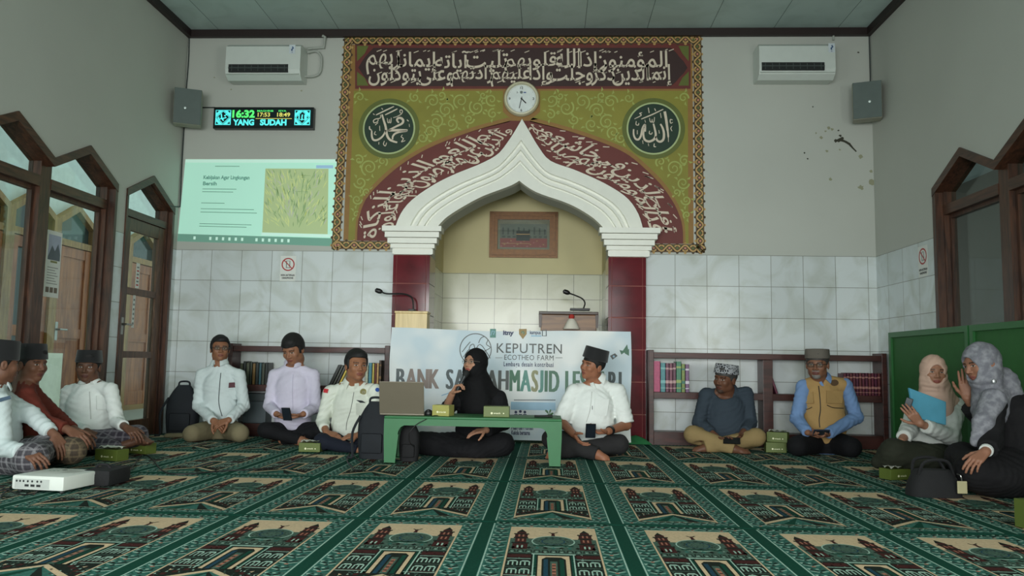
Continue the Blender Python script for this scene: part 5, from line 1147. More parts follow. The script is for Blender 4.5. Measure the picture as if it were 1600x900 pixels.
# ------------------------------------------------------------------ paper signs, posters, wires, stains
M_paper = mat('paper_white', (224, 226, 220), 0.7, var=0.02); M_red = mat('sign_red', (176, 54, 54), 0.6); M_ink = MATS['ink_black']
def nophone(fr, w_, h_, label):
    a = Art(fr, 0.0016, 0.0006); t = thing('no_phone_sign', fr(w_/2, 0, 0), label, 'sign', 'no phone signs')
    b = MB(); b.prism([(0, 0), (w_, 0), (w_, h_), (0, h_)], fr, 0.0004, 0.0014); b.build('paper', M_paper, t)
    c = (w_*0.5, h_*0.66); r = w_*0.38; a.stroke([(c[0]+r*math.cos(2*math.pi*i/36), c[1]+r*math.sin(2*math.pi*i/36)) for i in range(36)], w_*0.075, 0, 2, True)
    p = [(c[0]-w_*0.11, c[1]-w_*0.22), (c[0]+w_*0.11, c[1]-w_*0.22), (c[0]+w_*0.11, c[1]+w_*0.22), (c[0]-w_*0.11, c[1]+w_*0.22)]; a.stroke(p, w_*0.045, 1, 1, True); a.disc((c[0], c[1]-w_*0.17), w_*0.025, 1, 1, 8)
    a.stroke([(c[0]-r*0.7, c[1]+r*0.7), (c[0]+r*0.7, c[1]-r*0.7)], w_*0.06, 0, 3)
    a.text('NON AKTIFKAN', w_*0.06, h_*0.2, h_*0.07, 1, 1, width=w_*0.88, bold=0.04); a.text('HANDPHONE', w_*0.14, h_*0.09, h_*0.07, 1, 1, width=w_*0.72, bold=0.04); a.build('sign_print', [M_red, M_ink], t)
x0_, z0_ = bp(437, 439); x1_, z1_ = bp(463, 400); nophone(lambda u, v, w_: Vector((x0_+u, D-w_, z0_+v)), x1_-x0_, z1_-z0_, 'white no-phone sign with a red circle on the back wall below the slide')
p0, p1 = at(1457, 430, X=XR), at(1436, 434, X=XR); nophone(lambda u, v, w_: Vector((XR-w_, p1.y-u, p1.z+v)), 0.165, 0.26, 'white no-phone sign with a red circle on the right wall beside the window')
# poster on the left window pane
q0, q1 = at(68, 463, X=XL-0.105), at(96, 364, X=XL-0.105); y0, y1, z0_, z1_ = q0.y, q1.y+0.02, q0.z+0.0, q1.z
t = thing('window_poster', (XL-0.105, (y0+y1)/2, z0_), 'white poster with a mountain photo taped to the left window pane', 'poster'); pl = lambda u, v, w_: Vector((XL-0.1105+w_, y0+(y1-y0)*u, z0_+(z1_-z0_)*v))
b = MB(); b.prism([(0, 0), (1, 0), (1, 1), (0, 1)], pl, 0.001, 0.003); b.build('poster_sheet', M_paper, t); a = Art(pl, 0.0035, 0.0006)
a.rect(0.1, 0.56, 0.92, 0.94, 0, 0); a.poly([(0.1, 0.6), (0.35, 0.78), (0.55, 0.7), (0.75, 0.82), (0.92, 0.66), (0.92, 0.56), (0.1, 0.56)], 1, 1); a.rect(0.3, 0.52, 0.75, 0.55, 2, 1)
for i in range(7): a.rect(0.12, 0.2+0.04*i, 0.85-0.1*(i % 3), 0.212+0.04*i, 3, 1)
for i in range(3): a.rect(0.1+0.28*i, 0.07, 0.32+0.28*i, 0.15, 4, 1)
a.build('poster_print', [mat('poster_sky', (170, 176, 196), 0.6), mat('poster_hill', (96, 104, 112), 0.6), mat('poster_olive', (130, 130, 80), 0.6), mat('poster_text', (150, 150, 146), 0.6), mat('poster_brown', (112, 100, 88), 0.6)], t)
# narrow notices on the door
for k_, (pxa, pxb, pya, pyb, lab) in enumerate(((211, 219, 412, 450, 'narrow red and white notice on the upper pane of the left door'), (205, 212, 460, 512, 'narrow white notice on the middle pane of the left door'))):
    a0, a1 = at(pxa, pyb, X=XL-0.058), at(pxb, pya, X=XL-0.058); t = thing('door_notice', (XL-0.058, (a0.y+a1.y)/2, a0.z), lab, 'notice'); pl = lambda u, v, w_, a0=a0, a1=a1: Vector((XL-0.0595+w_, a0.y+(a1.y-a0.y)*u, a0.z+(a1.z-a0.z)*v))
    b = MB(); b.prism([(0, 0), (1, 0), (1, 1), (0, 1)], pl, 0.0005, 0.002); b.build('paper', M_paper, t); a = Art(pl, 0.0025, 0.0006)
    for i in range(6): a.rect(0.2, 0.1+0.14*i, 0.8, 0.16+0.14*i, (k_ == 0 and i % 2 == 0)*1, 0)
    a.build('notice_print', [mat('notice_grey', (120, 124, 120), 0.6), M_red], t)
# wires in the left corner
def wire(pts, label, r=0.006): b = MB(); b.tube(smooth_path(pts, 5), r, 6); return tag(b.build('wall_wire', mat('wire_dark', (50, 58, 56), 0.6), smooth=True), label, 'wire', 'thin wires on the walls')
cxr = XL+0.012; cyr = D-0.012
wire([Vector((cxr, cyr, ZC-0.08)), Vector((cxr+0.006, cyr, 3.75)), Vector((cxr, cyr, 3.46))], 'thin dark wire down the left corner, above the loudspeaker'); wire([Vector((cxr, cyr, 3.2)), Vector((cxr, cyr-0.004, 2.75)), Vector((cxr+0.003, cyr, 2.3)), Vector((cxr, cyr-0.01, 2.24)), Vector((cxr, cyr-0.2, 2.21))], 'thin dark wire down the left corner, from the loudspeaker to the door')
wire([Vector((XR-0.012, cyr, ZC-0.08)), Vector((XR-0.012, cyr, 3.6)), Vector((XR-0.016, cyr, 3.5))], 'thin dark wire down the right corner, above the loudspeaker'); wire([at(314, 168, Y=D-0.008), at(336, 168, Y=D-0.008)], 'short horizontal wire between the left loudspeaker and the LED clock')
# peeling dark stains on the plaster
st_ = Art(bw, 0.0012, 0.0004); r_ = random.Random(4)
def blot(px, py, r, mi):
    c = bp(px, py); n_ = 11; st_.poly([(c[0]+r*PX*r_.uniform(0.5, 1.2)*math.cos(2*math.pi*i/n_), c[1]+r*PX*r_.uniform(0.4, 1.0)*math.sin(2*math.pi*i/n_)) for i in range(n_)], mi, 0)
for p in ((1306, 220, 3.5), (1311, 219, 4), (1316, 216, 3), (1313, 212, 2.5), (1310, 204, 2), (1257, 239, 2), (1262, 248, 1.6), (1322, 222, 2.2), (1269, 84, 1.8), (1341, 82, 1.8), (1270, 167, 1.5)): blot(*p, 0)
st_.stroke([bp(*p) for p in ((1303, 221), (1312, 218), (1320, 221), (1327, 225), (1332, 231), (1338, 237))], [0.004, 0.03, 0.022, 0.024, 0.016, 0.012], 0, 1)
for p in ((1295, 200, 3), (1290, 205, 2), (1300, 202, 2.5), (1283, 215, 3), (1292, 236, 2.5), (1298, 280, 3), (1312, 234, 2), (1345, 245, 4), (1363, 285, 6), (1345, 293, 5), (1361, 268, 3), (1275, 208, 2), (361, 140, 1.6), (471, 142, 1.8), (335, 121, 1.5)): blot(*p, 1)
tag(st_.build('plaster_stain', [mat('stain_black', (58, 56, 44), 0.8), mat('stain_olive', (150, 150, 124), 0.8)]), 'dark peeling stains on the plaster left of the right loudspeaker', 'stain', kind='stuff')

# white board outside the window
q0, q1 = at(50, 640, X=XE+0.25), at(96, 552, X=XE+0.25); b = MB(); b.box((XE+0.24, q0.y, -0.009), (XE+0.27, q1.y, q1.z), bev=0.004)
tag(b.build('white_board', mat('board_white', (226, 224, 206), 0.6)), 'plain white board standing outside the left window, behind the seated men', 'board')
# ------------------------------------------------------------------ people: smooth bodies and clothes grown from joints
F32 = np.float32
def V3(p): return np.array([p[0], p[1], p[2]], dtype=float)
def unit(v): v = np.asarray(v, float); return v/max(np.linalg.norm(v), 1e-9)
class Sdf:
    """a list of rounded limbs blended into one surface"""
    def __init__(s): s.ops = []
    def cap(s, a, b, ra, rb=None, k=0.02, flat=None, sub=False):
        a, b = V3(a), V3(b); rb = ra if rb is None else rb
        r = max(ra, rb)+k; s.ops.append(('cap', (a, b, ra, rb, flat), k, sub, np.minimum(a, b)-r-0.012, np.maximum(a, b)+r+0.012)); return s
    def chain(s, pts, rr, k=0.02, flat=None):
        for i in range(len(pts)-1): s.cap(pts[i], pts[i+1], rr[i], rr[i+1], k, flat)
        return s
    def ell(s, c, r, M=None, k=0.02, sub=False):
        c = V3(c); M = np.eye(3) if M is None else M; R = max(r)+k+0.012; s.ops.append(('ell', (c, np.array(r, float), M), k, sub, c-R, c+R)); return s
    def box(s, c, h, M=None, r=0.01, k=0.01, sub=False):
        c = V3(c); M = np.eye(3) if M is None else M; R = float(np.linalg.norm(h))+r+k+0.012; s.ops.append(('box', (c, np.array(h, float), M, r), k, sub, c-R, c+R)); return s
    def cyl(s, a, b, r, k=0.004, sub=True):
        a, b = V3(a), V3(b); s.ops.append(('cyl', (a, b, r), k, sub, np.minimum(a, b)-r-k-0.02, np.maximum(a, b)+r+k+0.02)); return s
    def cut(s, n, p): s.ops.append(('cut', (unit(n), V3(p)), 0, True, None, None)); return s
    def fold(s, amp, seed, lo=None, hi=None): s.ops.append(('fold', (amp, seed), 0, True, None, None)); return s
    def mesh(s, step=0.009, fine=()):
        U = [o for o in s.ops if o[0] in ('cap', 'ell', 'box', 'cyl') and not o[3]]
        lo = np.min([o[4] for o in U], axis=0); hi = np.max([o[5] for o in U], axis=0); ax = []
        for d in range(3):
            c = [lo[d]]
            while c[-1] < hi[d]:
                st = step
                for z0, z1, q in fine:
                    if z0[d]-step < c[-1] < z1[d]: st = min(st, q)
                c.append(c[-1]+st)
            ax.append(np.array(c, dtype=F32))
        X, Y, Z = ax; F = np.full((len(X), len(Y), len(Z)), 1.0, dtype=F32)
        for typ, pr, k, sub, l, h in s.ops:
            if l is None: sl = (slice(None),)*3
            else: sl = tuple(slice(max(np.searchsorted(a, l[d])-1, 0), np.searchsorted(a, h[d])+1) for d, a in enumerate(ax))
            x = X[sl[0]][:, None, None]; y = Y[sl[1]][None, :, None]; z = Z[sl[2]][None, None, :]
            if x.size == 0 or y.size == 0 or z.size == 0: continue
            if typ == 'cap':
                a, b, ra, rb, flat = pr; ab = (b-a)
                px, py, pz = x-F32(a[0]), y-F32(a[1]), z-F32(a[2])
                if flat is not None:
                    n, sc = flat; q = (px*F32(n[0])+py*F32(n[1])+pz*F32(n[2]))*F32(sc-1); px = px+q*F32(n[0]); py = py+q*F32(n[1]); pz = pz+q*F32(n[2]); ab = ab+n*float(ab @ n)*(sc-1)
                t = np.clip((px*F32(ab[0])+py*F32(ab[1])+pz*F32(ab[2]))/F32(max(ab @ ab, 1e-9)), 0, 1)
                d = np.sqrt((px-t*F32(ab[0]))**2+(py-t*F32(ab[1]))**2+(pz-t*F32(ab[2]))**2)-(F32(ra)+t*F32(rb-ra))
            elif typ == 'ell':
                c, r, M = pr; p = (x-F32(c[0]), y-F32(c[1]), z-F32(c[2])); k0 = 0; k1 = 0
                for i in range(3):
                    q = p[0]*F32(M[0, i])+p[1]*F32(M[1, i])+p[2]*F32(M[2, i]); k0 = k0+(q/F32(r[i]))**2; k1 = k1+(q/F32(r[i]**2))**2
                k0 = np.sqrt(k0); k1 = np.sqrt(k1)+F32(1e-6); d = k0*(k0-1)/k1
            elif typ == 'box':
                c, hh, M, r = pr; p = (x-F32(c[0]), y-F32(c[1]), z-F32(c[2])); o2 = 0; mx = None
                for i in range(3):
                    q = np.abs(p[0]*F32(M[0, i])+p[1]*F32(M[1, i])+p[2]*F32(M[2, i]))-F32(hh[i]-r); o2 = o2+np.maximum(q, 0)**2; mx = q if mx is None else np.maximum(mx, q)
                d = np.sqrt(o2)+np.minimum(mx, 0)-F32(r)
            elif typ == 'cyl':
                a, b, r = pr; ab = b-a; L_ = np.linalg.norm(ab); n = ab/L_; px, py, pz = x-F32(a[0]), y-F32(a[1]), z-F32(a[2]); t = px*F32(n[0])+py*F32(n[1])+pz*F32(n[2])
                rad = np.sqrt(np.maximum(px**2+py**2+pz**2-t**2, 0))-F32(r); d = np.maximum(rad, np.maximum(-t, t-F32(L_)))
            elif typ == 'cut':
                n, p = pr; d = -((x-F32(p[0]))*F32(n[0])+(y-F32(p[1]))*F32(n[1])+(z-F32(p[2]))*F32(n[2])); k = 0.006
            elif typ == 'fold':
                amp, sd = pr; q = 0.5*np.sin(13*x+9*z+sd)+0.35*np.sin(21*y-17*z+2*sd)
                w1 = np.sin(62*z+34*x*np.sin(F32(sd))+4.2*q+11*y); w2 = np.sin(70*(0.75*x-0.6*z)+5*q+24*y+sd); w3 = np.sin(118*z-41*x+7*q+2*sd)
                ms = 0.5+0.5*np.sin(15*z+8*x+3*q+sd)
                F[sl] += F32(amp)*(0.55*(1-np.abs(w1)*1.6)*ms+0.45*(1-np.abs(w2)*1.6)*(1-ms)+0.16*w3).astype(F32); continue
            d = d.astype(F32); f = F[sl]; k = F32(max(k, 1e-4))
            if sub: d = -d; h_ = np.clip(0.5-0.5*(d-f)/k, 0, 1); F[sl] = d*(1-h_)+f*h_+k*h_*(1-h_)
            else: h_ = np.clip(0.5+0.5*(d-f)/k, 0, 1); F[sl] = d*(1-h_)+f*h_-k*h_*(1-h_)
        return surface_net(F, X, Y, Z)
def surface_net(F, X, Y, Z):
    ins = F < 0; ns = tuple(n-1 for n in F.shape)
    cnt = np.zeros(ns, dtype=np.uint8)
    corners = [(i, j, k) for i in (0, 1) for j in (0, 1) for k in (0, 1)]
    for i, j, k in corners: cnt += ins[i:i+ns[0], j:j+ns[1], k:k+ns[2]]
    act = (cnt > 0) & (cnt < 8); I, J, K = np.nonzero(act); n = len(I)
    idx = np.full(ns, -1, dtype=np.int32); idx[I, J, K] = np.arange(n)
    vals = {c: F[I+c[0], J+c[1], K+c[2]] for c in corners}; acc = np.zeros((n, 3)); num = np.zeros(n)
    for a in corners:
        for d in range(3):
            if a[d] == 0:
                b = tuple(1 if q == d else a[q] for q in range(3)); fa, fb = vals[a], vals[b]; m = (fa < 0) != (fb < 0)
                t = np.where(m, fa/np.where(m, fa-fb, 1), 0)
                for q in range(3): acc[:, q] += np.where(m, (t if q == d else a[q]), 0)
                num += m
    acc /= num[:, None]
    V = np.stack([X[I]+(X[I+1]-X[I])*acc[:, 0], Y[J]+(Y[J+1]-Y[J])*acc[:, 1], Z[K]+(Z[K+1]-Z[K])*acc[:, 2]], axis=1)
    Q = []
    for d in range(3):
        sl0 = [slice(None)]*3; sl1 = [slice(None)]*3; sl0[d] = slice(0, -1); sl1[d] = slice(1, None); o = [q for q in range(3) if q != d]
        for q in o: sl0[q] = slice(1, -1); sl1[q] = slice(1, -1)
        a, b = ins[tuple(sl0)], ins[tuple(sl1)]; m = a != b; e = np.nonzero(m); sg = a[m]
        g = [None]*3; g[d] = e[d]
        def cell(du, dv):
            h = list(e); h[d] = e[d]; h[o[0]] = e[o[0]]+1-du; h[o[1]] = e[o[1]]+1-dv; return idx[h[0], h[1], h[2]]
        q4 = np.stack([cell(1, 1), cell(0, 1), cell(0, 0), cell(1, 0)], axis=1)
        flip = sg if d != 1 else ~sg
        q4[~flip] = q4[~flip][:, ::-1]; Q.append(q4)
    Q = np.concatenate(Q); Q = Q[(Q >= 0).all(axis=1)]
    return V, Q
def skin_mesh(name, VQ, material, parent, colors=None):
    V, Q = VQ; me = bpy.data.meshes.new(name); me.vertices.add(len(V)); me.loops.add(4*len(Q)); me.polygons.add(len(Q))
    off = np.array(parent.location) if parent is not None else np.zeros(3)
    if parent is not None and parent.parent is not None: off = off+np.array(parent.parent.location)
    me.vertices.foreach_set('co', (V-off).astype(F32).ravel()); me.loops.foreach_set('vertex_index', Q.astype(np.int32).ravel())
    me.polygons.foreach_set('loop_start', np.arange(0, 4*len(Q), 4, dtype=np.int32)); me.polygons.foreach_set('loop_total', np.full(len(Q), 4, dtype=np.int32))
    me.update(calc_edges=True); me.validate(); me.polygons.foreach_set('use_smooth', np.ones(len(me.polygons), dtype=bool)); me.materials.append(material)
    if colors is not None:
        at_ = me.color_attributes.new('Col', 'FLOAT_COLOR', 'POINT'); at_.data.foreach_set('color', np.concatenate([colors, np.ones((len(V), 1))], axis=1).astype(F32).ravel())
    o = bpy.data.objects.new(name, me); COL.objects.link(o); o.parent = parent; return o
def bvh_of(VQ): return BVHTree.FromPolygons([tuple(v) for v in VQ[0]], [tuple(q) for q in VQ[1]])
def frame_of(yaw, pitch=0, roll=0):
    """yaw: degrees towards the right of the picture; pitch: up; roll: head top towards the right"""
    y, p, r = map(math.radians, (yaw, pitch, roll)); f = np.array([math.sin(y)*math.cos(p), -math.cos(y)*math.cos(p), math.sin(p)])
    l = unit(np.cross(np.array([0, 0, 1.0]), f)); u = np.cross(f, l); l2 = l*math.cos(r)-u*math.sin(r); u2 = l*math.sin(r)+u*math.cos(r)
    return l2, f, u2                                     # the person's left, forward, up
class Head:
    def __init__(s, c, yaw, pitch=0, roll=0, sc=1.0, w=1.0): s.c = V3(c); s.l, s.f, s.u = frame_of(yaw, pitch, roll); s.k = sc; s.w = w; s.M = np.stack([s.l, s.f, s.u], axis=1)
    def p(s, x, f, z): return s.c+(s.l*x*s.w+s.f*f+s.u*z)*s.k
    def local(s, V): q = (V-s.c) @ s.M/s.k; q[:, 0] /= s.w; return q
    def fine(s, q=0.0036): r = 0.15*s.k; return (s.c-r, s.c+r, q)
    def add(s, S, neck, beard=False, ears=True):
        k = s.k; P = s.p; M = s.M
        def E(x, f, z, r, kk, sub=False): S.ell(P(x, f, z), [r[0]*k*s.w, r[1]*k, r[2]*k], M, kk*k, sub)
        E(0, -0.012, 0.028, (0.074, 0.094, 0.086), 0.02); E(0, 0.024, -0.028, (0.061, 0.066, 0.072), 0.03); E(0, 0.03, -0.068, (0.046, 0.05, 0.045), 0.03)
        E(0, 0.064, -0.099, (0.02, 0.018, 0.016), 0.022)
        for x in (-1, 1):
            E(x*0.047, 0.004, -0.066, (0.018, 0.025, 0.026), 0.03); E(x*0.039, 0.062, -0.028, (0.021, 0.02, 0.02), 0.022)
        S.cap(P(-0.038, 0.074, 0.021), P(0.038, 0.074, 0.021), 0.010*k, None, 0.014*k)
        for x in (-1, 1): E(x*0.031, 0.094, 0.001, (0.017, 0.016, 0.0105), 0.010, True)
        for x in (-1, 1): E(x*0.031, 0.069, 0.0005, (0.0135, 0.0125, 0.0105), 0.004)
        S.cap(P(0, 0.082, 0.01), P(0, 0.103, -0.031), 0.0068*k, 0.0105*k, 0.010*k)
        for x in (-1, 1): E(x*0.0125, 0.092, -0.036, (0.0085, 0.0105, 0.0075), 0.006)
        E(0, 0.083, -0.063, (0.023, 0.011, 0.006), 0.005); E(0, 0.081, -0.0735, (0.019, 0.011, 0.0068), 0.005)
        if ears:
            for x in (-1, 1):
                E(x*0.077, -0.008, -0.010, (0.0085, 0.02, 0.033), 0.007); E(x*0.087, -0.004, -0.008, (0.006, 0.010, 0.018), 0.004, True)
        if beard: E(0, 0.07, -0.115, (0.02, 0.015, 0.032), 0.015)
        S.chain([P(0, -0.022, -0.045), P(0, -0.03, -0.10), neck], [0.052*k, 0.050*k, 0.058*k], 0.03)
    def paint(s, V, base, lip, brow=(34, 26, 22), beardc=None, stache=None):
        C = np.tile(np.array(lin(base)[:3]), (len(V), 1)); q = s.local(V); x, f, z = np.abs(q[:, 0]), q[:, 1], q[:, 2]; near = (f > 0.03) & (np.abs(z) < 0.14) & (x < 0.09)
        def put(m, c, a=1.0): C[m] = C[m]*(1-a)+np.array(lin(c)[:3])*a
        if beardc is not None: put(near & (z < -0.082) & (x < 0.03) & (f > 0.045), beardc, 0.9)
        if stache is not None: put(near & (z < -0.044) & (z > -0.057) & (x < 0.027) & (f > 0.07), stache, 0.7)
        put(near & (f > 0.068) & ((x/0.0245)**2+((z+0.067)/0.0125)**2 < 1), lip, 0.85); put(near & (f > 0.07) & (x < 0.02) & (np.abs(z+0.0675) < 0.0012), (70, 38, 34), 0.8)
        put(near & (np.abs(z-(0.0215-0.12*np.abs(x-0.03))) < 0.0042) & (x > 0.013) & (x < 0.049), brow, 0.85)
        e = near & (((x-0.031)/0.0132)**2+(z/0.0048)**2 < 1); put(e, (168, 156, 146)); put(e & (((x-0.031)/0.0058)**2+(z/0.0062)**2 < 1), (30, 22, 18))
        put(near & (np.abs(z-0.0056) < 0.002) & (np.abs(x-0.031) < 0.0145), (46, 32, 28), 0.8)
        return C
def hand(S, wrist, d, n, thumb, curl=(0.5, 0.5, 0.5, 0.5), sz=1.0, spread=0.06, tb=(0.5, 0.75, 0.35), tcurl=0.35):
    """palm and five separate fingers; d = direction, n = where the palm faces, thumb = +1/-1 picks the side"""
    s = sz; d = unit(d); n = unit(np.asarray(n, float)-d*float(np.dot(n, d))); t = np.cross(d, n)*thumb; w = V3(wrist)
    offs = (0.029, 0.010, -0.010, -0.028); ln = ((0.041, 0.025, 0.02), (0.045, 0.029, 0.021), (0.042, 0.027, 0.02), (0.033, 0.02, 0.018)); kn = (0.088, 0.091, 0.087, 0.078)
    for o, k_ in zip(offs, kn): S.cap(w+d*0.008*s+t*o*0.55*s, w+(d*k_+t*o)*s, 0.0145*s, 0.0118*s, 0.010*s)
    for i in range(4):
        p = w+(d*kn[i]+t*offs[i])*s; a = 0.0; dd = unit(d+t*spread*(1.5-i)*0.66)
        for j in range(3):
            a += curl[i]*(0.9, 1.1, 0.75)[j]; v = dd*math.cos(a)+n*math.sin(a); q = p+v*ln[i][j]*s
            S.cap(p, q, (0.0090, 0.0083, 0.0076)[j]*s*(0.9 if i == 3 else 1), (0.0083, 0.0076, 0.0066)[j]*s*(0.9 if i == 3 else 1), 0.0035*s); p = q
    p = w+(d*0.022+t*0.022)*s; v = unit(d*tb[0]+t*tb[1]+n*tb[2])
    for j, L_ in enumerate((0.044, 0.032, 0.026)):
        q = p+v*L_*s; S.cap(p, q, (0.0135, 0.0105, 0.0095)[j]*s, (0.0108, 0.0095, 0.0078)[j]*s, 0.006*s); p = q; v = unit(v+tcurl*(d*0.8+n*0.5-t*0.35))
def foot(S, ankle, toe, up, sd=1):
    a, b = V3(ankle), V3(toe); d = unit(b-a); up = unit(np.asarray(up, float)-d*float(np.dot(up, d))); t = np.cross(d, up)
    S.cap(a-d*0.03-up*0.015, a+d*0.05-up*0.015, 0.032, 0.03, 0.02); S.cap(a, b-d*0.055-up*0.012, 0.034, 0.022, 0.02)
    for i, o in enumerate((0.033, 0.015, 0.0, -0.014, -0.027)):
        r = 0.0125 if i == 0 else 0.009; e = b+t*o*sd-d*0.012*i; S.cap(a+d*0.06+t*o*0.6*sd-up*0.01, e-d*0.04+(-up*0.01), 0.018, r+0.003, 0.012); S.cap(e-d*0.045-up*0.01, e-up*0.008, r, r*0.92, 0.004)
def collar(name, c, up, fwd, r, material, parent, gap=0.35, fall=0.045):
    c, u, f = V3(c)+unit(up)*0.015, unit(up), unit(fwd); r = r+0.004; f = unit(f-u*float(np.dot(f, u))); l = np.cross(u, f); n = 30; b = MB(); vs = []
    for i in range(n+1):
        a = gap+(2*math.pi-2*gap)*i/n; fr = max(0.0, math.cos(a))**3; di = f*math.cos(a)*1.04+l*math.sin(a)
        for rr, h in ((r-0.002, -0.022), (r+0.001, 0.012), (r+0.006, 0.022-0.006*fr), (r+0.014+0.006*fr, 0.004-0.01*fr), (r+0.021+0.014*fr, -0.016-fall*fr*0.7), (r+0.019+0.013*fr, -0.0185-fall*fr*0.7), (r+0.008, 0.004-0.012*fr), (r+0.004, -0.02)):
            vs.append(c+di*rr+u*h)
    fs = [(i*8+j, i*8+(j+1) % 8, (i+1)*8+(j+1) % 8, (i+1)*8+j) for i in range(n) for j in range(8)]+[tuple(range(8)), tuple(n*8+j for j in range(8))[::-1]]
    b.add([Vector(v) for v in vs], fs); return b.build(name, material, parent, smooth=True)
def oval_cap(name, H, z0, z1, rx, ry, material, parent, tilt=0.0, taper=0.94, crown=0.006, back=-0.012, crease=True):
    b = MB(); n = 40; vs = []; ct, st_ = math.cos(tilt), math.sin(tilt)
    def pt(x, f, z): zz = z-z0; return Vector(H.p(x, back+f*ct-zz*st_, z0+f*st_+zz*ct))
    prof = [(0.96, z0), (1.0, z0+0.004), ((1+taper)/2, (z0+z1)/2), (taper, z1-0.006), (taper*0.97, z1), (taper*0.8, z1-crown*0.3), (taper*0.4, z1-crown), (0.02, z1-crown)]
    for s_, z in prof:
        for i in range(n):
            a = 2*math.pi*i/n; e = 0.9; vs.append(pt(rx*s_*math.copysign(abs(math.cos(a))**e, math.cos(a)), ry*s_*math.copysign(abs(math.sin(a))**e, math.sin(a)), z))
    k_ = len(prof); fs = [(j*n+i, j*n+(i+1) % n, (j+1)*n+(i+1) % n, (j+1)*n+i) for j in range(k_-1) for i in range(n)]+[tuple(range(n))[::-1], tuple((k_-1)*n+i for i in range(n))]
    b.add(vs, fs); return b.build(name, material, parent, smooth=True)
def hair(H, material, parent, front=0.055, top=0.012, seed=1, side=-0.035, name='hair'):
    S = Sdf(); k = H.k
    S.ell(H.p(0, -0.014, 0.030), [(0.081+top*0.22)*k*H.w, (0.099+top*0.45)*k, (0.086+top)*k], H.M, 0.01)
    S.ell(H.p(0.012, 0.045, 0.085), [0.052*k, 0.045*k, 0.032*k], H.M, 0.02)
    S.box(H.p(0, 0.128, front-0.16), [0.14*k, 0.098*k, 0.16*k], H.M, 0.03*k, 0.012, True)
    S.box(H.p(0, 0.02, side-0.12), [0.14*k, 0.058*k, 0.12*k], H.M, 0.02*k, 0.01, True); S.cut(-H.u, H.p(0, 0, -0.066)); S.fold(0.0022, seed)
    return skin_mesh(name, S.mesh(0.0048), material, parent)
def glasses(H, parent, col=(30, 28, 28), rim=0.0018):
    b = MB()
    for x in (-1, 1):
        b.tube([Vector(H.p(x*0.031+0.023*math.copysign(abs(math.cos(a))**0.7, math.cos(a)), 0.104-0.006*abs(math.cos(a)), -0.002+0.016*math.copysign(abs(math.sin(a))**0.7, math.sin(a)))) for a in [2*math.pi*i/20 for i in range(20)]], rim, 6, closed=True)
        b.tube([Vector(H.p(x*0.054, 0.099, 0.004)), Vector(H.p(x*0.077, 0.06, 0.006)), Vector(H.p(x*0.081, -0.005, 0.006)), Vector(H.p(x*0.079, -0.025, -0.008))], rim, 6)
    b.tube([Vector(H.p(-0.008, 0.104, 0.003)), Vector(H.p(0, 0.108, 0.006)), Vector(H.p(0.008, 0.104, 0.003))], rim, 6); o = b.build('glasses', mat('glasses_frame_%d' % col[0], col, 0.3), parent, smooth=True)
    b = MB()
    for x in (-1, 1): b.add([Vector(H.p(x*0.031+0.022*math.cos(a), 0.101, -0.002+0.0145*math.sin(a))) for a in [2*math.pi*i/16 for i in range(16)]], [tuple(range(16))])
    b.build('lens', glass('lens_glass', (240, 245, 244), 0.10), o)

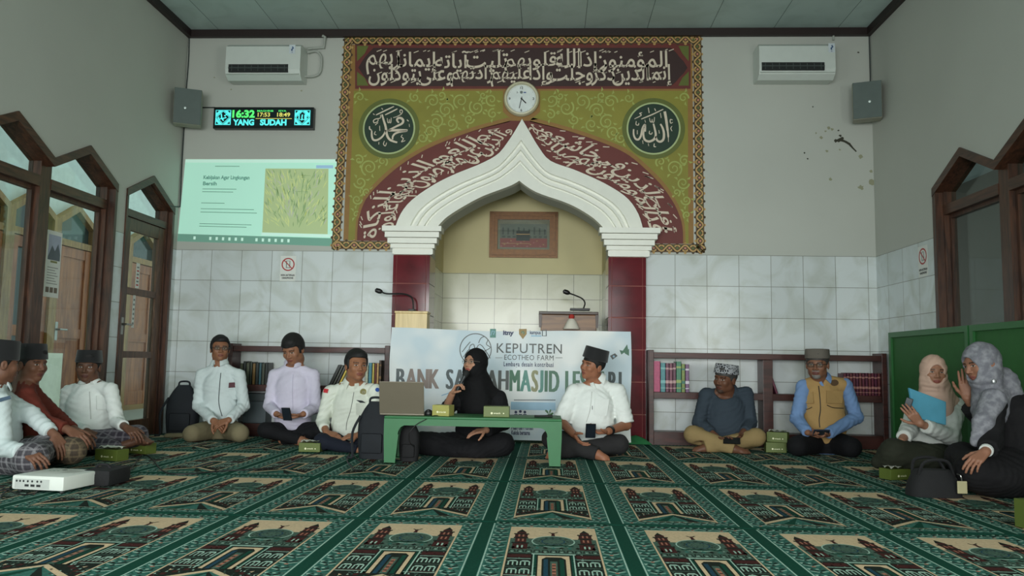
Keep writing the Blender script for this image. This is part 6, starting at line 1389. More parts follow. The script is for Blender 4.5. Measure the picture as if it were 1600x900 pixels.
def cloth(name, c, rough=0.85, var=0.05, bump=0.25, bscale=26): return mat(name, c, rough, var=var, vscale=9, bump=bump*1.6, bscale=bscale, spec=0.25)
SKIN = mat('skin', (160, 110, 84), 0.5, var=0.05, vscale=60, attr=True, spec=0.35)
HAIR = mat('black_hair', (16, 14, 14), 0.7, var=0.2, vscale=120, bump=0.3, bscale=160)
VELVET = mat('songkok_black', (16, 16, 18), 0.85, sheen=0.3)
UPZ = np.array([0, 0, 1.0])
def J(px, py, Y): return V3(at(px, py, Y=Y))
class Person:
    def __init__(s, base, label, sk=(160, 110, 84), lip=(140, 78, 68), group=None):
        s.t = thing('person', (float(base[0]), float(base[1]), 0.007), label, 'person', group); s.sk, s.lip = tuple(v*0.9 for v in sk), tuple(v*0.9 for v in lip); s.body = Sdf(); s.fine = []
    def head(s, px, py, Y, yaw, pitch=0, roll=0, sc=0.93, w=1.07, **kw): s.H = Head(J(px, py, Y), yaw, pitch, roll, sc, w); s.hkw = kw; s.fine.append(s.H.fine()); return s.H
    def torso(s, pelvis, chest, neck, sl, sr, fwd, rw=0.15):
        ax_ = V3(sl)-V3(sr); sl = V3(sl)-unit(ax_)*0.012-UPZ*0.004; sr = V3(sr)+unit(ax_)*0.012-UPZ*0.004
        s.pelvis, s.chest, s.neck, s.sl, s.sr, s.fw = pelvis, chest, neck, sl, sr, fwd; mid = (V3(pelvis)+V3(chest))/2+fwd*0.01
        s.body.chain([pelvis, mid, chest], [rw*0.78, rw*0.72, rw*0.8], 0.04, (fwd, 1.45)); s.body.cap(chest, neck, rw*0.6, 0.052, 0.05, (fwd, 1.3))
        for q in (sl, sr): s.body.cap(neck, q, 0.042, 0.042, 0.03)
        s.H.add(s.body, neck, **s.hkw)
    def top(s, name, material, sleeves, rw=0.15, amp=0.0075, seed=1, belly=1.0, hem=None, neckr=0.056, step=0.0085, sw=(0.054, 0.051, 0.042), low=None, shoulder=0.048):
        """shirt: torso, shoulders and sleeves; sleeves = [(shoulder, elbow, wrist or None for short)]"""
        S = Sdf(); f = s.fw; pe, ch = V3(s.pelvis), V3(s.chest); mid = pe*0.55+ch*0.45+f*0.015*belly
        S.chain([pe if low is None else V3(low), mid, ch], [rw*1.0, rw*0.98*belly, rw*1.02], 0.05, (f, 1.42)); S.cap(ch, V3(s.neck)-UPZ*0.016, rw*0.72, 0.060, 0.05, (f, 1.3))
        for q in (s.sl, s.sr): S.cap(V3(s.neck)-UPZ*0.008, q, 0.046, shoulder, 0.035)
        for a, e, w_ in sleeves:
            S.cap(a, e, sw[0], sw[1], 0.03)
            if w_ is not None: S.cap(e, w_, sw[1], sw[2], 0.018)
        S.fold(amp, seed)
        for a, e, w_ in sleeves:
            if w_ is not None: d = unit(V3(w_)-V3(e)); S.cyl(V3(w_)-d*0.004, V3(w_)+d*0.085, sw[2]+0.022)
            else: d = unit(V3(e)-V3(a)); S.cyl(V3(e)-d*0.012, V3(e)+d*0.11, sw[1]+0.03)
        n = V3(s.neck); hd = unit(V3(s.H.p(0, -0.03, -0.1))-n); S.cyl(n+hd*0.024, n+hd*0.14, neckr+0.03)
        if hem is not None: S.cut(-UPZ, (0, 0, hem))
        VQ = S.mesh(step); o = skin_mesh(name, VQ, material, s.t); s.bv = bvh_of(VQ); s.topo = o; return o
    def arm(s, a, e, w_, bare=False): s.body.chain([a, e, w_], [0.04, 0.036, 0.026] if not bare else [0.047, 0.041, 0.028], 0.02)
    def hand(s, w_, d, n, thumb, fine=True, **kw):
        hand(s.body, w_, d, n, thumb, **kw); c = V3(w_)+unit(d)*0.08
        if fine: s.fine.append((c-0.09, c+0.09, 0.0042))
    def legs(s, name, material, L, rr=(0.088, 0.068, 0.058, 0.045), amp=0.003, seed=2, step=0.0095, seat=(0.16, 0.13), extra=None, ankle_cut=True):
        """L = [(hip, knee, ankle)]"""
        S = Sdf(); S.cap(V3(s.pelvis), V3(s.pelvis)+UPZ*0.02, seat[0], seat[1], 0.05, (s.fw, 1.25))
        for h, k_, a in L:
            S.cap(h, k_, rr[0], rr[1], 0.03); S.cap(k_, a, rr[2], rr[3], 0.02); s.body.chain([h, k_, a], [0.055, 0.04, 0.03], 0.03)
        if extra: extra(S)
        S.fold(amp, seed)
        if ankle_cut:
            for h, k_, a in L: d = unit(V3(a)-V3(k_)); S.cyl(V3(a)-d*0.004, V3(a)+d*0.09, rr[3]+0.012)
        S.cut(-UPZ, (0, 0, 0.009)); return skin_mesh(name, S.mesh(step), material, s.t)
    def finish(s, step=0.010, **kw):
        s.body.cut(-UPZ, (0, 0, 0.009)); VQ = s.body.mesh(step, s.fine); s.bodyo = skin_mesh('body', VQ, SKIN, s.t, s.H.paint(VQ[0], s.sk, s.lip, **kw)); s.bodybv = bvh_of(VQ); return s.bodyo
    def decal(s, pts, material, name, parent=None, lift=0.006, bv=None, thick=0.006):
        """a small flat badge lying on the cloth where the given sight lines meet it"""
        bv = bv or s.bv; cx = sum(p[0] for p in pts)/len(pts); cy_ = sum(p[1] for p in pts)/len(pts); d = raydir(cx, cy_); h, n, i, _ = bv.ray_cast(EYE, d.normalized())
        if h is None: return None
        if n.dot(d) > 0: n = -n
        c = h+n*lift; vs = []
        for p in pts: r = raydir(*p); tt = (c-EYE).dot(n)/r.dot(n); vs.append(EYE+r*tt)
        k_ = len(vs); b = MB(); b.add(vs+[v-n*thick for v in vs], [tuple(range(k_)), tuple(range(2*k_-1, k_-1, -1))]+[(q, (q+1) % k_, k_+(q+1) % k_, k_+q) for q in range(k_)]); return b.build(name, material, parent or s.topo)
    def seam(s, px, material, name, r=0.003, bv=None):
        bv = bv or s.bv; P = []
        for p in smooth_path([Vector((q[0], q[1], 0)) for q in px], 5):
            h, n, i, _ = bv.ray_cast(EYE, raydir(p.x, p.y).normalized())
            if h is not None: P.append(h+(n if n.dot(h-EYE) < 0 else -n)*0.001)
        if len(P) > 2: b = MB(); b.tube(P, r, 6); return b.build(name, material, s.topo, smooth=True)
def slab(name, label, cat, c, ax, ay, az, size, material, screen=None, bev=0.004):
    """a small flat device: c centre, ax/ay/az unit axes"""
    R = Matrix((ax, ay, az)).transposed(); b = MB(); sx, sy, sz = size; b.box((-sx/2, -sy/2, -sz/2), (sx/2, sy/2, sz/2), 0, R, c, bev=bev); t = thing(name, c, label, cat); b.build('casing', material, t)
    if screen: b = MB(); b.box((-sx/2+0.004, -sy/2+0.004, sz/2-0.0005), (sx/2-0.004, sy/2-0.004, sz/2+0.0008), 0, R, c); b.build('screen', screen, t)
    return t
# ------------------------------------------------------------------ the people in the room
W_shirt = cloth('shirt_white', (226, 230, 226)); W_cool = cloth('shirt_cool_white', (210, 220, 220)); LAV = cloth('shirt_lavender', (206, 200, 218)); OFFW = cloth('shirt_off_white', (216, 220, 208))
KHAKI = cloth('trousers_khaki', (128, 118, 92)); TAN = cloth('trousers_tan', (150, 128, 88)); BLK = cloth('cloth_black', (20, 20, 23), var=0.1); CHAR = cloth('trousers_charcoal', (44, 43, 44)); NAVY = cloth('trousers_navy', (26, 30, 42))
PHONE = mat('phone_black', (18, 18, 20), 0.3); PSCR = mat('phone_screen', (34, 42, 50), 0.12)

def man_kneeling_glasses():
    Y = 7.12; p = Person(J(344, 690, Y), 'person with glasses, white shirt and khaki trousers, beside the left bookshelf', (158, 108, 80)); H = p.head(344, 545, Y-0.02, 28, 3, 0, 0.95)
    nk = J(343, 569, Y); sl, sr = J(315, 586, Y), J(374, 586, Y); fw = frame_of(5)[1]; p.torso(J(345, 668, Y+0.05), J(344, 605, Y), nk, sl, sr, fw)
    eL, eR = J(310, 634, Y-0.02), J(381, 634, Y-0.02); wL, wR = J(333, 657, Y-0.24), J(358, 656, Y-0.24)
    p.top('shirt', W_cool, [(sl, eL, wL), (sr, eR, wR)], seed=1, low=J(345, 660, Y+0.05))
    for a, e, w_ in ((sl, eL, wL), (sr, eR, wR)): p.arm(a, e, w_)
    p.hand(wL, (0.8, -0.35, -0.35), (0.35, 0.5, -0.75), -1, curl=(0.55, 0.6, 0.65, 0.7), sz=0.95); p.hand(wR, (-0.75, -0.45, -0.3), (-0.3, 0.5, -0.7), 1, curl=(0.5, 0.55, 0.6, 0.6), sz=0.95)
    hipL, hipR = J(331, 672, Y+0.02), J(360, 672, Y+0.02); kL, kR = J(300, 678, Y-0.27), J(375, 677, Y-0.27); aL, aR = J(318, 684, Y+0.16), J(368, 684, Y+0.16)
    p.legs('trousers', KHAKI, [(hipL, kL, aL), (hipR, kR, aR)], rr=(0.095, 0.078, 0.062, 0.045), extra=lambda S: S.cap(aL, J(262, 683, Y+0.02), 0.05, 0.035, 0.02))
    p.finish(); hair(H, HAIR, p.t, 0.062, 0.024, 1); glasses(H, p.t); collar('collar', nk+UPZ*0.004, unit(H.p(0, -0.03, -0.09)-nk), fw, 0.058, W_cool, p.topo)
    p.seam([(345, 583), (343, 605), (342, 630), (347, 650)], mat('placket_dark', (78, 84, 86), 0.8), 'placket', 0.004); p.decal([(358, 598), (373, 597), (372, 605), (357, 606)], mat('badge_maroon', (80, 30, 42), 0.5), 'name_badge', lift=0.012, thick=0.010); p.decal([(357, 609), (373, 609), (371, 624), (358, 624)], W_cool, 'pocket', lift=0.007, thick=0.008)
man_kneeling_glasses()

def man_lavender():
    Y = 6.98; p = Person(J(456, 694, Y), 'person in a lavender shirt looking down at a phone on the left', (162, 112, 84)); H = p.head(458, 546, Y-0.06, -12, -24, -4, 1.04)
    nk = J(459, 569, Y); sl, sr = J(429, 586, Y), J(490, 586, Y); fw = frame_of(-3)[1]; p.torso(J(458, 672, Y+0.05), J(458, 606, Y), nk, sl, sr, fw, 0.155)
    eL, eR = J(421, 634, Y-0.03), J(493, 637, Y-0.03); wL, wR = J(432, 647, Y-0.22), J(474, 647, Y-0.22)
    p.top('shirt', LAV, [(sl, eL, wL), (sr, eR, wR)], rw=0.162, seed=3, low=J(458, 660, Y+0.04), amp=0.005)
    for a, e, w_ in ((sl, eL, wL), (sr, eR, wR)): p.arm(a, e, w_)
    p.hand(wL, (0.85, -0.25, -0.25), (0.1, -0.2, 0.9), 1, curl=(0.55, 0.6, 0.6, 0.65), sz=0.95); p.hand(wR, (-0.85, -0.25, -0.25), (-0.1, -0.2, 0.9), -1, curl=(0.55, 0.6, 0.6, 0.65), sz=0.95)
    hipL, hipR = J(443, 675, Y+0.02), J(474, 675, Y+0.02); kL, kR = J(415, 672, Y-0.24), J(500, 672, Y-0.24); aL, aR = J(470, 688, Y-0.30), J(440, 688, Y-0.2)
    p.legs('trousers', BLK, [(hipL, kL, aL), (hipR, kR, aR)]); foot(p.body, aL, aL+np.array([0.16, -0.02, -0.02]), UPZ); p.finish(); hair(H, HAIR, p.t, 0.046, 0.028, 2); collar('collar', nk+UPZ*0.0, unit(H.p(0, -0.03, -0.09)-nk)*0.5+UPZ*0.5, fw, 0.06, LAV, p.topo, 0.45, 0.05)
    p.seam([(458, 585), (457, 610), (458, 640)], mat('lavender_seam', (186, 180, 200), 0.8), 'placket', 0.003)
    c = (wL+wR)/2; ay = Vector((0, -0.55, 0.84)); slab('mobile_phone', 'dark phone held in both hands by the person in lavender', 'phone', Vector(c)+Vector((0.0, -0.085, 0.005)), Vector((1, 0, 0)), ay, Vector((0, -0.84, -0.55)).cross(Vector((0, 0, 0))) if False else Vector((1, 0, 0)).cross(ay), (0.075, 0.13, 0.009), PHONE, PSCR)
man_lavender()

def man_badges():
    Y = 6.62; p = Person(J(545, 705, Y), 'person in a white shirt with round badges, hands clasped, next to the black backpack', (164, 112, 82)); H = p.head(557, 571, Y-0.05, 34, 0, 2, 1.05)
    nk = J(552, 598, Y); sl, sr = J(515, 612, Y), J(586, 610, Y-0.02); fw = frame_of(6)[1]; p.torso(J(550, 686, Y+0.06), J(551, 634, Y), nk, sl, sr, fw, 0.155)
    eL, eR = J(504, 658, Y-0.04), J(582, 662, Y-0.04); wL, wR = J(510, 676, Y-0.20), J(560, 680, Y-0.24)
    p.top('shirt', OFFW, [(sl, eL, J(507, 670, Y-0.15)), (sr, eR, J(567, 677, Y-0.19))], rw=0.16, seed=5, amp=0.008)
    for a, e, w_ in ((sl, eL, wL), (sr, eR, wR)): p.arm(a, e, w_)
    p.hand(wL, (0.85, -0.3, -0.2), (0.2, 0.3, -0.9), -1, curl=(0.3, 0.3, 0.35, 0.4), sz=1.0); p.hand(wR, (-0.9, -0.25, -0.1), (-0.1, 0.3, -0.9), 1, curl=(0.4, 0.45, 0.5, 0.5), sz=1.0)
    hipL, hipR = J(536, 692, Y+0.02), J(567, 692, Y+0.02); kL, kR = J(503, 690, Y-0.26), J(592, 690, Y-0.2); aL, aR = J(560, 704, Y-0.33), J(530, 703, Y-0.24)
    p.legs('trousers', NAVY, [(hipL, kL, aL), (hipR, kR, aR)]); p.finish(); hair(H, HAIR, p.t, 0.062, 0.024, 3); collar('collar', nk+UPZ*0.004, unit(H.p(0, -0.03, -0.09)-nk), fw, 0.06, OFFW, p.topo)
    p.seam([(553, 613), (548, 640), (542, 660), (541, 672)], mat('placket_grey', (120, 122, 116), 0.8), 'placket', 0.003)
    def rnd_badge(cx_, cy_, r, m_, nm): return p.decal([(cx_+r*math.cos(2*math.pi*i/14), cy_+r*math.sin(2*math.pi*i/14)) for i in range(14)], m_, nm)
    rnd_badge(568, 613, 5.5, mat('badge_olive', (140, 134, 86), 0.5), 'round_badge'); rnd_badge(568, 613, 2.6, mat('badge_pale_core', (200, 196, 170), 0.5), 'badge_core'); p.decal([(506, 607), (513, 608), (511, 614), (505, 613)], mat('badge_red', (196, 52, 58), 0.5), 'flag_badge')
    p.decal([(557, 625), (566, 626), (571, 629), (563, 629)], mat('pen_clip_dark', (46, 48, 52), 0.5), 'pen_clip'); p.decal([(557, 630), (576, 631), (574, 650), (557, 648)], OFFW, 'pocket'); rnd_badge(590, 609, 3.2, mat('badge_blue', (50, 84, 160), 0.5), 'sleeve_badge')
man_badges()

def cross_legs(p, mat_, hips, knees, ankles, **kw): return p.legs('trousers', mat_, list(zip(hips, knees, ankles)), **kw)
def woman_speaking():
    Y = 6.42; p = Person(J(738, 715, Y), 'person in a black headscarf and robe speaking into a microphone behind the green table', (190, 140, 112), (160, 70, 66)); H = p.head(742, 567, Y-0.06, -36, 6, 0, 0.93)
    nk = J(749, 600, Y); sl, sr = J(712, 622, Y), J(780, 622, Y); fw = frame_of(-12)[1]; p.torso(J(745, 690, Y+0.05), J(747, 640, Y), nk, sl, sr, fw, 0.15)
    eL, eR = J(692, 650, Y-0.08), J(787, 660, Y-0.06); wL, wR = J(706, 616, Y-0.24), J(760, 672, Y-0.26)
    sleeveL = J(700, 634, Y-0.18)
    p.top('robe_top', BLK, [(sl, eL, sleeveL), (sr, eR, wR)], rw=0.168, seed=7, sw=(0.062, 0.06, 0.052))
    p.arm(sl, eL, wL); p.arm(sr, eR, wR)
    mic_t, mic_b = J(729, 582, Y-0.24), J(714, 610, Y-0.285); md = unit(mic_t-mic_b)
    p.hand(wL, unit(J(717, 596, Y-0.27)-wL)*0.75+np.array([0.25, -0.1, 0.35]), (0.75, -0.25, -0.3), -1, curl=(0.8, 0.85, 0.85, 0.85), sz=0.92, tb=(0.6, 0.45, 0.7)); p.hand(wR, (-0.9, -0.25, -0.12), (0, 0.3, -0.9), 1, curl=(0.25, 0.3, 0.3, 0.35), sz=0.9)
    hL, hR = J(732, 692, Y), J(762, 692, Y); kL, kR = J(662, 692, Y-0.16), J(786, 694, Y-0.2); aL, aR = J(745, 706, Y-0.26), J(715, 707, Y-0.2)
    def skirt(S): S.cap(kL, aR, 0.075, 0.07, 0.06); S.cap(kR, aL, 0.075, 0.07, 0.06); S.ell((hL+aL+aR)/3, (0.2, 0.18, 0.07), None, 0.06)
    p.legs('robe_skirt', BLK, [(hL, kL, aL), (hR, kR, aR)], rr=(0.095, 0.075, 0.07, 0.06), extra=skirt, ankle_cut=False, amp=0.008); p.finish(brow=(50, 38, 34)); headscarf(p, H, cloth('scarf_black', (15, 15, 17), var=0.1), J(745, 636, Y-0.05), 0.15); glasses(H, p.t, (120, 110, 100), 0.0013)
    t = thing('microphone', Vector(mic_b), 'black handheld microphone held up to the mouth of the person in black', 'microphone'); b = MB(); b.tube([Vector(mic_b), Vector(mic_b+md*0.1), Vector(mic_b+md*0.125)], [0.011, 0.014, 0.017], 14); b.build('mic_handle', mat('mic_body_grey', (52, 56, 58), 0.35, 0.3), t, smooth=True)
    b = MB(); e = mic_b+md*0.13; b.tube([Vector(e-md*0.006), Vector(e+md*0.004), Vector(e+md*0.022), Vector(e+md*0.042), Vector(e+md*0.05)], [0.018, 0.024, 0.027, 0.020, 0.006], 16); b.build('mic_grille', mat('mic_foam_black', (20, 22, 22), 0.8), t, smooth=True)
def headscarf(p, H, material, chest, rw, back=True, open_=(0.052, 0.075, 0.074), fold=0.003, seed=3, low=None, oz=-0.014, fw=None):
    S = Sdf(); k = H.k; S.ell(H.p(0, -0.016, 0.016), [0.094*k, 0.117*k, 0.116*k], H.M, 0.03); S.ell(H.p(0, 0.0, -0.07), [0.088*k, 0.105*k, 0.08*k], H.M, 0.03)
    nb_ = V3(p.neck); f = p.fw if fw is None else fw; S.cap(H.p(0, 0.0, -0.10), chest, 0.085*k, rw*0.9, 0.05, (f, 1.35)); S.cap(nb_+UPZ*0.01, V3(p.chest)-f*0.02, 0.10, rw*0.95, 0.05, (f, 1.3))
    for q in (p.sl, p.sr): S.cap(nb_-UPZ*0.005, V3(q)*0.75+nb_*0.25, 0.07, 0.062, 0.04)
    S.fold(fold, seed); S.ell(H.p(0, 0.1, oz), [open_[0]*k, open_[1]*k, open_[2]*k], H.M, 0.012, True)
    VQ = S.mesh(0.0075, [H.fine(0.005)]); o = skin_mesh('headscarf', VQ, material, p.t); p.scarfbv = bvh_of(VQ); p.scarf = o; return o
woman_speaking()

def man_songkok_white():
    Y = 6.52; p = Person(J(915, 718, Y-0.1), 'person in a white short-sleeved shirt and black cap, cross-legged right of the table', (168, 112, 84)); H = p.head(926, 571, Y-0.04, -52, 4, 11, 0.98)
    nk = J(933, 596, Y); sl, sr = J(896, 612, Y-0.02), J(966, 611, Y); fw = frame_of(-10)[1]; p.torso(J(920, 690, Y+0.03), J(925, 636, Y-0.01), nk, sl, sr, fw, 0.16)
    eL, eR = J(876, 658, Y-0.06), J(978, 664, Y-0.04); wL, wR = J(896, 678, Y-0.27), J(950, 674, Y-0.26)
    p.top('shirt', W_shirt, [(sl, eL, None), (sr, eR, None)], rw=0.172, seed=9, belly=1.06, sw=(0.062, 0.07, 0.05), amp=0.0075, low=J(922, 680, Y+0.02)); p.arm(sl, eL, wL, True); p.arm(sr, eR, wR, True)
    p.hand(wL, (0.35, -0.45, -0.5), (0.5, 0.2, 0.4), 1, curl=(0.4, 0.45, 0.5, 0.5)); p.hand(wR, (-0.9, -0.25, -0.05), (-0.1, -0.2, 0.9), -1, curl=(0.5, 0.55, 0.55, 0.6))
    hips = [J(905, 695, Y), J(940, 695, Y)]; kn = [J(862, 686, Y-0.2), J(967, 694, Y-0.16)]; an = [J(934, 710, Y-0.36), J(872, 706, Y-0.3)]
    cross_legs(p, CHAR, hips, kn, an, rr=(0.092, 0.078, 0.07, 0.055)); foot(p.body, an[0], J(957, 721, Y-0.40), UPZ*0.6+np.array([0, -0.6, 0]), 1); foot(p.body, an[1], J(850, 712, Y-0.34), UPZ*0.6+np.array([0, -0.6, 0]), -1)
    p.finish(); hair(H, HAIR, p.t, 0.03, 0.004, 4, side=-0.02); oval_cap('songkok', H, 0.05, 0.148, 0.090, 0.110, VELVET, p.t, tilt=0.10); collar('collar', nk+UPZ*0.004, unit(H.p(0, -0.03, -0.09)-nk), fw, 0.062, W_shirt, p.topo)
    p.seam([(925, 612), (922, 640), (916, 660)], mat('white_seam', (196, 198, 194), 0.8), 'placket', 0.003); p.decal([(925, 634), (926, 634), (926, 640), (925, 640)], PHONE, 'pen_clip'); p.decal([(930, 622), (952, 624), (948, 650), (928, 648)], W_shirt, 'pocket')
    b = MB(); d = unit(wR-eR); b.tube([Vector(wR-d*0.045), Vector(wR-d*0.02)], 0.037, 18); b.build('wristwatch', PHONE, p.t, smooth=True)
    ax = Vector((1, 0, 0)); ay = Vector((0, -0.6, 0.8)); slab('mobile_phone', 'black phone held by the person in the white short-sleeved shirt', 'phone', Vector((wL+wR)/2)+Vector((-0.005, -0.08, 0.02)), ax, ay, ax.cross(ay), (0.078, 0.14, 0.009), PHONE, PSCR)
man_songkok_white()

def man_patterned_cap():
    Y = 7.2; p = Person(J(1132, 708, Y-0.1), 'person in a slate-blue shirt, patterned cap and tan trousers, before the right shelf', (118, 78, 58), (104, 60, 52)); H = p.head(1133, 592, Y-0.06, -48, -4, 6, 1.06)
    nk = J(1138, 611, Y); sl, sr = J(1103, 617, Y), J(1166, 615, Y); fw = frame_of(-6)[1]; M_sl = cloth('shirt_slate_blue', (56, 66, 76)); p.torso(J(1133, 688, Y+0.02), J(1134, 642, Y-0.01), nk, sl, sr, fw, 0.165)
    eL, eR = J(1092, 660, Y-0.04), J(1172, 660, Y-0.04); wL, wR = J(1119, 682, Y-0.24), J(1158, 680, Y-0.24)
    p.top('shirt', M_sl, [(sl, eL, J(1112, 677, Y-0.2)), (sr, eR, J(1164, 675, Y-0.19))], rw=0.168, seed=11, belly=1.06, amp=0.008, shoulder=0.056, sw=(0.062, 0.058, 0.047)); p.arm(sl, eL, wL); p.arm(sr, eR, wR)
    p.hand(wL, (0.65, -0.4, -0.4), (0.3, -0.2, 0.6), 1, curl=(0.45, 0.5, 0.55, 0.6)); p.hand(wR, (-0.6, -0.45, -0.35), (-0.5, -0.1, 0.6), -1, curl=(0.45, 0.5, 0.5, 0.55))
    hips = [J(1118, 690, Y), J(1150, 690, Y)]; kn = [J(1083, 679, Y-0.2), J(1182, 683, Y-0.2)]; an = [J(1148, 702, Y-0.33), J(1100, 701, Y-0.27)]
    cross_legs(p, TAN, hips, kn, an, rr=(0.095, 0.078, 0.072, 0.06)); foot(p.body, an[0], J(1177, 708, Y-0.36), UPZ*0.6+np.array([0, -0.6, 0]), 1); foot(p.body, an[1], J(1078, 704, Y-0.28), UPZ*0.6+np.array([0, -0.6, 0]), -1)
    p.finish(stache=(60, 46, 40), beardc=(74, 60, 52)); hair(H, mat('greying_hair', (60, 58, 56), 0.6), p.t, 0.03, 0.004, 5, side=-0.02); oval_cap('patterned_cap', H, 0.042, 0.122, 0.090, 0.109, M_kufi(), p.t, tilt=0.12, taper=0.92, crown=0.0); collar('collar', nk-UPZ*0.002, unit(H.p(0, -0.03, -0.09)-nk), fw, 0.060, M_sl, p.topo, 0.3, 0.0)
    ax = Vector((0.97, -0.2, 0)); ay = Vector((0, -0.8, -0.6)); az = ax.cross(ay).normalized(); slab('mobile_phone', 'black phone held low by the person in the patterned cap', 'phone', Vector((wL+wR)/2)+Vector((0.0, -0.115, -0.03)), ax.normalized(), az.cross(ax).normalized(), az, (0.14, 0.075, 0.01), PHONE, PSCR)
def M_kufi():
    m = mat('kufi_pattern', (30, 30, 34), 0.8); n = m.node_tree.nodes; L = m.node_tree.links; tc = n.new('ShaderNodeTexCoord'); v = n.new('ShaderNodeTexVoronoi'); v.feature = 'DISTANCE_TO_EDGE'; v.inputs['Scale'].default_value = 48
    L.new(tc.outputs['Object'], v.inputs['Vector']); r = n.new('ShaderNodeValToRGB'); r.color_ramp.interpolation = 'CONSTANT'; r.color_ramp.elements[1].position = 0.16; r.color_ramp.elements[0].color = lin((160, 162, 166)); r.color_ramp.elements[1].color = lin((28, 28, 34))
    L.new(v.outputs['Distance'], r.inputs[0]); L.new(r.outputs[0], n['Principled BSDF'].inputs['Base Color']); return m
man_patterned_cap()

def man_vest():
    Y = 7.02; p = Person(J(1285, 716, Y), 'person in a tan vest over a blue shirt with grey cap and glasses', (150, 104, 80), (120, 70, 66)); H = p.head(1277, 569, Y-0.06, -28, -4, 0, 1.06)
    nk = J(1283, 593, Y); sl, sr = J(1255, 604, Y), J(1321, 602, Y); fw = frame_of(-8)[1]; M_bl = cloth('shirt_light_blue', (118, 148, 192)); M_vs = cloth('vest_tan', (176, 142, 92)); p.torso(J(1289, 692, Y+0.04), J(1286, 630, Y), nk, sl, sr, fw, 0.16)
    eL, eR = J(1245, 654, Y-0.03), J(1338, 652, Y-0.03); wL, wR = J(1262, 676, Y-0.24), J(1293, 678, Y-0.26)
    p.top('shirt', M_bl, [(sl, eL, wL), (sr, eR, wR)], rw=0.158, seed=13, shoulder=0.052, sw=(0.058, 0.056, 0.046), low=J(1292, 692, Y+0.03)); p.arm(sl, eL, wL); p.arm(sr, eR, wR)
    V = Sdf(); pe2, ch2 = V3(p.pelvis), V3(p.chest); mid = pe2*0.55+ch2*0.45+fw*0.015; V.chain([J(1288, 676, Y+0.02), mid, ch2], [0.168, 0.17, 0.173], 0.05, (fw, 1.40)); V.cap(ch2, V3(p.neck)-UPZ*0.016, 0.126, 0.072, 0.05, (fw, 1.26))
    for q in (p.sl, p.sr): V.cap(V3(p.neck)-UPZ*0.008, q, 0.058, 0.064, 0.035)
    for a, e in ((p.sl, eL), (p.sr, eR)): o_ = unit((V3(a)-V3(p.neck))*np.array([1, 1, 0])); V.cyl(V3(a)+o_*0.006-UPZ*0.04, V3(a)+o_*0.2-UPZ*0.04, 0.16, 0.01)
    V.fold(0.003, 14); V.cyl(nk+UPZ*0.004, nk+UPZ*0.13, 0.075); V.ell(nk+fw*0.12-UPZ*0.015, (0.026, 0.07, 0.06), None, 0.01, True)
    VQ = V.mesh(0.008); shirt = p.topo; vo = skin_mesh('vest', VQ, M_vs, p.t); p.bv = bvh_of(VQ); p.topo = vo
    p.seam([(1279, 603), (1281, 620), (1282, 640), (1280, 655), (1281, 668)], mat('zip_black', (24, 24, 24), 0.6), 'zip', 0.004); p.seam([(1292, 633), (1302, 637), (1318, 638)], MATS['zip_black'], 'pocket_zip', 0.0035); p.seam([(1257, 640), (1263, 639), (1269, 636)], MATS['zip_black'], 'pocket_zip', 0.003)
    p.decal([(1304+6.5*math.cos(2*math.pi*i/12), 598+5*math.sin(2*math.pi*i/12)) for i in range(12)], mat('badge_brown', (84, 60, 34), 0.6), 'round_badge'); p.decal([(1304+3.5*math.cos(2*math.pi*i/12), 598+2.6*math.sin(2*math.pi*i/12)) for i in range(12)], M_vs, 'badge_core', lift=0.005); p.decal([(1292, 610), (1318, 611), (1316, 630), (1292, 630)], M_vs, 'chest_pocket'); p.decal([(1253, 612), (1270, 612), (1271, 630), (1257, 630)], M_vs, 'chest_pocket')
    p.hand(wL, (0.8, -0.35, -0.25), (0.2, -0.2, 0.8), 1, curl=(0.5, 0.55, 0.55, 0.6)); p.hand(wR, (-0.85, -0.3, -0.15), (-0.1, -0.2, 0.9), -1, curl=(0.5, 0.55, 0.55, 0.6))
    hips = [J(1272, 692, Y), J(1305, 692, Y)]; kn = [J(1246, 697, Y-0.25), J(1330, 699, Y-0.25)]; an = [J(1268, 702, Y+0.16), J(1312, 702, Y+0.16)]
    cross_legs(p, BLK, hips, kn, an, rr=(0.10, 0.085, 0.065, 0.05)); p.finish(beardc=(128, 126, 122), stache=(120, 116, 110)); hair(H, MATS['greying_hair'], p.t, 0.03, 0.003, 6, side=-0.02)
    oval_cap('grey_cap', H, 0.044, 0.122, 0.090, 0.108, cloth('cap_grey_knit', (110, 104, 96), bump=0.4, bscale=200), p.t, tilt=0.06, taper=0.96, crown=-0.003); collar('collar', nk+UPZ*0.006, unit(H.p(0, -0.03, -0.09)-nk), fw, 0.060, M_bl, shirt, 0.3, 0.03); glasses(H, p.t)
    ax = Vector((1, 0, 0)); ay = Vector((0, -0.7, 0.7)); slab('mobile_phone', 'dark phone held in both hands by the person in the tan vest', 'phone', Vector((wL+wR)/2)+Vector((0.0, -0.085, 0.012)), ax, ay, ax.cross(ay), (0.13, 0.075, 0.01), mat('phone_slate', (54, 58, 72), 0.3), PSCR)
man_vest()

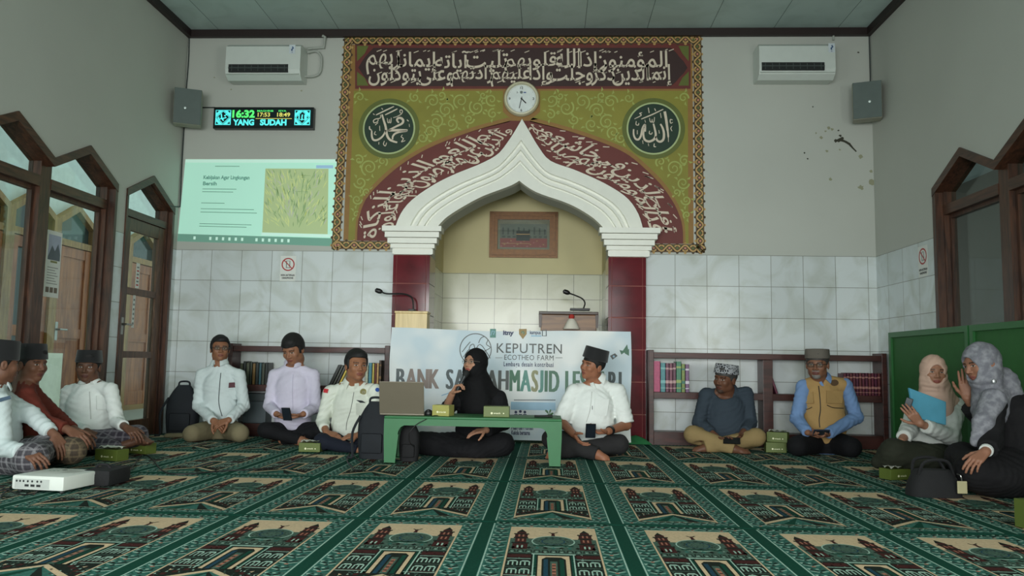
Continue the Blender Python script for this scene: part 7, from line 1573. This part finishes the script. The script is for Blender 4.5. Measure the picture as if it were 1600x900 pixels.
def woman_pink():
    Y = 5.78; p = Person(J(1440, 735, Y), 'person in a pink headscarf and white top hugging a blue folder, by the green screen', (176, 126, 100), (158, 84, 78)); H = p.head(1459, 581, Y-0.05, -10, -2, 2, 0.93)
    nk = J(1463, 613, Y); sl, sr = J(1430, 636, Y), J(1496, 634, Y); fw = frame_of(-22)[1]; p.torso(J(1462, 712, Y+0.05), J(1462, 652, Y), nk, sl, sr, fw, 0.145)
    eL, eR = J(1420, 672, Y-0.06), J(1484, 682, Y-0.14); wL, wR = J(1408, 690, Y-0.26), J(1438, 662, Y-0.27)
    W_top = cloth('blouse_white', (206, 210, 204)); p.top('blouse', W_top, [(sl, eL, J(1412, 684, Y-0.2)), (sr, eR, J(1446, 666, Y-0.26))], rw=0.152, seed=15, sw=(0.056, 0.056, 0.048)); p.arm(sl, eL, wL); p.arm(sr, eR, wR)
    p.hand(wL, (-0.35, -0.5, -0.35), (0.3, 0.1, -0.7), -1, curl=(0.45, 0.5, 0.5, 0.55), sz=0.92); p.hand(wR, (-0.55, -0.15, 0.6), (0.2, 0.7, 0.1), 1, curl=(0.2, 0.2, 0.25, 0.3), sz=0.92)
    M_ol = cloth('skirt_olive_black', (42, 44, 34)); hL, hR = J(1448, 712, Y), J(1476, 712, Y); kL, kR = J(1398, 708, Y-0.26), J(1460, 718, Y-0.3); aL, aR = J(1440, 726, Y-0.05), J(1478, 728, Y-0.02)
    def skirt(S): S.cap(kL, kR, 0.08, 0.08, 0.06); S.cap(kL, J(1372, 722, Y-0.2), 0.07, 0.045, 0.05); S.ell((kL+kR+hL)/3-UPZ*0.02, (0.2, 0.2, 0.085), None, 0.06)
    p.legs('skirt', M_ol, [(hL, kL, aL), (hR, kR, aR)], rr=(0.095, 0.085, 0.07, 0.06), extra=skirt, ankle_cut=False, amp=0.008); p.finish(brow=(44, 32, 28))
    headscarf(p, H, cloth('scarf_pink', (206, 172, 154), bump=0.35, bscale=18), J(1464, 636, Y-0.05), 0.118, seed=4, fold=0.0045, open_=(0.05, 0.075, 0.07))
    q = [J(1419, 606, Y-0.21), J(1477, 628, Y-0.19), J(1477, 664, Y-0.19), J(1427, 652, Y-0.22)]; t = thing('folder', Vector(q[3]), 'blue plastic folder held against the chest of the person in pink', 'folder'); M_f = mat('folder_blue', (84, 158, 186), 0.35)
    n = Vector(unit(np.cross(q[1]-q[0], q[3]-q[0]))); n = n if n.y < 0 else -n; c = sum((Vector(v) for v in q), Vector())/4; o_ = [Vector(v) for v in q]
    o_ = [a+(c-a)*0.0 for a in o_]; b = MB(); b.add([v+n*0.008 for v in o_]+[v-n*0.006 for v in o_], [(0, 1, 2, 3), (7, 6, 5, 4)]+[(i, (i+1) % 4, 4+(i+1) % 4, 4+i) for i in range(4)]); b.build('folder_cover', M_f, t)
    b = MB(); o2 = [a+(c-a)*0.04 for a in o_]; b.add([v+n*0.0095 for v in o2]+[v+n*0.0082 for v in o2], [(0, 1, 2, 3), (7, 6, 5, 4)]+[(i, (i+1) % 4, 4+(i+1) % 4, 4+i) for i in range(4)]); b.build('cover_panel', mat('folder_blue_light', (98, 172, 198), 0.3), t)
    ax = Vector((0.25, -0.2, 0.95)).normalized(); az = Vector((-0.6, -0.75, 0)).normalized(); ay = az.cross(ax).normalized(); slab('mobile_phone', 'dark phone sticking up beside the blue folder', 'phone', Vector(J(1418, 634, Y-0.27)), ay, ax, az, (0.045, 0.11, 0.009), PHONE, PSCR)
woman_pink()

def woman_grey():
    Y = 4.95; p = Person(J(1560, 770, Y), 'person in a grey headscarf and black clothes at the right edge of the picture', (166, 116, 92), (150, 84, 78)); H = p.head(1532, 568, Y-0.05, -78, -14, -6, 0.98)
    nk = J(1566, 602, Y); sl, sr = J(1552, 632, Y-0.13), J(1590, 632, Y+0.13); fw = frame_of(-72)[1]; p.torso(J(1586, 728, Y), J(1576, 655, Y), nk, sl, sr, fw, 0.16)
    eL, eR = J(1548, 690, Y-0.24), J(1545, 668, Y+0.13); wL, wR = J(1540, 706, Y-0.34), J(1511, 622, Y+0.08)
    BK2 = cloth('tunic_black', (26, 25, 27), var=0.1); p.top('tunic', BK2, [(sl, eL, J(1543, 702, Y-0.32)), (sr, eR, J(1514, 634, Y+0.08))], rw=0.175, seed=17, sw=(0.066, 0.062, 0.054), shoulder=0.06, amp=0.008); p.arm(sl, eL, wL); p.arm(sr, eR, wR)
    p.hand(wL, (-0.55, -0.2, -0.35), (0.1, 0.4, -0.8), -1, curl=(0.3, 0.35, 0.4, 0.45), sz=0.95); p.hand(wR, (-0.12, -0.1, 0.95), (0.5, 0.85, 0.0), 1, curl=(0.12, 0.1, 0.12, 0.2), sz=0.95, tb=(0.6, 0.6, 0.3))
    hL, hR = J(1578, 735, Y-0.1), J(1590, 730, Y+0.12); kL, kR = J(1526, 735, Y-0.2), J(1504, 716, Y+0.12); aL, aR = J(1570, 750, Y-0.16), J(1566, 735, Y+0.2)
    def skirt(S): S.cap(kL, aL, 0.09, 0.085, 0.06); S.cap(kL, kR, 0.085, 0.085, 0.05); S.cap(hL, J(1618, 745, Y-0.15), 0.14, 0.12, 0.06); S.ell((kL+hL)/2-UPZ*0.03, (0.2, 0.16, 0.11), None, 0.06)
    p.legs('skirt', BK2, [(hL, kL, aL), (hR, kR, aR)], rr=(0.115, 0.09, 0.08, 0.07), seat=(0.19, 0.16), extra=skirt, ankle_cut=False, amp=0.008); p.finish()
    m = cloth('scarf_grey', (120, 120, 126), bump=0.35, bscale=20); n = m.node_tree.nodes; L = m.node_tree.links; tc = n.new('ShaderNodeTexCoord'); v = n.new('ShaderNodeTexNoise'); v.inputs['Scale'].default_value = 30; v.inputs['Detail'].default_value = 4; L.new(tc.outputs['Object'], v.inputs['Vector'])
    r = n.new('ShaderNodeValToRGB'); r.color_ramp.elements[0].position = 0.42; r.color_ramp.elements[1].position = 0.66; r.color_ramp.elements[0].color = lin((116, 116, 124)); r.color_ramp.elements[1].color = lin((146, 146, 152)); L.new(v.outputs['Fac'], r.inputs[0]); L.new(r.outputs[0], n['Principled BSDF'].inputs['Base Color'])
    headscarf(p, H, m, J(1546, 640, Y-0.06), 0.125, seed=6, fold=0.006, open_=(0.055, 0.075, 0.072))
    S = Sdf(); S.chain([J(1552, 625, Y-0.16), J(1536, 660, Y-0.23), J(1524, 690, Y-0.25)], [0.07, 0.05, 0.03], 0.03, (frame_of(-30)[1], 1.6)); S.fold(0.006, 3); skin_mesh('scarf_tail', S.mesh(0.007), m, p.scarf)
    b = MB(); b.lathe([(0.0, 0.004), (0.012, 0.002), (0.014, -0.002), (0, -0.004)], J(1554, 596, Y-0.19), (0, -1, 0), 12); b.build('brooch', mat('brooch_silver', (210, 210, 214), 0.25, 0.9), p.scarf, smooth=True)
    b = MB(); d = unit(wL-eL); b.tube([Vector(wL-d*0.03), Vector(wL-d*0.012)], 0.036, 16); b.build('white_cuff', W_shirt, p.t, smooth=True)
woman_grey()

def M_plaid(name, c0, c1, c2, sc=1.0):
    m = mat(name, c0, 0.85, bump=0.2, bscale=30); n = m.node_tree.nodes; L = m.node_tree.links; tc = n.new('ShaderNodeTexCoord'); sx = n.new('ShaderNodeSeparateXYZ'); L.new(tc.outputs['Object'], sx.inputs[0]); prev = None
    col = n.new('ShaderNodeRGB'); col.outputs[0].default_value = lin(c0); prev = col.outputs[0]
    for (ax, k_, wid, c_) in (('X', 21, 0.30, c1), ('Z', 24, 0.30, c1), ('X', 42, 0.10, c2), ('Y', 23, 0.2, c1), ('Z', 48, 0.1, c2)):
        mu = n.new('ShaderNodeMath'); mu.operation = 'MULTIPLY'; mu.inputs[1].default_value = k_*sc; L.new(sx.outputs[ax], mu.inputs[0]); fr = n.new('ShaderNodeMath'); fr.operation = 'FRACT'; L.new(mu.outputs[0], fr.inputs[0]); lt = n.new('ShaderNodeMath'); lt.operation = 'LESS_THAN'; lt.inputs[1].default_value = wid; L.new(fr.outputs[0], lt.inputs[0])
        ml = n.new('ShaderNodeMath'); ml.operation = 'MULTIPLY'; ml.inputs[1].default_value = 0.55; L.new(lt.outputs[0], ml.inputs[0]); mx = n.new('ShaderNodeMix'); mx.data_type = 'RGBA'; L.new(ml.outputs[0], mx.inputs[0]); L.new(prev, mx.inputs[6]); mx.inputs[7].default_value = lin(c_); prev = mx.outputs[2]
    L.new(prev, n['Principled BSDF'].inputs['Base Color']); return m
def man_white_tunic():
    Y = 6.02; p = Person(J(142, 700, Y-0.1), 'person in a white tunic, black cap and plaid sarong seated by the left window', (112, 76, 58), (98, 58, 50)); H = p.head(138, 573, Y-0.03, 16, -2, 0, 1.0)
    nk = J(140, 595, Y); sl, sr = J(107, 613, Y), J(173, 609, Y-0.03); fw = frame_of(22)[1]; p.torso(J(141, 688, Y+0.01), J(140, 636, Y), nk, sl, sr, fw, 0.145)
    eL, eR = J(103, 662, Y-0.03), J(183, 658, Y-0.1); wL, wR = J(135, 674, Y-0.24), J(197, 668, Y-0.26)
    p.top('tunic', W_shirt, [(sl, eL, wL), (sr, eR, J(193, 666, Y-0.22))], rw=0.162, seed=19, amp=0.0075); p.arm(sl, eL, wL); p.arm(sr, eR, wR); p.hand(wL, (0.8, -0.3, -0.3), (0.1, 0.3, -0.8), -1, curl=(0.35, 0.4, 0.45, 0.5)); p.hand(wR, (0.75, -0.35, -0.3), (0, 0.3, -0.8), 1, curl=(0.4, 0.45, 0.5, 0.55))
    hL, hR = J(128, 690, Y), J(160, 690, Y-0.02); kL, kR = J(118, 686, Y-0.24), J(214, 681, Y-0.1); aL, aR = J(180, 700, Y-0.26), J(160, 698, Y-0.18)
    def wrap(S): S.cap(kL, kR, 0.06, 0.06, 0.06); S.ell((hL+hR+aL)/3, (0.17, 0.15, 0.08), None, 0.06)
    p.legs('sarong', M_plaid('sarong_dark_plaid', (58, 52, 62), (128, 124, 130), (34, 34, 44)), [(hL, kL, aL), (hR, kR, aR)], rr=(0.09, 0.075, 0.065, 0.055), extra=wrap, ankle_cut=False); foot(p.body, J(222, 686, Y-0.16), J(238, 690, Y-0.28), UPZ); p.body.cap(aL, J(222, 686, Y-0.16), 0.03, 0.03, 0.02)
    p.finish(); hair(H, HAIR, p.t, 0.03, 0.004, 7, side=-0.02); oval_cap('songkok', H, 0.032, 0.128, 0.088, 0.107, VELVET, p.t, tilt=0.04, taper=0.9); collar('collar', nk-UPZ*0.022, UPZ, fw, 0.056, W_shirt, p.topo, 0.25, 0.0)
    p.seam([(140, 612), (141, 635), (142, 655)], MATS['white_seam'], 'placket', 0.004); p.decal([(151, 618), (168, 618), (166, 640), (151, 640)], W_shirt, 'pocket')
man_white_tunic()

def man_maroon():
    Y = 5.27; p = Person(J(45, 710, Y), 'person in a red-brown shirt and black cap in profile at the left window', (130, 88, 68), (112, 64, 56)); H = p.head(50, 569, Y, 76, -2, 0, 0.98)
    nk = J(44, 597, Y); sl, sr = J(42, 618, Y-0.15), J(50, 614, Y+0.14); fw = frame_of(66)[1]; M_mr = cloth('shirt_red_brown', (104, 46, 36)); p.torso(J(38, 700, Y), J(44, 644, Y), nk, sl, sr, fw, 0.145)
    eL, eR = J(70, 660, Y-0.2), J(92, 655, Y+0.1); wL, wR = J(108, 672, Y-0.22), J(120, 674, Y-0.02)
    p.top('shirt', M_mr, [(sl, eL, J(102, 670, Y-0.22)), (sr, eR, J(113, 671, Y))], rw=0.15, seed=21); p.arm(sl, eL, wL); p.arm(sr, eR, wR); p.hand(wL, (0.75, -0.2, -0.35), (0, 0.4, -0.8), 1, curl=(0.4, 0.45, 0.5, 0.55)); p.hand(wR, (0.75, -0.3, -0.35), (0, 0.3, -0.8), 1, curl=(0.4, 0.45, 0.5, 0.55))
    hL, hR = J(44, 702, Y-0.1), J(48, 700, Y+0.12); kL, kR = J(112, 704, Y-0.26), J(122, 690, Y+0.08); aL, aR = J(70, 716, Y-0.12), J(84, 708, Y-0.05)
    p.legs('sarong', M_plaid('sarong_brown_plaid', (70, 58, 46), (120, 104, 80), (40, 36, 34)), [(hL, kL, aL), (hR, kR, aR)], rr=(0.09, 0.078, 0.065, 0.055), extra=lambda S: S.cap(kL, kR, 0.07, 0.06, 0.06), ankle_cut=False); p.finish(); hair(H, HAIR, p.t, 0.03, 0.004, 8, side=-0.02); oval_cap('songkok', H, 0.032, 0.142, 0.088, 0.107, VELVET, p.t, tilt=0.05, taper=0.9)
man_maroon()

def man_left_edge():
    Y = 4.93; p = Person(J(12, 730, Y), 'person in a white shirt and black cap cut off by the left edge', (134, 92, 72)); H = p.head(2, 568, Y, 142, -4, 0, 1.0)
    nk = J(-6, 599, Y); sl, sr = J(0, 628, Y-0.17), J(6, 624, Y+0.15); fw = frame_of(75)[1]; p.torso(J(-12, 716, Y), J(-6, 655, Y), nk, sl, sr, fw, 0.15)
    eL, eR = J(4, 700, Y-0.24), J(48, 648, Y+0.1); wL, wR = J(38, 707, Y-0.33), J(86, 680, Y+0.02)
    p.top('shirt', W_cool, [(sl, eL, J(34, 706, Y-0.32)), (sr, eR, J(80, 676, Y+0.03))], rw=0.155, seed=23, sw=(0.06, 0.056, 0.047)); p.arm(sl, eL, wL); p.arm(sr, eR, wR); p.hand(wL, (0.75, -0.2, -0.2), (0, 0.4, -0.8), 1, curl=(0.4, 0.45, 0.5, 0.55)); p.hand(wR, (0.6, -0.3, -0.55), (-0.2, 0.3, -0.8), -1, curl=(0.35, 0.4, 0.45, 0.5))
    hL, hR = J(-4, 718, Y-0.1), J(4, 714, Y+0.12); kL, kR = J(50, 716, Y-0.28), J(72, 700, Y+0.06); aL, aR = J(10, 730, Y-0.15), J(30, 722, Y-0.04)
    p.legs('sarong', M_plaid('sarong_grey_plaid', (70, 66, 72), (150, 146, 150), (40, 38, 46)), [(hL, kL, aL), (hR, kR, aR)], rr=(0.095, 0.082, 0.07, 0.06), extra=lambda S: S.cap(kL, kR, 0.08, 0.075, 0.06), ankle_cut=False); p.finish(); hair(H, HAIR, p.t, 0.03, 0.004, 9, side=-0.02); oval_cap('songkok', H, 0.025, 0.150, 0.089, 0.108, VELVET, p.t)
    collar('collar', nk-UPZ*0.02, UPZ, fw, 0.058, W_cool, p.topo); p.decal([(0, 622), (16, 618), (17, 623), (0, 628)], mat('print_blue_grey', (86, 106, 128), 0.6), 'printed_stripe'); p.decal([(32, 700), (36, 699), (37, 703), (33, 704)], mat('cuff_button_green', (40, 90, 70), 0.5), 'cuff_button')
man_left_edge()
